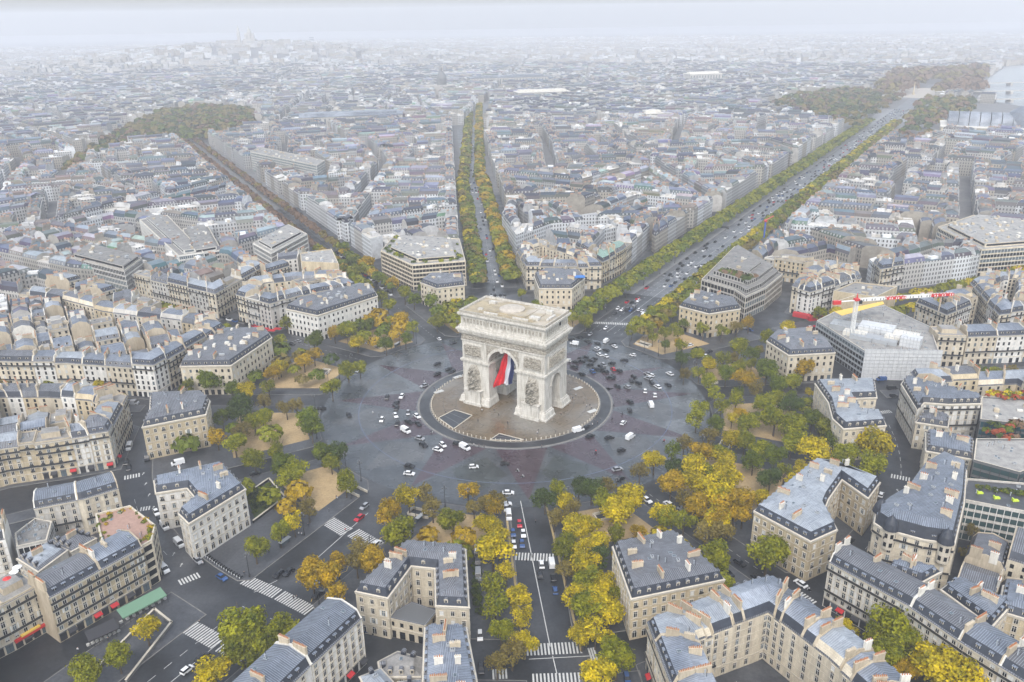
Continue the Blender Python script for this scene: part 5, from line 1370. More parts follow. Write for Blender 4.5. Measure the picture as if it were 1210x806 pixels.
TL = """248 448 6 g;221 457 4.5 l;275 462 4.5 g;292 462 5 y;283 483 6.5 d;286 508 5 b;277 523 5 l;256 516 4.6 o;328 435 4 y;322 441 4.5 o;317 457 4.5 l;312 475 4.5 b;310 494 5 l;364 495 6 g;368 507 5 g;350 480 4 b;338 482 4 b;
392 458 5 l;411 437 5 l;425 434 4 l;384 534 5 g;399 537 5 d;391 545 4 l;327 532 4.5 l;300 542 5 l;335 551 5.5 g;352 556 5 l;342 564 5 l;408 570 4.6 l;364 601 4 b;347 617 4.2 y;331 626 4 l;483 589 5 y;503 584 4 b;460 606 5.2 o;473 630 6 l;
553 579 4.4 o;511 601 4 b;535 613 5 l;574 599 4 b;575 621 4.4 y;301 647 4.6 l;330 630 4 l;369 680 5.4 o;389 678 5 o;399 705 4 o;426 646 4 b;399 665 4 o;421 664 4.4 b;439 663 4.6 o;290 738 7 l;306 757 6 l;284 762 6 l;330 745 5 l;
172 742 4.4 y;139 776 4 l;97 795 4.5 l;250 797 5 y;644 589 4.6 d;659 576 3.8 l;667 594 4.4 y;677 603 4.2 b;684 576 4.2 d;699 579 4.5 d;716 576 4 b;716 591 5 l;744 589 6.2 y;731 604 5.6 y;677 623 5.2 y;587 589 3.6 b;579 598 4 o;577 621 4.4 y;
794 532 4.4 g;773 544 4.6 y;756 557 4 b;808 524 4 b;796 554 4.4 d;830 534 5 o;853 537 5 l;793 571 5.4 o;820 554 5.4 y;820 571 5 y;846 584 7 y;860 560 5.5 y;848 612 5.4 o;783 608 4.8 y;808 616 4.8 l;808 589 4.2 b;823 597 4.6 o;823 495 4.6 l;828 482 4.4 l;845 502 4.8 g;852 480 4.6 l;838 514 4.6 b;826 440 4 l;808 442 3.6 b;838 450 4 l;753 628 3.6 o;
582 653 6.2 y;582 690 4.6 l;585 715 4.8 l;610 705 4.4 y;617 730 4.6 y;592 745 3.6 l;605 770 4.6 b;587 783 4 b;667 646 4.4 l;684 651 4.4 y;706 641 4.4 y;709 658 4.6 d;694 670 5 y;699 686 4.8 l;669 675 3.8 b;679 705 4.4 y;709 708 5.2 y;719 723 4.6 y;694 720 5 l;704 745 4.8 y;729 780 5 l;709 797 5 y;756 642 3.2 o;
788 613 4.6 l;843 653 4.8 l;858 442 4.6 g;880 448 5 o;906 438 5.4 g;935 451 5 l;904 479 5.4 l;916 495 6.4 l;935 479 5.4 d;940 505 6.4 l;974 506 5.8 l;898 533 5 l;916 538 5 g;959 534 6 y;856 545 5 y;852 576 6.6 y;868 594 7 o;848 616 5 y;999 535 5 l;1039 527 7.2 y;1030 552 6 l;993 548 5 l;910 566 5 d;907 652 7 l;852 665 4 l;855 628 4.4 b;
1054 742 6.4 l;1066 758 5.5 l;1036 755 4.8 l;999 742 3.6 y;1106 785 6.6 y;1133 794 6.2 y;1072 792 3.6 o;1048 777 4.4 l;858 697 3.2 l;395 393 4.6 o;339 381 4.8 l;371 401 5.2 g;410 391 5.6 l;422 405 4.2 y;430 387 4.8 g;331 402 4 l;331 433 4 y;351 421 4.2 b;359 427 4.2 o;371 419 4.6 o;267 388 3.4 l;407 293 5 g;413 311 5 g;423 321 5 l;435 311 5.2 o;446 328 4.6 g;463 334 5.2 o;450 351 4.8 l;459 361 4.8 l;478 347 5.4 l;489 354 4.6 g;506 341 6 g;509 357 5.6 g;
473 377 5 o;488 387 4.6 l;516 379 5 l;479 400 4 g;456 407 4.4 g;436 384 4.4 g;423 402 4.2 l;410 436 3.6 l;831 389 4.8 l;853 391 4.8 l;871 386 4.4 b;885 381 4.6 o;873 409 5.8 l;907 399 5 l;929 389 5 y;855 425 4.6 l;806 409 4.2 l;806 423 4.2 d;824 419 3.8 l;786 393 4 l;907 433 5 g;951 435 5.4 o;968 371 4.6 l;875 435 4.8 l;888 418 4.8 g;
116 457 3.6 y;1125 452 5 l;1140 447 5 l;1158 444 5 g;1175 443 5 l;1195 441 5 b;1110 460 4.6 l;1150 628 3 b;262 493 4.6 g;300 497 4.4 l;870 470 4.8 l;885 500 5 l;880 520 5 l;935 525 5 l;865 520 4.6 y;890 545 4.4 g;878 605 5 o;835 630 4.6 b;835 560 4.6 l;985 520 4.6 g;950 480 4.8 l;960 495 4.6 g;895 460 4.8 b;920 455 4.6 g;845 465 4.4 l;700 620 4.2 y;655 612 3.8 b;560 601 3.4 b;590 630 3.8 y;598 675 3.8 y;620 760 3.8 y;690 690 4.2 l;712 690 4.4 y;725 700 3.8 l;688 750 4 y;720 765 4 l"""
TPOS = []
for t in TL.replace('\n', '').split(';'):
    px, py, r_, c = t.split(); px = float(px); py = float(py); r_ = float(r_)*1.25; hc = 2.4+r_*.85
    x, y = g(px, py, hc); tree_at(x, y, r_, c); TPOS.append((x, y, r_))
rt_ = random.Random(5)
for k, cols, n in ((0, 'lgy', 9), (1, 'lglo', 16), (2, 'lgylb', 20), (3, 'lgylo', 24), (4, 'yolyg', 15), (5, 'yol', 8), (6, 'ylo', 5), (7, 'lob', 4), (8, 'lgbg', 4), (9, 'gldb', 10), (10, 'glo', 14), (11, 'gly', 22)):
    th0, th1, h0, h1 = GAPS[k]; tries = 0; made = 0
    while made < n and tries < 400:
        tries += 1; p = polar(rt_.uniform(th0+6, th1-6), rt_.uniform(106, 166)); r_ = rt_.uniform(3.6, 5.6)
        if taken(p) or any(taken((p[0]+a, p[1]+b)) for a, b in ((5, 0), (-5, 0), (0, 5), (0, -5))): continue
        if any(math.hypot(p[0]-a, p[1]-b) < (r_+c_)*.8 for a, b, c_ in TPOS): continue
        if math.hypot(*p) < 124 and rt_.random() < (.25 if k in (1, 2, 3, 4, 0) else .7): continue
        if not inview(p[0], p[1], 5, 10): continue
        TPOS.append((*p, r_)); tree_at(p[0], p[1], r_, rt_.choice(cols)); made += 1
OCC = []
n_named = ntree
def row(fn, r0, r1, step, cols, r_=4.0, where='', boxy=False, h=None, jit=.8):
    s = r0; i = 0
    while s < r1:
        x, y = fn(s); x += rnd.uniform(-jit, jit); y += rnd.uniform(-jit, jit)
        if inview(x, y, 5, 20) and not taken((x, y)): ROWQ.append((dcam(x, y), x, y, r_*rnd.uniform(.85, 1.15), rnd.choice(cols), h, boxy, where, s))
        s += step; i += 1
ROWQ = []
fr = lambda o: (lambda s: (lerp((-10, 160), (-46, 596), (s-160)/436)[0]+o, lerp((-10, 160), (-46, 596), (s-160)/436)[1]+o*.08) if s < 596 else (lerp((-46, 596), (-63, 1111), (s-596)/515)[0]+o*.8, s))
for o, cols in ((-14, 'lbggy'), (-10, 'lggb'), (10, 'loogl'), (14, 'ollog')): row(fr(o), 196 if o > 0 else 190, 1450, 8.5, cols, 4.7, 'lining the straight avenue behind the arch')
for o, cols in ((-18.5, 'lglg'), (-26, 'lgll'), (18.5, 'lgyl'), (26, 'llgb')): row(lambda s, o=o: avp(31, s, o), 118 if o < 0 else 112, 1250, 8.8, cols, 4.1, 'lining the wide boulevard', h=7.4, jit=1.)
for o in (-8.5, 8.5): row(lambda s, o=o: avp(332, s, o), 330, 1150, 9, 'rrrrb', 3.7, 'on the avenue leading to the park')
for o in (-8, 8): row(lambda s, o=o: avp(332, s, o), 200, 330, 9, 'lglo', 4.4, 'on the avenue leading to the park')
for o in (-10, 10): row(lambda s, o=o: avp(303, s, o), 250, 620, 8, 'lglb', 4.2, 'on the ten o\'clock avenue')
for o in (-9, 9): row(lambda s, o=o: avp(63.5, s, o), 235, 640, 9, 'llyl', 4.2, 'on the avenue behind the crane')
for o in (-9, 9): row(lambda s, o=o: avp(272.5, s, o), 200, 330, 12, 'bl', 3.2, 'on the side avenue near nine o\'clock')
ROWQ.sort(key=lambda a: a[0])
for d, x, y, r_, c, h, bx, wh, s in ROWQ: tree_at(x, y, r_, c, h=h, boxy=bx, where=wh, key=s)
print('trees', ntree, 'named', n_named, 'far', len(FARTREES), time.time()-T0)
# far trees as one mass
FT = {}
def blob(mb, x, y, z, r_, col, n, seed, ks=1):
    rr = random.Random(seed)
    for i in range(n):
        d = Vector((rr.gauss(0, 1), rr.gauss(0, 1), abs(rr.gauss(.3, .8)))).normalized(); p = Vector((x, y, z))+Vector((d.x*r_, d.y*r_, d.z*r_*.85))*rr.uniform(.7, 1.05)
        nn = (d+Vector((rr.gauss(0, .4), rr.gauss(0, .4), .2))).normalized(); u = nn.orthogonal().normalized(); w = nn.cross(u); s = r_*rr.uniform(.28, .5)*ks
        mb.face([tuple(p+u*s), tuple(p+w*s), tuple(p-u*s), tuple(p-w*s)], col)
m = MB()
for i, (x, y, r_, c, hc, bx) in enumerate(FARTREES): blob(m, x, y, hc-r_*.25, r_*1.1, CM[c], 90 if dcam(x, y) < 900 else 30, i, .6 if dcam(x, y) < 900 else 1)
o = m.build('trees'); tag(o, 'distant street trees merging into long green and rust lines', 'trees', kind='stuff')
def wood(P, name, label, cols, step, r0, seed):
    rr = random.Random(seed); m = MB(); xs = [p[0] for p in P]; ys = [p[1] for p in P]; x = min(xs); k = 0
    while x < max(xs):
        y = min(ys)
        while y < max(ys):
            q = (x+rr.uniform(-.4, .4)*step, y+rr.uniform(-.4, .4)*step)
            if inside(q, P) and rr.random() < .8 and segdist(q, polar(31, 150), polar(31, 2150)) > 24: r_ = r0*rr.uniform(.75, 1.3); blob(m, q[0], q[1], 5+r_*.6, r_, CM[rr.choice(cols)], 26, k); k += 1
            y += step
        x += step
    o = m.build(name); tag(o, label, 'wood', kind='stuff')
wood(PARKS[0], 'wood', 'park of yellowing trees in the haze toward eleven o\'clock', 'bgdbrgdb', 12, 6.4, 1)
wood(PARKS[1], 'wood', 'brownish garden wood before the end of the boulevard', 'bdrbgd', 17, 7, 2)
wood(PARKS[2], 'wood', 'rust-brown wood on the far side of the boulevard end', 'bdrbdg', 17, 7, 3)
wood(PARKS[3], 'wood', 'hazy brown garden beyond the far square', 'rbrr', 26, 13, 4)
# green spaces on roofs and yards
def garden(P, z, name, label, cols, n, r_=(1., 2.), seed=1, rim=True):
    rr = random.Random(seed); m = MB(); P = ccw(P); k = 0; nn = len(P)
    while k < n:
        i = rr.randrange(nn); q = lerp(lerp(P[i], P[(i+1) % nn], rr.random()), cen(P), rr.uniform(.03, .3 if rim else .95)); r = rr.uniform(*r_); blob(m, q[0], q[1], z+r*.3, r, rr.choice(cols), 26, seed*99+k); k += 1
    o = m.build(name); tag(o, label, 'plants', kind='stuff')
garden(offset(ccw(GARD1[0]), 2), GARD1[1], 'roof_shrubbery', 'shrubs planted round the roof terrace behind the arch', ['leaf_green', 'leaf_lime', 'leaf_dark'], 70, (1., 2.2), 3)
garden([lerp(p, cen(GARD2[0]), .1) for p in GARD2[0]][:4], GARD2[1]-1, 'roof_shrubbery', 'dense shrubs on the glass building terraces', ['leaf_dark', 'leaf_rust', 'leaf_dark', 'leaf_green'], 90, (1.4, 2.8), 4)
garden(TERR[0], TERR[1], 'terrace_shrubbery', 'potted shrubs round the tiled corner roof terrace', ['leaf_green', 'leaf_lime', 'leaf_orange'], 46, (.5, 1.0), 5)
garden(G_([(1150, 520), (1205, 528), (1230, 505), (1165, 500)], 14), 15.5, 'roof_shrubbery', 'red and green shrubs terraced on the dark glass building', ['leaf_red', 'leaf_dark', 'leaf_red', 'leaf_green', 'leaf_rust'], 34, (1.0, 2.), 6, False)
garden(G_([(1160, 470), (1230, 478), (1230, 468), (1165, 462)], 15), 15.6, 'roof_shrubbery', 'yellow and red shrubs on the teal glass building roof', ['leaf_red', 'leaf_yellow', 'leaf_green'], 34, (1., 2.), 7, False)
garden(G_([(1150, 579), (1236, 592), (1236, 586), (1152, 574)], 16), 16.4, 'roof_shrubbery', 'grassy strip along the grey modern office roof', ['leaf_green', 'leaf_dark', 'leaf_lime'], 50, (.6, 1.2), 8, False)
garden(G_([(1133, 648), (1170, 662), (1215, 676), (1215, 658), (1150, 640)], 3), 1, 'garden_shrubbery', 'brown and green sloping garden below the grey modern office', ['leaf_brown', 'leaf_green', 'leaf_rust'], 80, (1., 2.2), 9, False)
HG_ = G_([(290, 585), (318, 571), (334, 590), (301, 613)], 0); m = MB(); sheet(m, HG_, .17, 'grass'); structure(m, 'lawn')
garden(HG_, .2, 'hedge_shrubbery', 'clipped hedges filling the walled garden beside the pale town house', ['leaf_dark', 'leaf_green', 'leaf_dark'], 60, (.8, 1.6), 10, False)
garden(G_([(555, 655), (566, 655), (570, 730), (560, 730)], 0), .3, 'hedge_shrubbery', 'narrow hedge strip beside the U-shaped town house', ['leaf_dark', 'leaf_green'], 46, (.7, 1.3), 11, False)
m = MB()
for k, (th0, th1, h0, h1) in enumerate(GAPS):
    pass
m.v or None
# town house gardens: low walls
def lowwall(pts, z, label, h=1.6, mat='wall_cream', name='garden_wall', th=.25):
    m = MB(); q = G_(pts, z) if pts[0][0] is not None and z is not None else pts
    for i in range(len(q)-1): L = dist(q[i], q[i+1]); m.obox(lerp(q[i], q[i+1], .5), unit(q[i], q[i+1]), L/2+th, th, 0, h, mat); m.obox(lerp(q[i], q[i+1], .5), unit(q[i], q[i+1]), L/2+th+.1, th+.1, h, h+.15, 'trim_stone')
    o = m.build(name); tag(o, label, 'wall'); return o
lowwall([(288, 589), (318, 568), (337, 590), (300, 618)], 0, 'dark fence wall round the hedge garden of the pale town house', 1.3, 'iron_dark')
lowwall([(100, 808), (183, 722), (203, 738), (150, 806)], 0, 'stone parapet round the sunken ramp opening', 1.1, 'kerb_stone', 'ramp_wall')
m = MB(); q = G_([(104, 806), (183, 726), (199, 739), (140, 806)], 0); sheet(m, q, .02, 'grate_dark'); structure(m, 'road_ramp')
for i, (c1, lab, mt) in enumerate((((156, 712), 'long green awning over the pavement cafe beside the ramp', 'awning_green'), ((117, 745), 'dark canopy over the pavement terrace left of the green awning', 'awning_dark'))):
    p0, p1 = (g(138, 724, 3), g(190, 697, 3)) if i == 0 else (g(100, 750, 3), g(136, 734, 3)); u = unit(p0, p1); nn = (u[1], -u[0]); m = MB(); L = dist(p0, p1); d_ = 4.2
    m.face([(*p0, 4.2), (*p1, 4.2), (p1[0]+nn[0]*d_, p1[1]+nn[1]*d_, 3.0), (p0[0]+nn[0]*d_, p0[1]+nn[1]*d_, 3.0)], mt)
    m.face([(p0[0]+nn[0]*d_, p0[1]+nn[1]*d_, 3.0), (p1[0]+nn[0]*d_, p1[1]+nn[1]*d_, 3.0), (p1[0]+nn[0]*d_, p1[1]+nn[1]*d_, 2.6), (p0[0]+nn[0]*d_, p0[1]+nn[1]*d_, 2.6)], mt)
    for k in range(8): q_ = lerp(p0, p1, k/7); m.obox((q_[0]+nn[0]*d_, q_[1]+nn[1]*d_), u, .05, .05, 0, 3, 'iron_dark'); m.obox((q_[0]+nn[0]*2, q_[1]+nn[1]*2), u, .5, .4, 0, .75, 'curtain')
    o = m.build('awning'); tag(o, lab, 'awning')

m = MB(); p0, p1 = g(4, 715, 17.5), g(42, 694, 17.5); u = unit(p0, p1); nn = (u[1], -u[0]); c = lerp(p0, p1, .5); c = (c[0]+nn[0]*.4, c[1]+nn[1]*.4); m.obox(c, u, dist(p0, p1)/2, .5, 3.0, 3.9, 'red_paint'); m.obox((c[0]+nn[0]*.02, c[1]+nn[1]*.02), u, dist(p0, p1)*.3, .52, 3.9, 4.5, 'yellow_sheet')
o = m.build('shop_fascia'); tag(o, 'red and yellow shop fascia at street level near the bottom corner', 'shop sign')
# ------------------------------------------------------------------ vehicles
def wheel_into(m, x, y, r_=.33):
    n = 8; A = [(x+r_*math.cos(6.283*i/n), y, r_+r_*math.sin(6.283*i/n)) for i in range(n)]; s = .1 if y > 0 else -.1
    B = [(a, y+s, b) for a, _, b in A]; m.face(B, 'tyre')
    for i in range(n): m.face([A[i], A[(i+1) % n], B[(i+1) % n], B[i]], 'tyre')
def car_meshes(c, kind):
    body = MB(); gl = MB(); wh = MB(); pm = 'car_'+c
    if kind == 'car': L, W, prof, cab = 4.4, 1.8, [(-2.2, .35), (-2.2, .78), (-1.7, .95), (1.0, .95), (2.05, .72), (2.2, .55), (2.2, .3)], [(-1.85, .95), (-1.25, 1.46), (.35, 1.46), (1.05, .95)]
    elif kind == 'hatch': L, W, prof, cab = 3.8, 1.7, [(-1.9, .35), (-1.9, .9), (-1.8, 1.0), (.9, .98), (1.7, .78), (1.9, .55), (1.9, .3)], [(-1.85, 1.0), (-1.6, 1.5), (.2, 1.52), (1.0, .98)]
    else: L, W, prof, cab = 5.2, 2.0, [(-2.6, .35), (-2.6, 2.1), (-2.4, 2.25), (1.2, 2.25), (1.9, 1.35), (2.5, 1.1), (2.6, .5), (2.6, .3)], [(1.15, 1.4), (1.1, 2.15), (1.3, 2.15), (1.95, 1.35)]
    def ext(m, P, w0, w1, mat, top=None):
        zm = max(z for _, z in P); zl = min(z for _, z in P); W_ = lambda z: w0+(w1-w0)*(z-zl)/(zm-zl)
        A = [(x, -W_(z), z) for x, z in P]; B = [(x, W_(z), z) for x, z in P]; n = len(P)
        m.face(A, mat); m.face(B[::-1], mat)
        for i in range(n):
            j = (i+1) % n; mt = top if (top and P[i][1] > zm-.05 and P[j][1] > zm-.05) else mat
            m.face([A[i], B[i], B[j], A[j]], mt)
    ext(body, prof, W/2, W/2-(.06 if kind != 'van' else .12), pm)
    ext(gl, cab, W/2-.06, W/2-.26, 'glass_dark')
    if kind != 'van': body.obox(((cab[1][0]+cab[2][0])/2, 0), (1, 0), (cab[2][0]-cab[1][0])/2+.02, W/2-.27, cab[1][1]-.02, cab[1][1]+.04, pm)
    else:
        for s in (-1, 1): gl.obox((1.35, s*(W/2-.05)), (1, 0), .4, .05, 1.4, 1.95, 'glass_dark')
    wheels = []
    for x in (-L*.31, L*.31):
        for y in (-W/2-.0+.12, W/2-.12):
            k = MB(); wheel_into(k, x, y+(.02 if y > 0 else -.02)*4); wheels.append(k.mesh('wheel')); wheel_into(wh, x, y+(.02 if y > 0 else -.02)*4)
    allm = MB()
    for s in (body, gl, wh):
        for f, mi in zip(s.f, s.m): allm.face([s.v[i] for i in f], s.mats[mi])
    return body.mesh('body'), gl.mesh('windows'), wheels, allm.mesh('car')
CARM = {(c, k): car_meshes(c, k) for c in CARC for k in ('car', 'hatch', 'van')}
ncar = 0; FARCARS = []; CARPOS = []
CARN = dict(k='black', w='white', g='grey', b='blue', r='red'); KN = dict(car='car', hatch='small car', van='van')
def car(x, y, hd, c, k='car', where=None, parts=None):
    """hd: heading, degrees clockwise from straight away"""
    global ncar
    if any(abs(x-a)+abs(y-b) < 2.6 for a, b in CARPOS): return
    CARPOS.append((x, y)); d = dcam(x, y, 0)
    if ncar >= 290: FARCARS.append((x, y, hd, c, k)); return
    ncar += 1; rz = math.pi/2-R(hd); b, gl, wh, al = CARM[(c, k)]; nm = {'car': 'car', 'hatch': 'car', 'van': 'van'}[k]
    if d < 470:
        root = empty(nm, (x, y, .02), rz); root.scale = (1.1, 1.1, 1.1); inst('body', b, root); inst('glass', gl, root)
        for w in wh: inst('wheel', w, root)
    else: root = inst(nm, al, None, (x, y, .02), rz)
    if where and where.startswith('parked'): where = where.replace('along', 'on')+f" near {clock(x, y)} o'clock"
    wh_ = where or (f"on the roundabout near {clock(x, y)} o'clock" if math.hypot(x, y) < 97 else f"beyond the roundabout near {clock(x, y)} o'clock")
    later(root, f"{CARN[c]} {KN[k]} {wh_}", math.hypot(x, y), '%s from the arch', nm, 'vehicles round and near the arch' if where is None else 'vehicles '+where.split(' near ')[0])
CL = """516.8 430.5 k;531 436.5 k;534.6 439.5 k;516.6 442.3 k;501.3 456 g;518.8 400.8 w;535.4 406 k;675.1 401.3 k;678.7 406.5 w v;686 423.7 k;678.4 433.5 k;687.4 442.3 k;697 431.4 k;702.4 424.3 k;700 439 b;709.3 433.3 k;714.7 439.3 k;724.5 436.5 r;722.9 429.7 k;715.3 420.7 w;708.2 419 w;706.3 412 w;706 406 k;716.3 403.5 w v;724.3 406.8 k;716 414 k;684.7 399 k;693.7 392.6 k;697.5 395.3 g;694 404 k;715.8 388 w;726.5 370.8 k;745.3 367 b;754.3 355.5 w;729.5 456.5 k;754 453 k;744.5 475 k;744.2 484.8 k;736.6 500 w h;744.7 517 w v;720.2 517.6 k;734.4 532.3 k;697.5 515.4 k;693.4 504.8 k;683.3 508.9 w v;457.4 469.7 k;474.8 468.5 w;468 477 k;468.6 482.6 k;482.2 488.3 g;467.3 491.3 w;492.7 492 w;451.2 496.5 w;469.3 501.2 k;483 499 k;493.9 501.2 k;479.3 509.4 w v;412.3 491 k h;496.1 518.3 g;500.3 526 k;517.5 531.7 w;523.4 526.3 w h;549.2 529.3 w v;540.5 524.5 k;559.9 552 w h;483.7 551 k;483.7 560 w;430.6 599.2 g;424.7 612.4 r;302 560 k;596.5 548.6 k;600.7 582.6 w;592.8 588.8 b;597.7 596 w;598 601 w;601.2 610 w v;613.8 619.3 r;729.5 554.8 g;733 566 k;769 444 w;776.9 457.3 w;773.9 467.2 w;769 479 w v;762.2 462.3 w;764.5 591.3 w;808 603.7 g v;606.4 630 b;618.3 630.8 w;616.8 642.7 b;607.1 643.7 w;639.9 667.3 w;651.8 666.3 w v;638.2 680 k;653.8 683.4 k;656 698.3 b;829 632.8 w;860 678 k;239 777 k;253 782.7 k;221.3 792 w;193.5 673 w v;153 528.8 w v;149 546.6 k;152 553.3 k;151.9 492.5 w;210.4 547.9 w v;329 679.2 k;341 676.7 k;445 643 w;874 665.6 k;895 684 k;380 483 k;376 703 k;425 438 w;441 403 w;435 406 w;815 408 w;822 412 k;828 417 r;838 416 k;1078 466 k;946 690 w;1056 468 k;790 596 w;833 421 w;345 407 k;352 403 g;330 412 w"""
def heading(x, y):
    r_ = math.hypot(x, y); a = math.degrees(math.atan2(x, y)) % 360
    if r_ < 96: return a-90+rnd.uniform(-28, 28)
    best = min(AV, key=lambda v: abs((a-v[0]+180) % 360-180)); da = abs((a-best[0]+180) % 360-180)
    if 168 < r_ < 193 and da > 6: return a-90
    if 96 <= r_ < 168 and da > 14: return a-90+rnd.uniform(-10, 10)
    side = ((a-best[0]+180) % 360-180) > 0
    return best[0] if side else best[0]+180
for t in CL.replace('\n', '').split(';'):
    p = t.split(); x, y = g(float(p[0]), float(p[1]), .4); k = {'v': 'van', 'h': 'hatch'}.get(p[3] if len(p) > 3 else '', rnd.choice(('car', 'car', 'hatch')))
    car(x, y, heading(x, y), p[2], k)
for _ in range(34):
    a_ = rnd.uniform(14, 80); r_ = rnd.uniform(56, 93); x, y = polar(a_, r_); car(x, y, heading(x, y), rnd.choice('kkkkkkwwgg'), rnd.choice(('car', 'hatch', 'car')))
Q = []
for o, dr in ((-11.5, 180), (-8, 180), (-4.6, 180), (-1.6, 180), (2, 0), (5, 0), (8.5, 0), (11.5, 0)):
    s = 150+rnd.uniform(0, 10)
    while s < 1500:
        Q.append((s, *avp(31, s, o), 31+dr, 'on the wide boulevard behind the arch')); s += rnd.expovariate(1/26.)+6.5
for o, dr in ((-4.5, 176), (-1.8, 176), (2, -4), (4.8, -4)):
    s = 170
    while s < 900: Q.append((s, *fr(o)(s), dr, 'on the straight avenue behind the arch')); s += rnd.expovariate(1/30.)+7
for th in (63.5, 86, 332, 303, 272.5, 117, 148.5, 40, 48):
    for o in (-5.6, 5.6) if th not in (40, 48) else ():
        s = 196
        while s < 330: Q.append((s, *avp(th, s, o), th+(180 if o < 0 else 0), 'parked along a side avenue')); s += rnd.choice((5.6, 5.8, 6, 12, 20))
for a0, a1 in ((196, 236), (100, 112), (118, 145), (66, 82), (36, 60), (252, 300)):
    a = a0
    while a < a1:
      if min(abs((a-v[0]+180) % 360-180)-math.degrees(v[1]/174)-3 for v in AV) > 0: Q.append((175, *polar(a, 174.2), a-90, 'parked along the ring street'))
      a += rnd.choice((1.9, 2.0, 2.1, 5))
for k, (th, hr, hb, rc, _n) in enumerate(AV):   # service lanes beside the gardens
    if k in (6,): 
        for s in (-1, 1):
            t = 128
            while t < 230: Q.append((t, *avp(th, t, s*21.5), th, 'in the service lane beside the median trees')); t += rnd.choice((6, 7, 14, 30))
Q.sort(key=lambda a: dcam(a[1], a[2]))
for s, x, y, hd, wh in Q:
    if inview(x, y, 0, 5): car(x, y, hd, rnd.choice('kkkkwwwggbkr' if rnd.random() < .9 else 'kwg'), rnd.choice(('car', 'car', 'hatch', 'hatch', 'van')), wh)
m = MB()
for x, y, hd, c, k in FARCARS: m.obox((x, y), (math.sin(R(hd)), math.cos(R(hd))), 2.2, .9, .1, 1.0, 'car_'+c); m.obox((x, y), (math.sin(R(hd)), math.cos(R(hd))), 1.2, .8, 1.0, 1.5, 'glass_dark')
if m.v: o = m.build('traffic'); tag(o, 'distant traffic as tiny dots along the wide boulevard', 'cars', kind='stuff')
print('cars', ncar, len(FARCARS), time.time()-T0)
# motor scooters with riders
def limb_body(pts, rad, edges, name, mat):
    me = bpy.data.meshes.new(name); me.from_pydata([Vector(p) for p in pts], edges, []); o = bpy.data.objects.new(name, me); COL.objects.link(o)
    sk = o.modifiers.new('s', 'SKIN'); sb = o.modifiers.new('d', 'SUBSURF'); sb.levels = 1
    for i, v in enumerate(me.skin_vertices[0].data): v.radius = (rad[i], rad[i]); v.use_root = (i == 0)
    bpy.context.view_layer.update(); m2 = bpy.data.meshes.new_from_object(o.evaluated_get(bpy.context.evaluated_depsgraph_get())); bpy.data.objects.remove(o); return m2
def person_mesh(pose):
    if pose == 'walk': pts = [(0, 0, .95), (0, 0, 1.2), (0, 0, 1.42), (0, 0, 1.52), (0, 0, 1.66), (-.1, .02, .9), (-.12, .14, .5), (-.12, .0, .08), (-.12, .14, .04), (.1, -.02, .9), (.12, -.02, .5), (.12, -.24, .1), (.12, -.12, .04), (-.2, 0, 1.38), (-.27, -.1, 1.1), (-.25, .08, .88), (.2, 0, 1.38), (.27, .06, 1.1), (.25, .2, .9)]
    else: pts = [(0, -.1, .85), (0, -.05, 1.1), (0, .03, 1.32), (0, .05, 1.42), (0, .08, 1.56), (-.12, 0, .82), (-.18, .35, .8), (-.18, .3, .38), (-.18, .45, .34), (.12, 0, .82), (.18, .35, .8), (.18, .3, .38), (.18, .45, .34), (-.2, .03, 1.28), (-.26, .25, 1.08), (-.25, .5, 1.1), (.2, .03, 1.28), (.26, .25, 1.08), (.25, .5, 1.1)]
    rad = [.16, .15, .16, .07, .12, .1, .075, .05, .05, .1, .075, .05, .05, .07, .05, .04, .07, .05, .04]
    E_ = [(0, 1), (1, 2), (2, 3), (3, 4), (0, 5), (5, 6), (6, 7), (7, 8), (0, 9), (9, 10), (10, 11), (11, 12), (2, 13), (13, 14), (14, 15), (2, 16), (16, 17), (17, 18)]
    base = limb_body(pts, rad, E_, 'person', None); out = {}
    for c in ('cloth_dark', 'cloth_red', 'cloth_pale'):
        me = base.copy(); me.materials.clear(); me.materials.append(MATS[c]); me.materials.append(MATS['skin']); me.materials.append(MATS['iron_dark'])
        for p in me.polygons:
            z = p.center.z; p.material_index = (0 if z > .9 else 2) if z < 1.46 else (1 if pose == 'walk' and z < 1.68 else 2)
        out[c] = me
    return out
PM = person_mesh('walk'); PS = person_mesh('ride')
def scooter_mesh():
    m = MB()
    for y in (-.6, .62):
        n = 10; 
        for i in range(n):
            a, b = 6.283*i/n, 6.283*(i+1)/n
            m.face([(-.07, y+.3*math.cos(a), .3+.3*math.sin(a)), (.07, y+.3*math.cos(a), .3+.3*math.sin(a)), (.07, y+.3*math.cos(b), .3+.3*math.sin(b)), (-.07, y+.3*math.cos(b), .3+.3*math.sin(b))], 'tyre')
        m.face([(.07, y+.3*math.cos(6.283*i/n), .3+.3*math.sin(6.283*i/n)) for i in range(n)], 'steel')
    m.obox((0, -.35), (0, 1), .5, .17, .4, .78, 'car_k'); m.obox((0, .1), (0, 1), .3, .2, .3, .42, 'car_k'); m.obox((0, .5), (0, 1), .06, .2, .4, 1.0, 'car_w'); m.tube((-.3, .48, 1.05), (.3, .48, 1.05), .03, .03, 'iron_dark', 5)
    return m.mesh('motor_scooter')
SM = scooter_mesh()
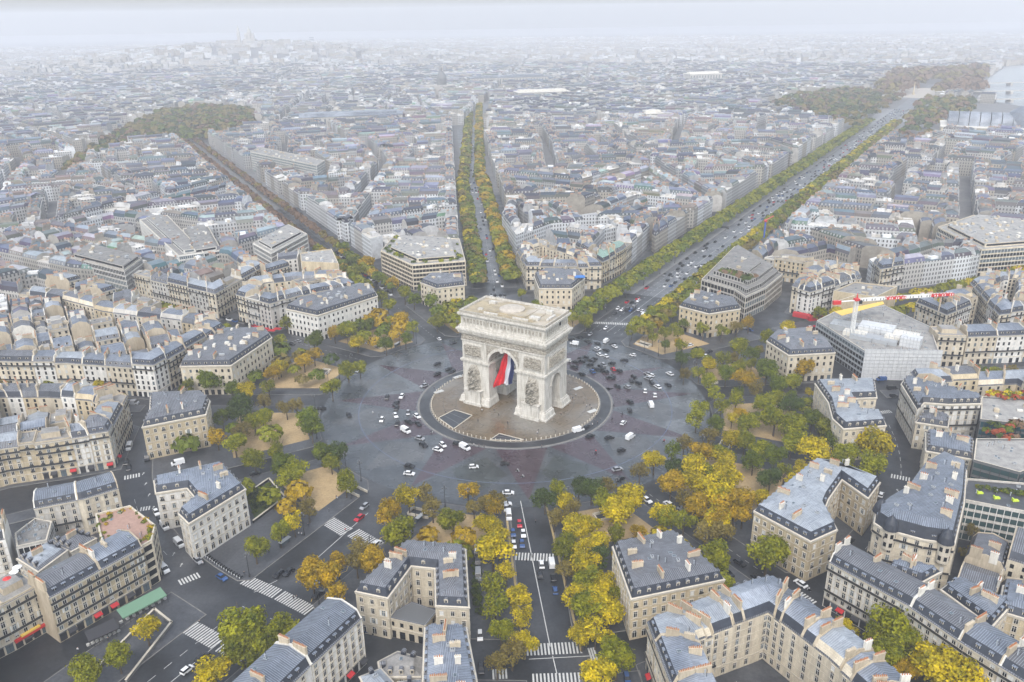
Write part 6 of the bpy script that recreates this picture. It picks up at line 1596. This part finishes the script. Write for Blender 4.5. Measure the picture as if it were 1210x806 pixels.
for px, py in ((440.5, 487.5), (510, 510.5), (501.5, 451), (611.5, 556), (617.5, 563), (725.3, 479), (723.2, 495), (735.3, 489), (704, 534), (784.6, 521.5), (956, 697)):
    x, y = g(px, py, .5); hd = heading(x, y); o = inst('motor_scooter', SM, None, (x, y, .02), -R(hd)); later(o, f"motor scooter with a rider near {clock(x, y)} o'clock of the arch", math.hypot(x, y), '%s from the arch', 'scooter')
    p = inst('person', PS[rnd.choice(list(PS))], None, (x, y, .02), -R(hd)); later(p, f"helmeted person riding a scooter near {clock(x, y)} o'clock of the arch", math.hypot(x, y), '%s from the arch', 'person')
for a0, a1, rr_ in ((215, 226, 170.5),):
    a = a0
    while a < a1: x, y = polar(a, rr_); o = inst('motor_scooter', SM, None, (x, y, .14), -R(a)); tag(o, 'motor scooter parked in the tight kerbside line along the ring street', 'scooter', 'motor scooters parked in a tight line'); a += .5
PL = [(552, 524), (556, 522), (560, 526), (548, 519), (566, 527), (572, 528), (693, 480), (697, 479), (699, 483), (690, 476), (706, 500), (703, 498), (709, 496), (700, 502), (584, 485), (516, 462), (513, 459), (519, 465), (640, 528), (545, 526), (663, 490), (620, 520), (635, 512), (600, 500),
      (408, 626, 'r'), (347, 707), (351, 706), (236, 736), (550, 793), (633, 617), (622, 663), (705, 492), (430, 640), (486, 601), (771, 551), (700, 392), (760, 400), (240, 666), (138, 745), (128, 756), (92, 768)]
for _ in range(90):
    th_, o_ = rnd.choice(((31, 22), (31, -22), (31, 30), (31, -30), (31, 24), (209, 20), (209, -20), (0, 0), (0, 0)))
    p = avp(th_, rnd.uniform(105, 330 if th_ == 31 else 170), o_+rnd.uniform(-4, 4)) if o_ else polar(rnd.uniform(0, 360), rnd.uniform(15, 41))
    if abs(p[0]*math.cos(R(30.7))-p[1]*math.sin(R(30.7))) < 26 and abs(p[0]*math.sin(R(30.7))+p[1]*math.cos(R(30.7))) < 14: continue
    q_ = scr(p[0], p[1], .8)
    if 0 < q_[0] < 1210 and 0 < q_[1] < 806: PL.append(q_)
for t in PL:
    x, y = g(t[0], t[1], .8); c = 'cloth_red' if len(t) > 2 else rnd.choice(('cloth_dark', 'cloth_dark', 'cloth_pale')); zg = .3 if math.hypot(x, y) < 43 else .15
    o = inst('person', PM[c], None, (x, y, zg if len(t) < 3 else .02), rnd.uniform(0, 6.28)); wd = {'cloth_red': 'red', 'cloth_dark': 'dark', 'cloth_pale': 'pale'}[c]
    later(o, f"person in a {wd} coat near {clock(x, y)} o'clock {'on the round island' if math.hypot(x, y) < 50 else 'beyond the roundabout' if math.hypot(x, y) > 97 else 'at the roundabout'}", math.hypot(x, y), '%s from the arch', 'person')

# ------------------------------------------------------------------ street furniture
m = MB(); m.lathe((0, 0), [(.2, 0), (.22, .12), (.15, .2), (.14, .85), (.19, .92), (.1, 1.05), (.01, 1.1)], 'trim_stone', 8); BOL = m.mesh('bollard')
for i in range(112):
    if 300 < i*360/112 < 340: pass
    x, y = polar(i*360/112, 42.6); o = inst('bollard', BOL, None, (x, y, .3), 0, (1.5, 1.5, 1.)); later(o, f"pale stone bollard on the island rim near {clock(x, y)} o'clock", (math.degrees(math.atan2(x, y))+15) % 30, '%s going clockwise', 'bollard', 'stone bollards round the island rim')
def lamp_mesh():
    m = MB(); m.lathe((0, 0), [(.35, 0), (.35, .5), (.2, .8), (.15, 1.6), (.1, 8.6), (.08, 9.4)], 'iron_dark', 8); P_ = m.mesh('post')
    m = MB()
    for a in range(3):
        t = a*2.094; m.tube((0, 0, 8.4), (math.cos(t)*.9, math.sin(t)*.9, 8.7), .06, .05, 'iron_dark', 5)
    A_ = m.mesh('bracket'); m = MB(); m.lathe((0, 0), [(.12, 0), (.22, .15), (.34, .65), (.1, .85), (.01, 1.0)], 'iron_grey', 8); m.lathe((0, 0), [(.16, .1), (.26, .5)], 'curtain', 8); return P_, A_, m.mesh('lantern')
LP, LA, LL = lamp_mesh()
def lamp(x, y, z=.14, where=None):
    root = empty('street_lamp', (x, y, z), rnd.uniform(0, 2)); inst('post', LP, root); br_ = inst('bracket', LA, root)
    for a in range(3): t = a*2.094; inst('lantern', LL, br_, (math.cos(t)*.9, math.sin(t)*.9, 8.6))
    inst('lantern', LL, root, (0, 0, 9.3))
    later(root, f"dark clustered lamp post near {clock(x, y)} o'clock{where or ' by the roundabout kerb'}", math.degrees(math.atan2(x, y)) % 360 if where is None else math.hypot(x, y), '%s going clockwise' if where is None else '%s from the arch', 'street lamp', 'lamp posts ringing the roundabout' if where is None else None)
for th0, th1, h0, h1 in GAPS:
    s0 = th0+math.degrees(math.asin((h0+7)/99)); s1 = th1-math.degrees(math.asin((h1+7)/99))
    for i in range(3): lamp(*polar(s0+(s1-s0)*i/2, 100.2))
for s in range(115, 300, 32):
    for o in (-16, 16): lamp(*avp(31, s, o), where=' on the boulevard pavement')
for s in (112, 140, 168):
    for o in (-16, 16): lamp(*avp(209, s, o), where=' on the avenue pavement')
# sunken stair openings on the island and little parapets in the squares
for (P, lab) in (((518, 494), (537, 484.5), (558, 491), (536, 507)), 'dark grated square opening with pale rim on the island, nearer nine o\'clock'), (((579, 520), (590, 512.5), (619, 520), (612, 521)), 'dark triangular opening with pale rim near the lower island edge'):
    q = ccw(G_(P, .3)); m = MB(); sheet(m, q, .33, 'grate_dark'); n = len(q)
    for i in range(n): m.obox(lerp(q[i], q[(i+1) % n], .5), unit(q[i], q[(i+1) % n]), dist(q[i], q[(i+1) % n])/2+.2, .2, .3, .55, 'trim_stone')
    for i in range(1, 3): a = lerp(q[0], q[1], i/3); b = lerp(q[3], q[2], i/3); m.obox(lerp(a, b, .5), unit(a, b), dist(a, b)/2, .15, .33, .42, 'iron_grey')
    o = m.build('stair_opening'); tag(o, lab, 'stairwell')
for i, (px, py) in enumerate(((518.5, 463), (541, 445.5), (700, 486), (683, 459))):
    m = MB(); m.obox(g(px, py, .3), (.8, .6), 2.6, 1.2, .3, .5, 'curtain'); o = m.build('stone_slab'); tag(o, f"pale rectangular slab on the island paving near {clock(*g(px, py))} o'clock", 'slab', 'pale slabs on the island')
for i, (px, py) in enumerate(((382, 441), (427, 577), (497, 607), (452, 409), (716, 610), (786, 455), (815, 519), (757, 409))):
    p = g(px, py, .2); a = math.atan2(p[0], p[1])
    if math.hypot(*p) < 106: p = polar(math.degrees(a), 107)
    u = (math.cos(a), -math.sin(a)); m = MB()
    for (ox, oy, hx, hy) in ((0, 2.2, 4.5, .25), (0, -2.2, 4.5, .25), (4.5, 0, .25, 2.4)): m.obox((p[0]+u[0]*ox-u[1]*oy, p[1]+u[1]*ox+u[0]*oy), u, hx, hy, .14, 1.2, 'trim_stone')
    m.obox(p, u, 4.3, 2.0, .15, .2, 'grate_dark'); o = m.build('stair_opening'); tag(o, f"stone parapet round underpass stairs in the gravel square near {clock(*p)} o'clock", 'stairwell', 'underpass stairs in the squares')
for i, (px, py) in enumerate(((337, 642), (262, 563), (497, 613), (470, 408))):
    p = g(px, py, 1); m = MB(); m.obox(p, (.5, .86), 2.6, .8, 2.5, 2.65, 'steel'); m.obox((p[0]-.5, p[1]+.3), (.5, .86), 2.5, .05, .2, 2.5, 'glass_mid')
    for s in (-2.4, 2.4): m.obox((p[0]+.5*s, p[1]+.86*s), (.5, .86), .06, .06, .14, 2.5, 'iron_dark')
    o = m.build('bus_shelter'); tag(o, f"glass bus shelter on the pavement near {clock(*p)} o'clock", 'bus shelter', 'bus shelters near the roundabout')
# tower crane
def crane():
    x, y = g(1006, 397, 15.2); root = empty('tower_crane', (x, y, 0)); tag(root, 'white lattice tower crane with red and white banner panels along its arm', 'crane')
    H_ = 36; m = MB()
    for sx in (-1, 1):
        for sy in (-1, 1): m.obox((sx*.8, sy*.8), (1, 0), .16, .16, 15, H_, 'white_paint')
    for k in range(int((H_-15)/1.6)):
        z = 15+k*1.6
        for (a, b) in (((-.8, -.8), (.8, -.8)), ((.8, -.8), (.8, .8)), ((.8, .8), (-.8, .8)), ((-.8, .8), (-.8, -.8))): m.tube((*a, z), (*b, z+1.6), .08, .08, 'white_paint', 4, False); m.tube((*a, z), (*b, z), .07, .07, 'white_paint', 4, False)
    m.build('mast', root)
    a, b = g(1006, 349, H_), g(1118, 342, H_); u = unit(a, b); L = dist(a, b); ang = math.atan2(u[1], u[0])
    m = MB()
    for i in range(int(L/2)):
        s = 1+i*2
        for w in (-.6, .6): m.tube((s, w, 0), (s+2, w, 0), .1, .1, 'white_paint', 4, False); m.tube((s, w, 0), (s+1, 0, 1.3), .07, .07, 'white_paint', 4, False); m.tube((s+1, 0, 1.3), (s+2, w, 0), .07, .07, 'white_paint', 4, False)
        m.tube((s, 0, 1.3), (s+2, 0, 1.3), .1, .1, 'white_paint', 4, False); m.tube((s, -.6, 0), (s, .6, 0), .06, .06, 'white_paint', 4, False)
    o = m.build('jib', root); o.location.z = H_; o.rotation_euler.z = ang
    m = MB()
    for f0, f1, c in ((.02, .28, 'white_paint'), (.3, .5, 'red_paint'), (.5, .76, 'white_paint'), (.76, 1.0, 'red_paint')):
        m.obox((L*(f0+f1)/2, -.75), (1, 0), L*(f1-f0)/2, .05, -.5, 1.0, c); m.obox((L*(f0+f1)/2, .75), (1, 0), L*(f1-f0)/2, .05, -.5, 1.0, c)
        for k in range(9):
            s = L*(f0+(f1-f0)*(k+.5)/9); m.obox((s, -.83), (1, 0), .28, .02, -.3, .7, 'iron_grey' if c == 'white_paint' else 'white_paint') if k % 3 else None
    o = m.build('banner_panel', root); o.location.z = H_; o.rotation_euler.z = ang
    m = MB(); m.obox((-6.5, 0), (1, 0), 6.5, .6, -.15, .15, 'white_paint'); m.tube((-12, 0, .2), (0, 0, 3.6), .07, .07, 'white_paint', 4); o = m.build('counter_jib', root); o.location.z = H_; o.rotation_euler.z = ang
    m = MB(); m.obox((-11.5, 0), (1, 0), 2.2, .8, -1.5, .6, 'red_paint'); o = m.build('counterweight', root); o.location.z = H_; o.rotation_euler.z = ang
    m = MB(); m.obox((0, 0), (1, 0), 1.3, 1.3, 0, 1.2, 'red_paint'); m.tube((0, 0, 1), (0, 0, 4.2), .6, .12, 'red_paint', 6); m.tube((0, 0, 4), (L*.55, 0, 1.3), .06, .06, 'iron_grey', 4); m.obox((1.6, -1.2), (1, 0), .8, .7, -1.5, .4, 'glass_dark'); o = m.build('cab', root); o.location.z = H_; o.rotation_euler.z = ang
crane()
def crane2():
    x, y = g(903, 278, 17); root = empty('tower_crane', (x, y, 0)); tag(root, 'small distant crane with blue mast and red top beside the boulevard', 'crane')
    m = MB(); m.obox((0, 0), (1, 0),   .5, .5, 15, 28, 'blue_paint'); m.build('mast', root); m = MB(); m.obox((0, 0), (1, 0), 1., .9, 28, 29.6, 'red_paint'); m.build('cab', root)
    m = MB(); m.obox((4, 5), (.6, .8), 10, .3, 29.2, 29.7, 'red_paint'); m.build('jib', root)
crane2()
# roof terrace furniture
for i, (px, py) in enumerate(((1158, 581), (1178, 587), (1200, 590))):
    m = MB(); p = g(px, py, 16.8); m.obox(p, (1, 0), 1.1, .6, 16.1, 16.6, 'lime_cloth'); m.obox((p[0]-.9, p[1]), (1, 0), .2, .6, 16.6, 17.2, 'lime_cloth'); o = m.build('sun_lounger'); tag(o, 'lime green seat on the grey office roof terrace, one of three', 'seat', 'lime green terrace seats')
for i, (px, py) in enumerate(((18, 682), (10, 690), (22, 676))):
    m = MB(); p = g(px, py, 18); m.lathe(p, [(1.5, 20), (.1, 20.8)], 'white_paint' if i != 1 else 'red_paint', 8); m.obox(p, (1, 0), .05, .05, 17.6, 20.6, 'iron_grey'); o = m.build('parasol'); tag(o, ('white parasol on the brown roof terrace at the photo edge' if i != 1 else 'red parasol on the brown roof terrace at the photo edge'), 'parasol', None if i == 1 else 'white parasols on the brown terrace')

# ------------------------------------------------------------------ landmarks in the haze
m = MB(); sheet(m, SEINE, .05, 'water'); structure(m, 'river')
m = MB(); sheet(m, G_([(1040, 114), (1060, 104), (1140, 104), (1130, 118)], 0), .06, 'pale_square'); structure(m, 'square')
for k in range(3):
    m = MB(); y0 = 88+k*10; a, b = g(1150, y0+14, 0), g(1400, y0+8, 0); m.obox(lerp(a, b, .5), unit(a, b), dist(a, b)/2, 5, 6, 7.5, 'wall_grey')
    for j in range(9): m.obox(lerp(a, b, (j+.5)/9), unit(a, b), 3, 9, 0, 6, 'wall_grey')
    o = m.build('bridge'); tag(o, f"pale low bridge over the river in the haze, {ordw(3-k)} from the glass palace", 'bridge')
def basilica():
    x, y = -1178, 3615; z0 = hz(x, y); root = empty('basilica', (x, y, z0)); tag(root, 'white domed basilica on the hilltop, faint in the haze', 'church'); m = MB()
    m.obox((0, 0), (1, 0), 26, 16, -6, 26, 'wall_grey'); m.build('nave', root)
    m = MB(); m.lathe((0, 0), [(10, 24), (10, 42), (11, 43), (10.5, 52), (7.5, 62), (3, 70), (2, 71), (2, 76), (.1, 82)], 'wall_grey', 16); m.build('dome', root)
    for sx, sy in ((-1, -1), (1, -1), (-1, 1), (1, 1)): m = MB(); m.lathe((sx*16, sy*10), [(4.5, 24), (4.5, 34), (4, 42), (1.5, 50), (.1, 53)], 'wall_grey', 10); m.build('small_dome', root)
    m = MB(); m.obox((-52, 10), (1, 0), 6, 6, -6, 56, 'wall_grey'); m.lathe((-52, 10), [(6, 56), (5, 66), (2, 78), (.1, 84)], 'wall_grey', 8); m.build('bell_tower', root)
basilica()
def tower(px, py, zt, w, label):
    # a distant block of flats
    d_ = (px, py); x, y = g(px, py, zt); m = MB(); m.obox((x, y), (1, 0), w, w*.6, hz(x, y), zt, 'wall_grey'); 
    for k in range(int(zt/8)): m.obox((x, y-w*.6-.05), (1, 0), w*.96, .05, hz(x, y)+8*k+3, hz(x, y)+8*k+6, 'glass_mid')
    o = m.build('tower_block'); tag(o, label, 'tower')
tower(231, 52, 60, 10, 'faint grey tower block beyond the hilltop basilica, on its west side')
tower(369, 50, 62, 12, 'faint broad tower block in the haze past the hilltop basilica')
def church(px, py, label):
    x, y = g(px, py, 0); root = empty('church', (x, y, 0)); tag(root, label, 'church'); m = MB(); m.obox((0, 0), (.95, .3), 38, 14, 0, 24, 'wall_grey'); m.build('nave', root)
    m = MB(); m.lathe((8, 0), [(12, 24), (12, 38), (12.6, 39), (10, 47), (6, 53), (2, 56), (2, 60), (.1, 66)], 'iron_grey', 16); m.build('dome', root)
church(519, 112, 'grey domed church rising above the roofs in the haze')
def palace():
    a, b = g(1118, 150, 12), g(1330, 158, 12); u = unit(a, b); v = (-u[1], u[0]); L = dist(a, b); c = lerp(a, b, .5); root = empty('glass_palace', (*c, 0)); tag(root, 'vast exhibition hall with long arched glass roof near the river', 'exhibition hall')
    M_ = (-c[0], -c[1], 0); m = MB(); m.obox(c, u, L/2+8, 40, 0, 17, 'wall_cream'); m.obox(c, u, L/2+9, 41, 16, 17.4, 'party_white'); o = m.build('wall', root); o.location = M_
    m = MB(); n = 10
    for i in range(n):
        t0, t1 = math.pi*i/n, math.pi*(i+1)/n
        for k in range(16):
            s0, s1 = -L/2+L*k/16+.6, -L/2+L*(k+1)/16-.6; q = []
            for s, t in ((s0, t0), (s1, t0), (s1, t1), (s0, t1)): w = 24*math.cos(t); q.append((c[0]+u[0]*s+v[0]*w, c[1]+u[1]*s+v[1]*w, 17.4+19*math.sin(t)))
            m.face(q, 'zinc_blue' if i not in (3,) else 'zinc_pale')
    m.lathe(lerp(a, b, .45), [(26, 17), (26, 28), (22, 38), (12, 45), (3, 48), (2, 56), (.1, 62)], 'zinc_blue', 20); o = m.build('glass_vault', root); o.location = M_
palace()
def obelisk():
    x, y = g(1079, 112, 0); m = MB(); m.obox((x, y), (1, 0), 2.4, 2.4, 0, 5, 'wall_honey'); m.tube((x, y, 5), (x, y, 27), 1.6, 1., 'wall_honey', 4); o = m.build('obelisk'); tag(o, 'thin stone obelisk on the far square ending the boulevard', 'obelisk')
obelisk()
for (px, py, w, dpt, h, lab, mt) in ((640, 112, 60, 24, 22, 'long pale roofed hall beyond the straight avenue in the haze', 'party_white'), (830, 94, 46, 22, 30, 'large columned church with a pale flat roof in the haze', 'party_white'), (415, 140, 90, 30, 22, 'very long dark station roof among far houses', 'zinc_blue'), (770, 137, 16, 16, 20, 'pale round hall at the edge of the garden wood', 'party_white'), (600, 95, 110, 26, 24, 'long dark roofline across the far city behind the arch', 'zinc_blue')):
    x, y = g(px, py, 15); m = MB(); m.obox((x, y), (.97, .2), w, dpt, 0, h, 'wall_grey'); m.obox((x, y), (.97, .2), w+1, dpt+1, h, h+1.5, mt); m.obox((x, y), (.97, .2), w*.9, dpt*.5, h+1.5, h+5, mt)
    for k in range(int(w/4)): q_ = (x-(.97*w)+k*8*.97+4-.2*-dpt*0, y-.2*w+k*8*.2); m.obox((q_[0]+.2*(dpt+.1), q_[1]-.97*(dpt+.1)), (.97, .2), 1.3, .1, 3, h-3, 'glass_mid')
    o = m.build('public_building'); tag(o, lab, 'building')

structure(PV, 'pavement'); structure(KB, 'kerb_edge')

# ------------------------------------------------------------------ air, sky, sun, camera
m = MB(); B_ = 9000; z0, z1 = -1.0, 262.0
m.prism([(-6500, -700), (6500, -700), (6500, 8200), (-6500, 8200)], z0, z1, 'road_paint', 'road_paint', None, True)
hz_o = m.build('haze'); hz_o['kind'] = 'stuff'; hz_o['label'] = 'pale even mist filling the air over the whole city'; hz_o['category'] = 'haze'
hm = bpy.data.materials.new('haze_air'); hm.use_nodes = True; nt = hm.node_tree; nt.nodes.remove(nt.nodes['Principled BSDF'])
pv = nt.nodes.new('ShaderNodeVolumePrincipled'); pv.inputs['Color'].default_value = (.91, .935, 1.0, 1); pv.inputs['Density'].default_value = .0002; pv.inputs['Anisotropy'].default_value = 0.0
nt.links.new(pv.outputs[0], nt.nodes['Material Output'].inputs['Volume']); hz_o.data.materials.clear(); hz_o.data.materials.append(hm)
me = hz_o.data
import bmesh
b = bmesh.new(); b.from_mesh(me); bmesh.ops.remove_doubles(b, verts=b.verts, dist=.01); bmesh.ops.recalc_face_normals(b, faces=b.faces); b.to_mesh(me); b.free()
finish_labels()
w = bpy.data.worlds.new('World'); SC.world = w; w.use_nodes = True; nt = w.node_tree; bg = nt.nodes['Background']
sky = nt.nodes.new('ShaderNodeTexSky'); sky.sky_type = 'NISHITA'; sky.sun_disc = False; sky.sun_elevation = R(50); sky.sun_rotation = R(190); sky.air_density = 1.5; sky.dust_density = 3.0; sky.ozone_density = 2.0
hs = nt.nodes.new('ShaderNodeHueSaturation'); hs.inputs['Saturation'].default_value = .5; nt.links.new(sky.outputs[0], hs.inputs['Color']); nt.links.new(hs.outputs[0], bg.inputs['Color']); bg.inputs['Strength'].default_value = .15
sl = bpy.data.lights.new('sun', 'SUN'); sl.energy = .65; sl.angle = R(22); sl.color = (1, .96, .9); so = bpy.data.objects.new('sun', sl); COL.objects.link(so)
dv = Vector((math.sin(R(190))*math.cos(R(50)), math.cos(R(190))*math.cos(R(50)), math.sin(R(50)))); so.rotation_euler = dv.to_track_quat('Z', 'Y').to_euler()
cam = bpy.data.cameras.new('camera'); co = bpy.data.objects.new('camera', cam); COL.objects.link(co); SC.camera = co
cam.sensor_fit = 'HORIZONTAL'; cam.sensor_width = 36; cam.lens = 36*FPX/1210; cam.clip_start = 1; cam.clip_end = 40000
co.matrix_world = Matrix(((R2.x, U2.x, -FW.x, CX), (R2.y, U2.y, -FW.y, CY), (R2.z, U2.z, -FW.z, CZ), (0, 0, 0, 1)))
SC.view_settings.view_transform = 'Standard'; SC.view_settings.look = 'None'; SC.view_settings.exposure = 1.0; SC.view_settings.gamma = 1; SC.view_settings.use_curve_mapping = False
cy = SC.cycles; cy.max_bounces = 5; cy.diffuse_bounces = 2; cy.glossy_bounces = 2; cy.transmission_bounces = 2; cy.volume_bounces = 1; cy.transparent_max_bounces = 6; cy.use_denoising = True
cy.use_adaptive_sampling = True; cy.adaptive_threshold = .015; cy.caustics_reflective = False; cy.caustics_refractive = False
print('objects', len(bpy.data.objects), time.time()-T0)
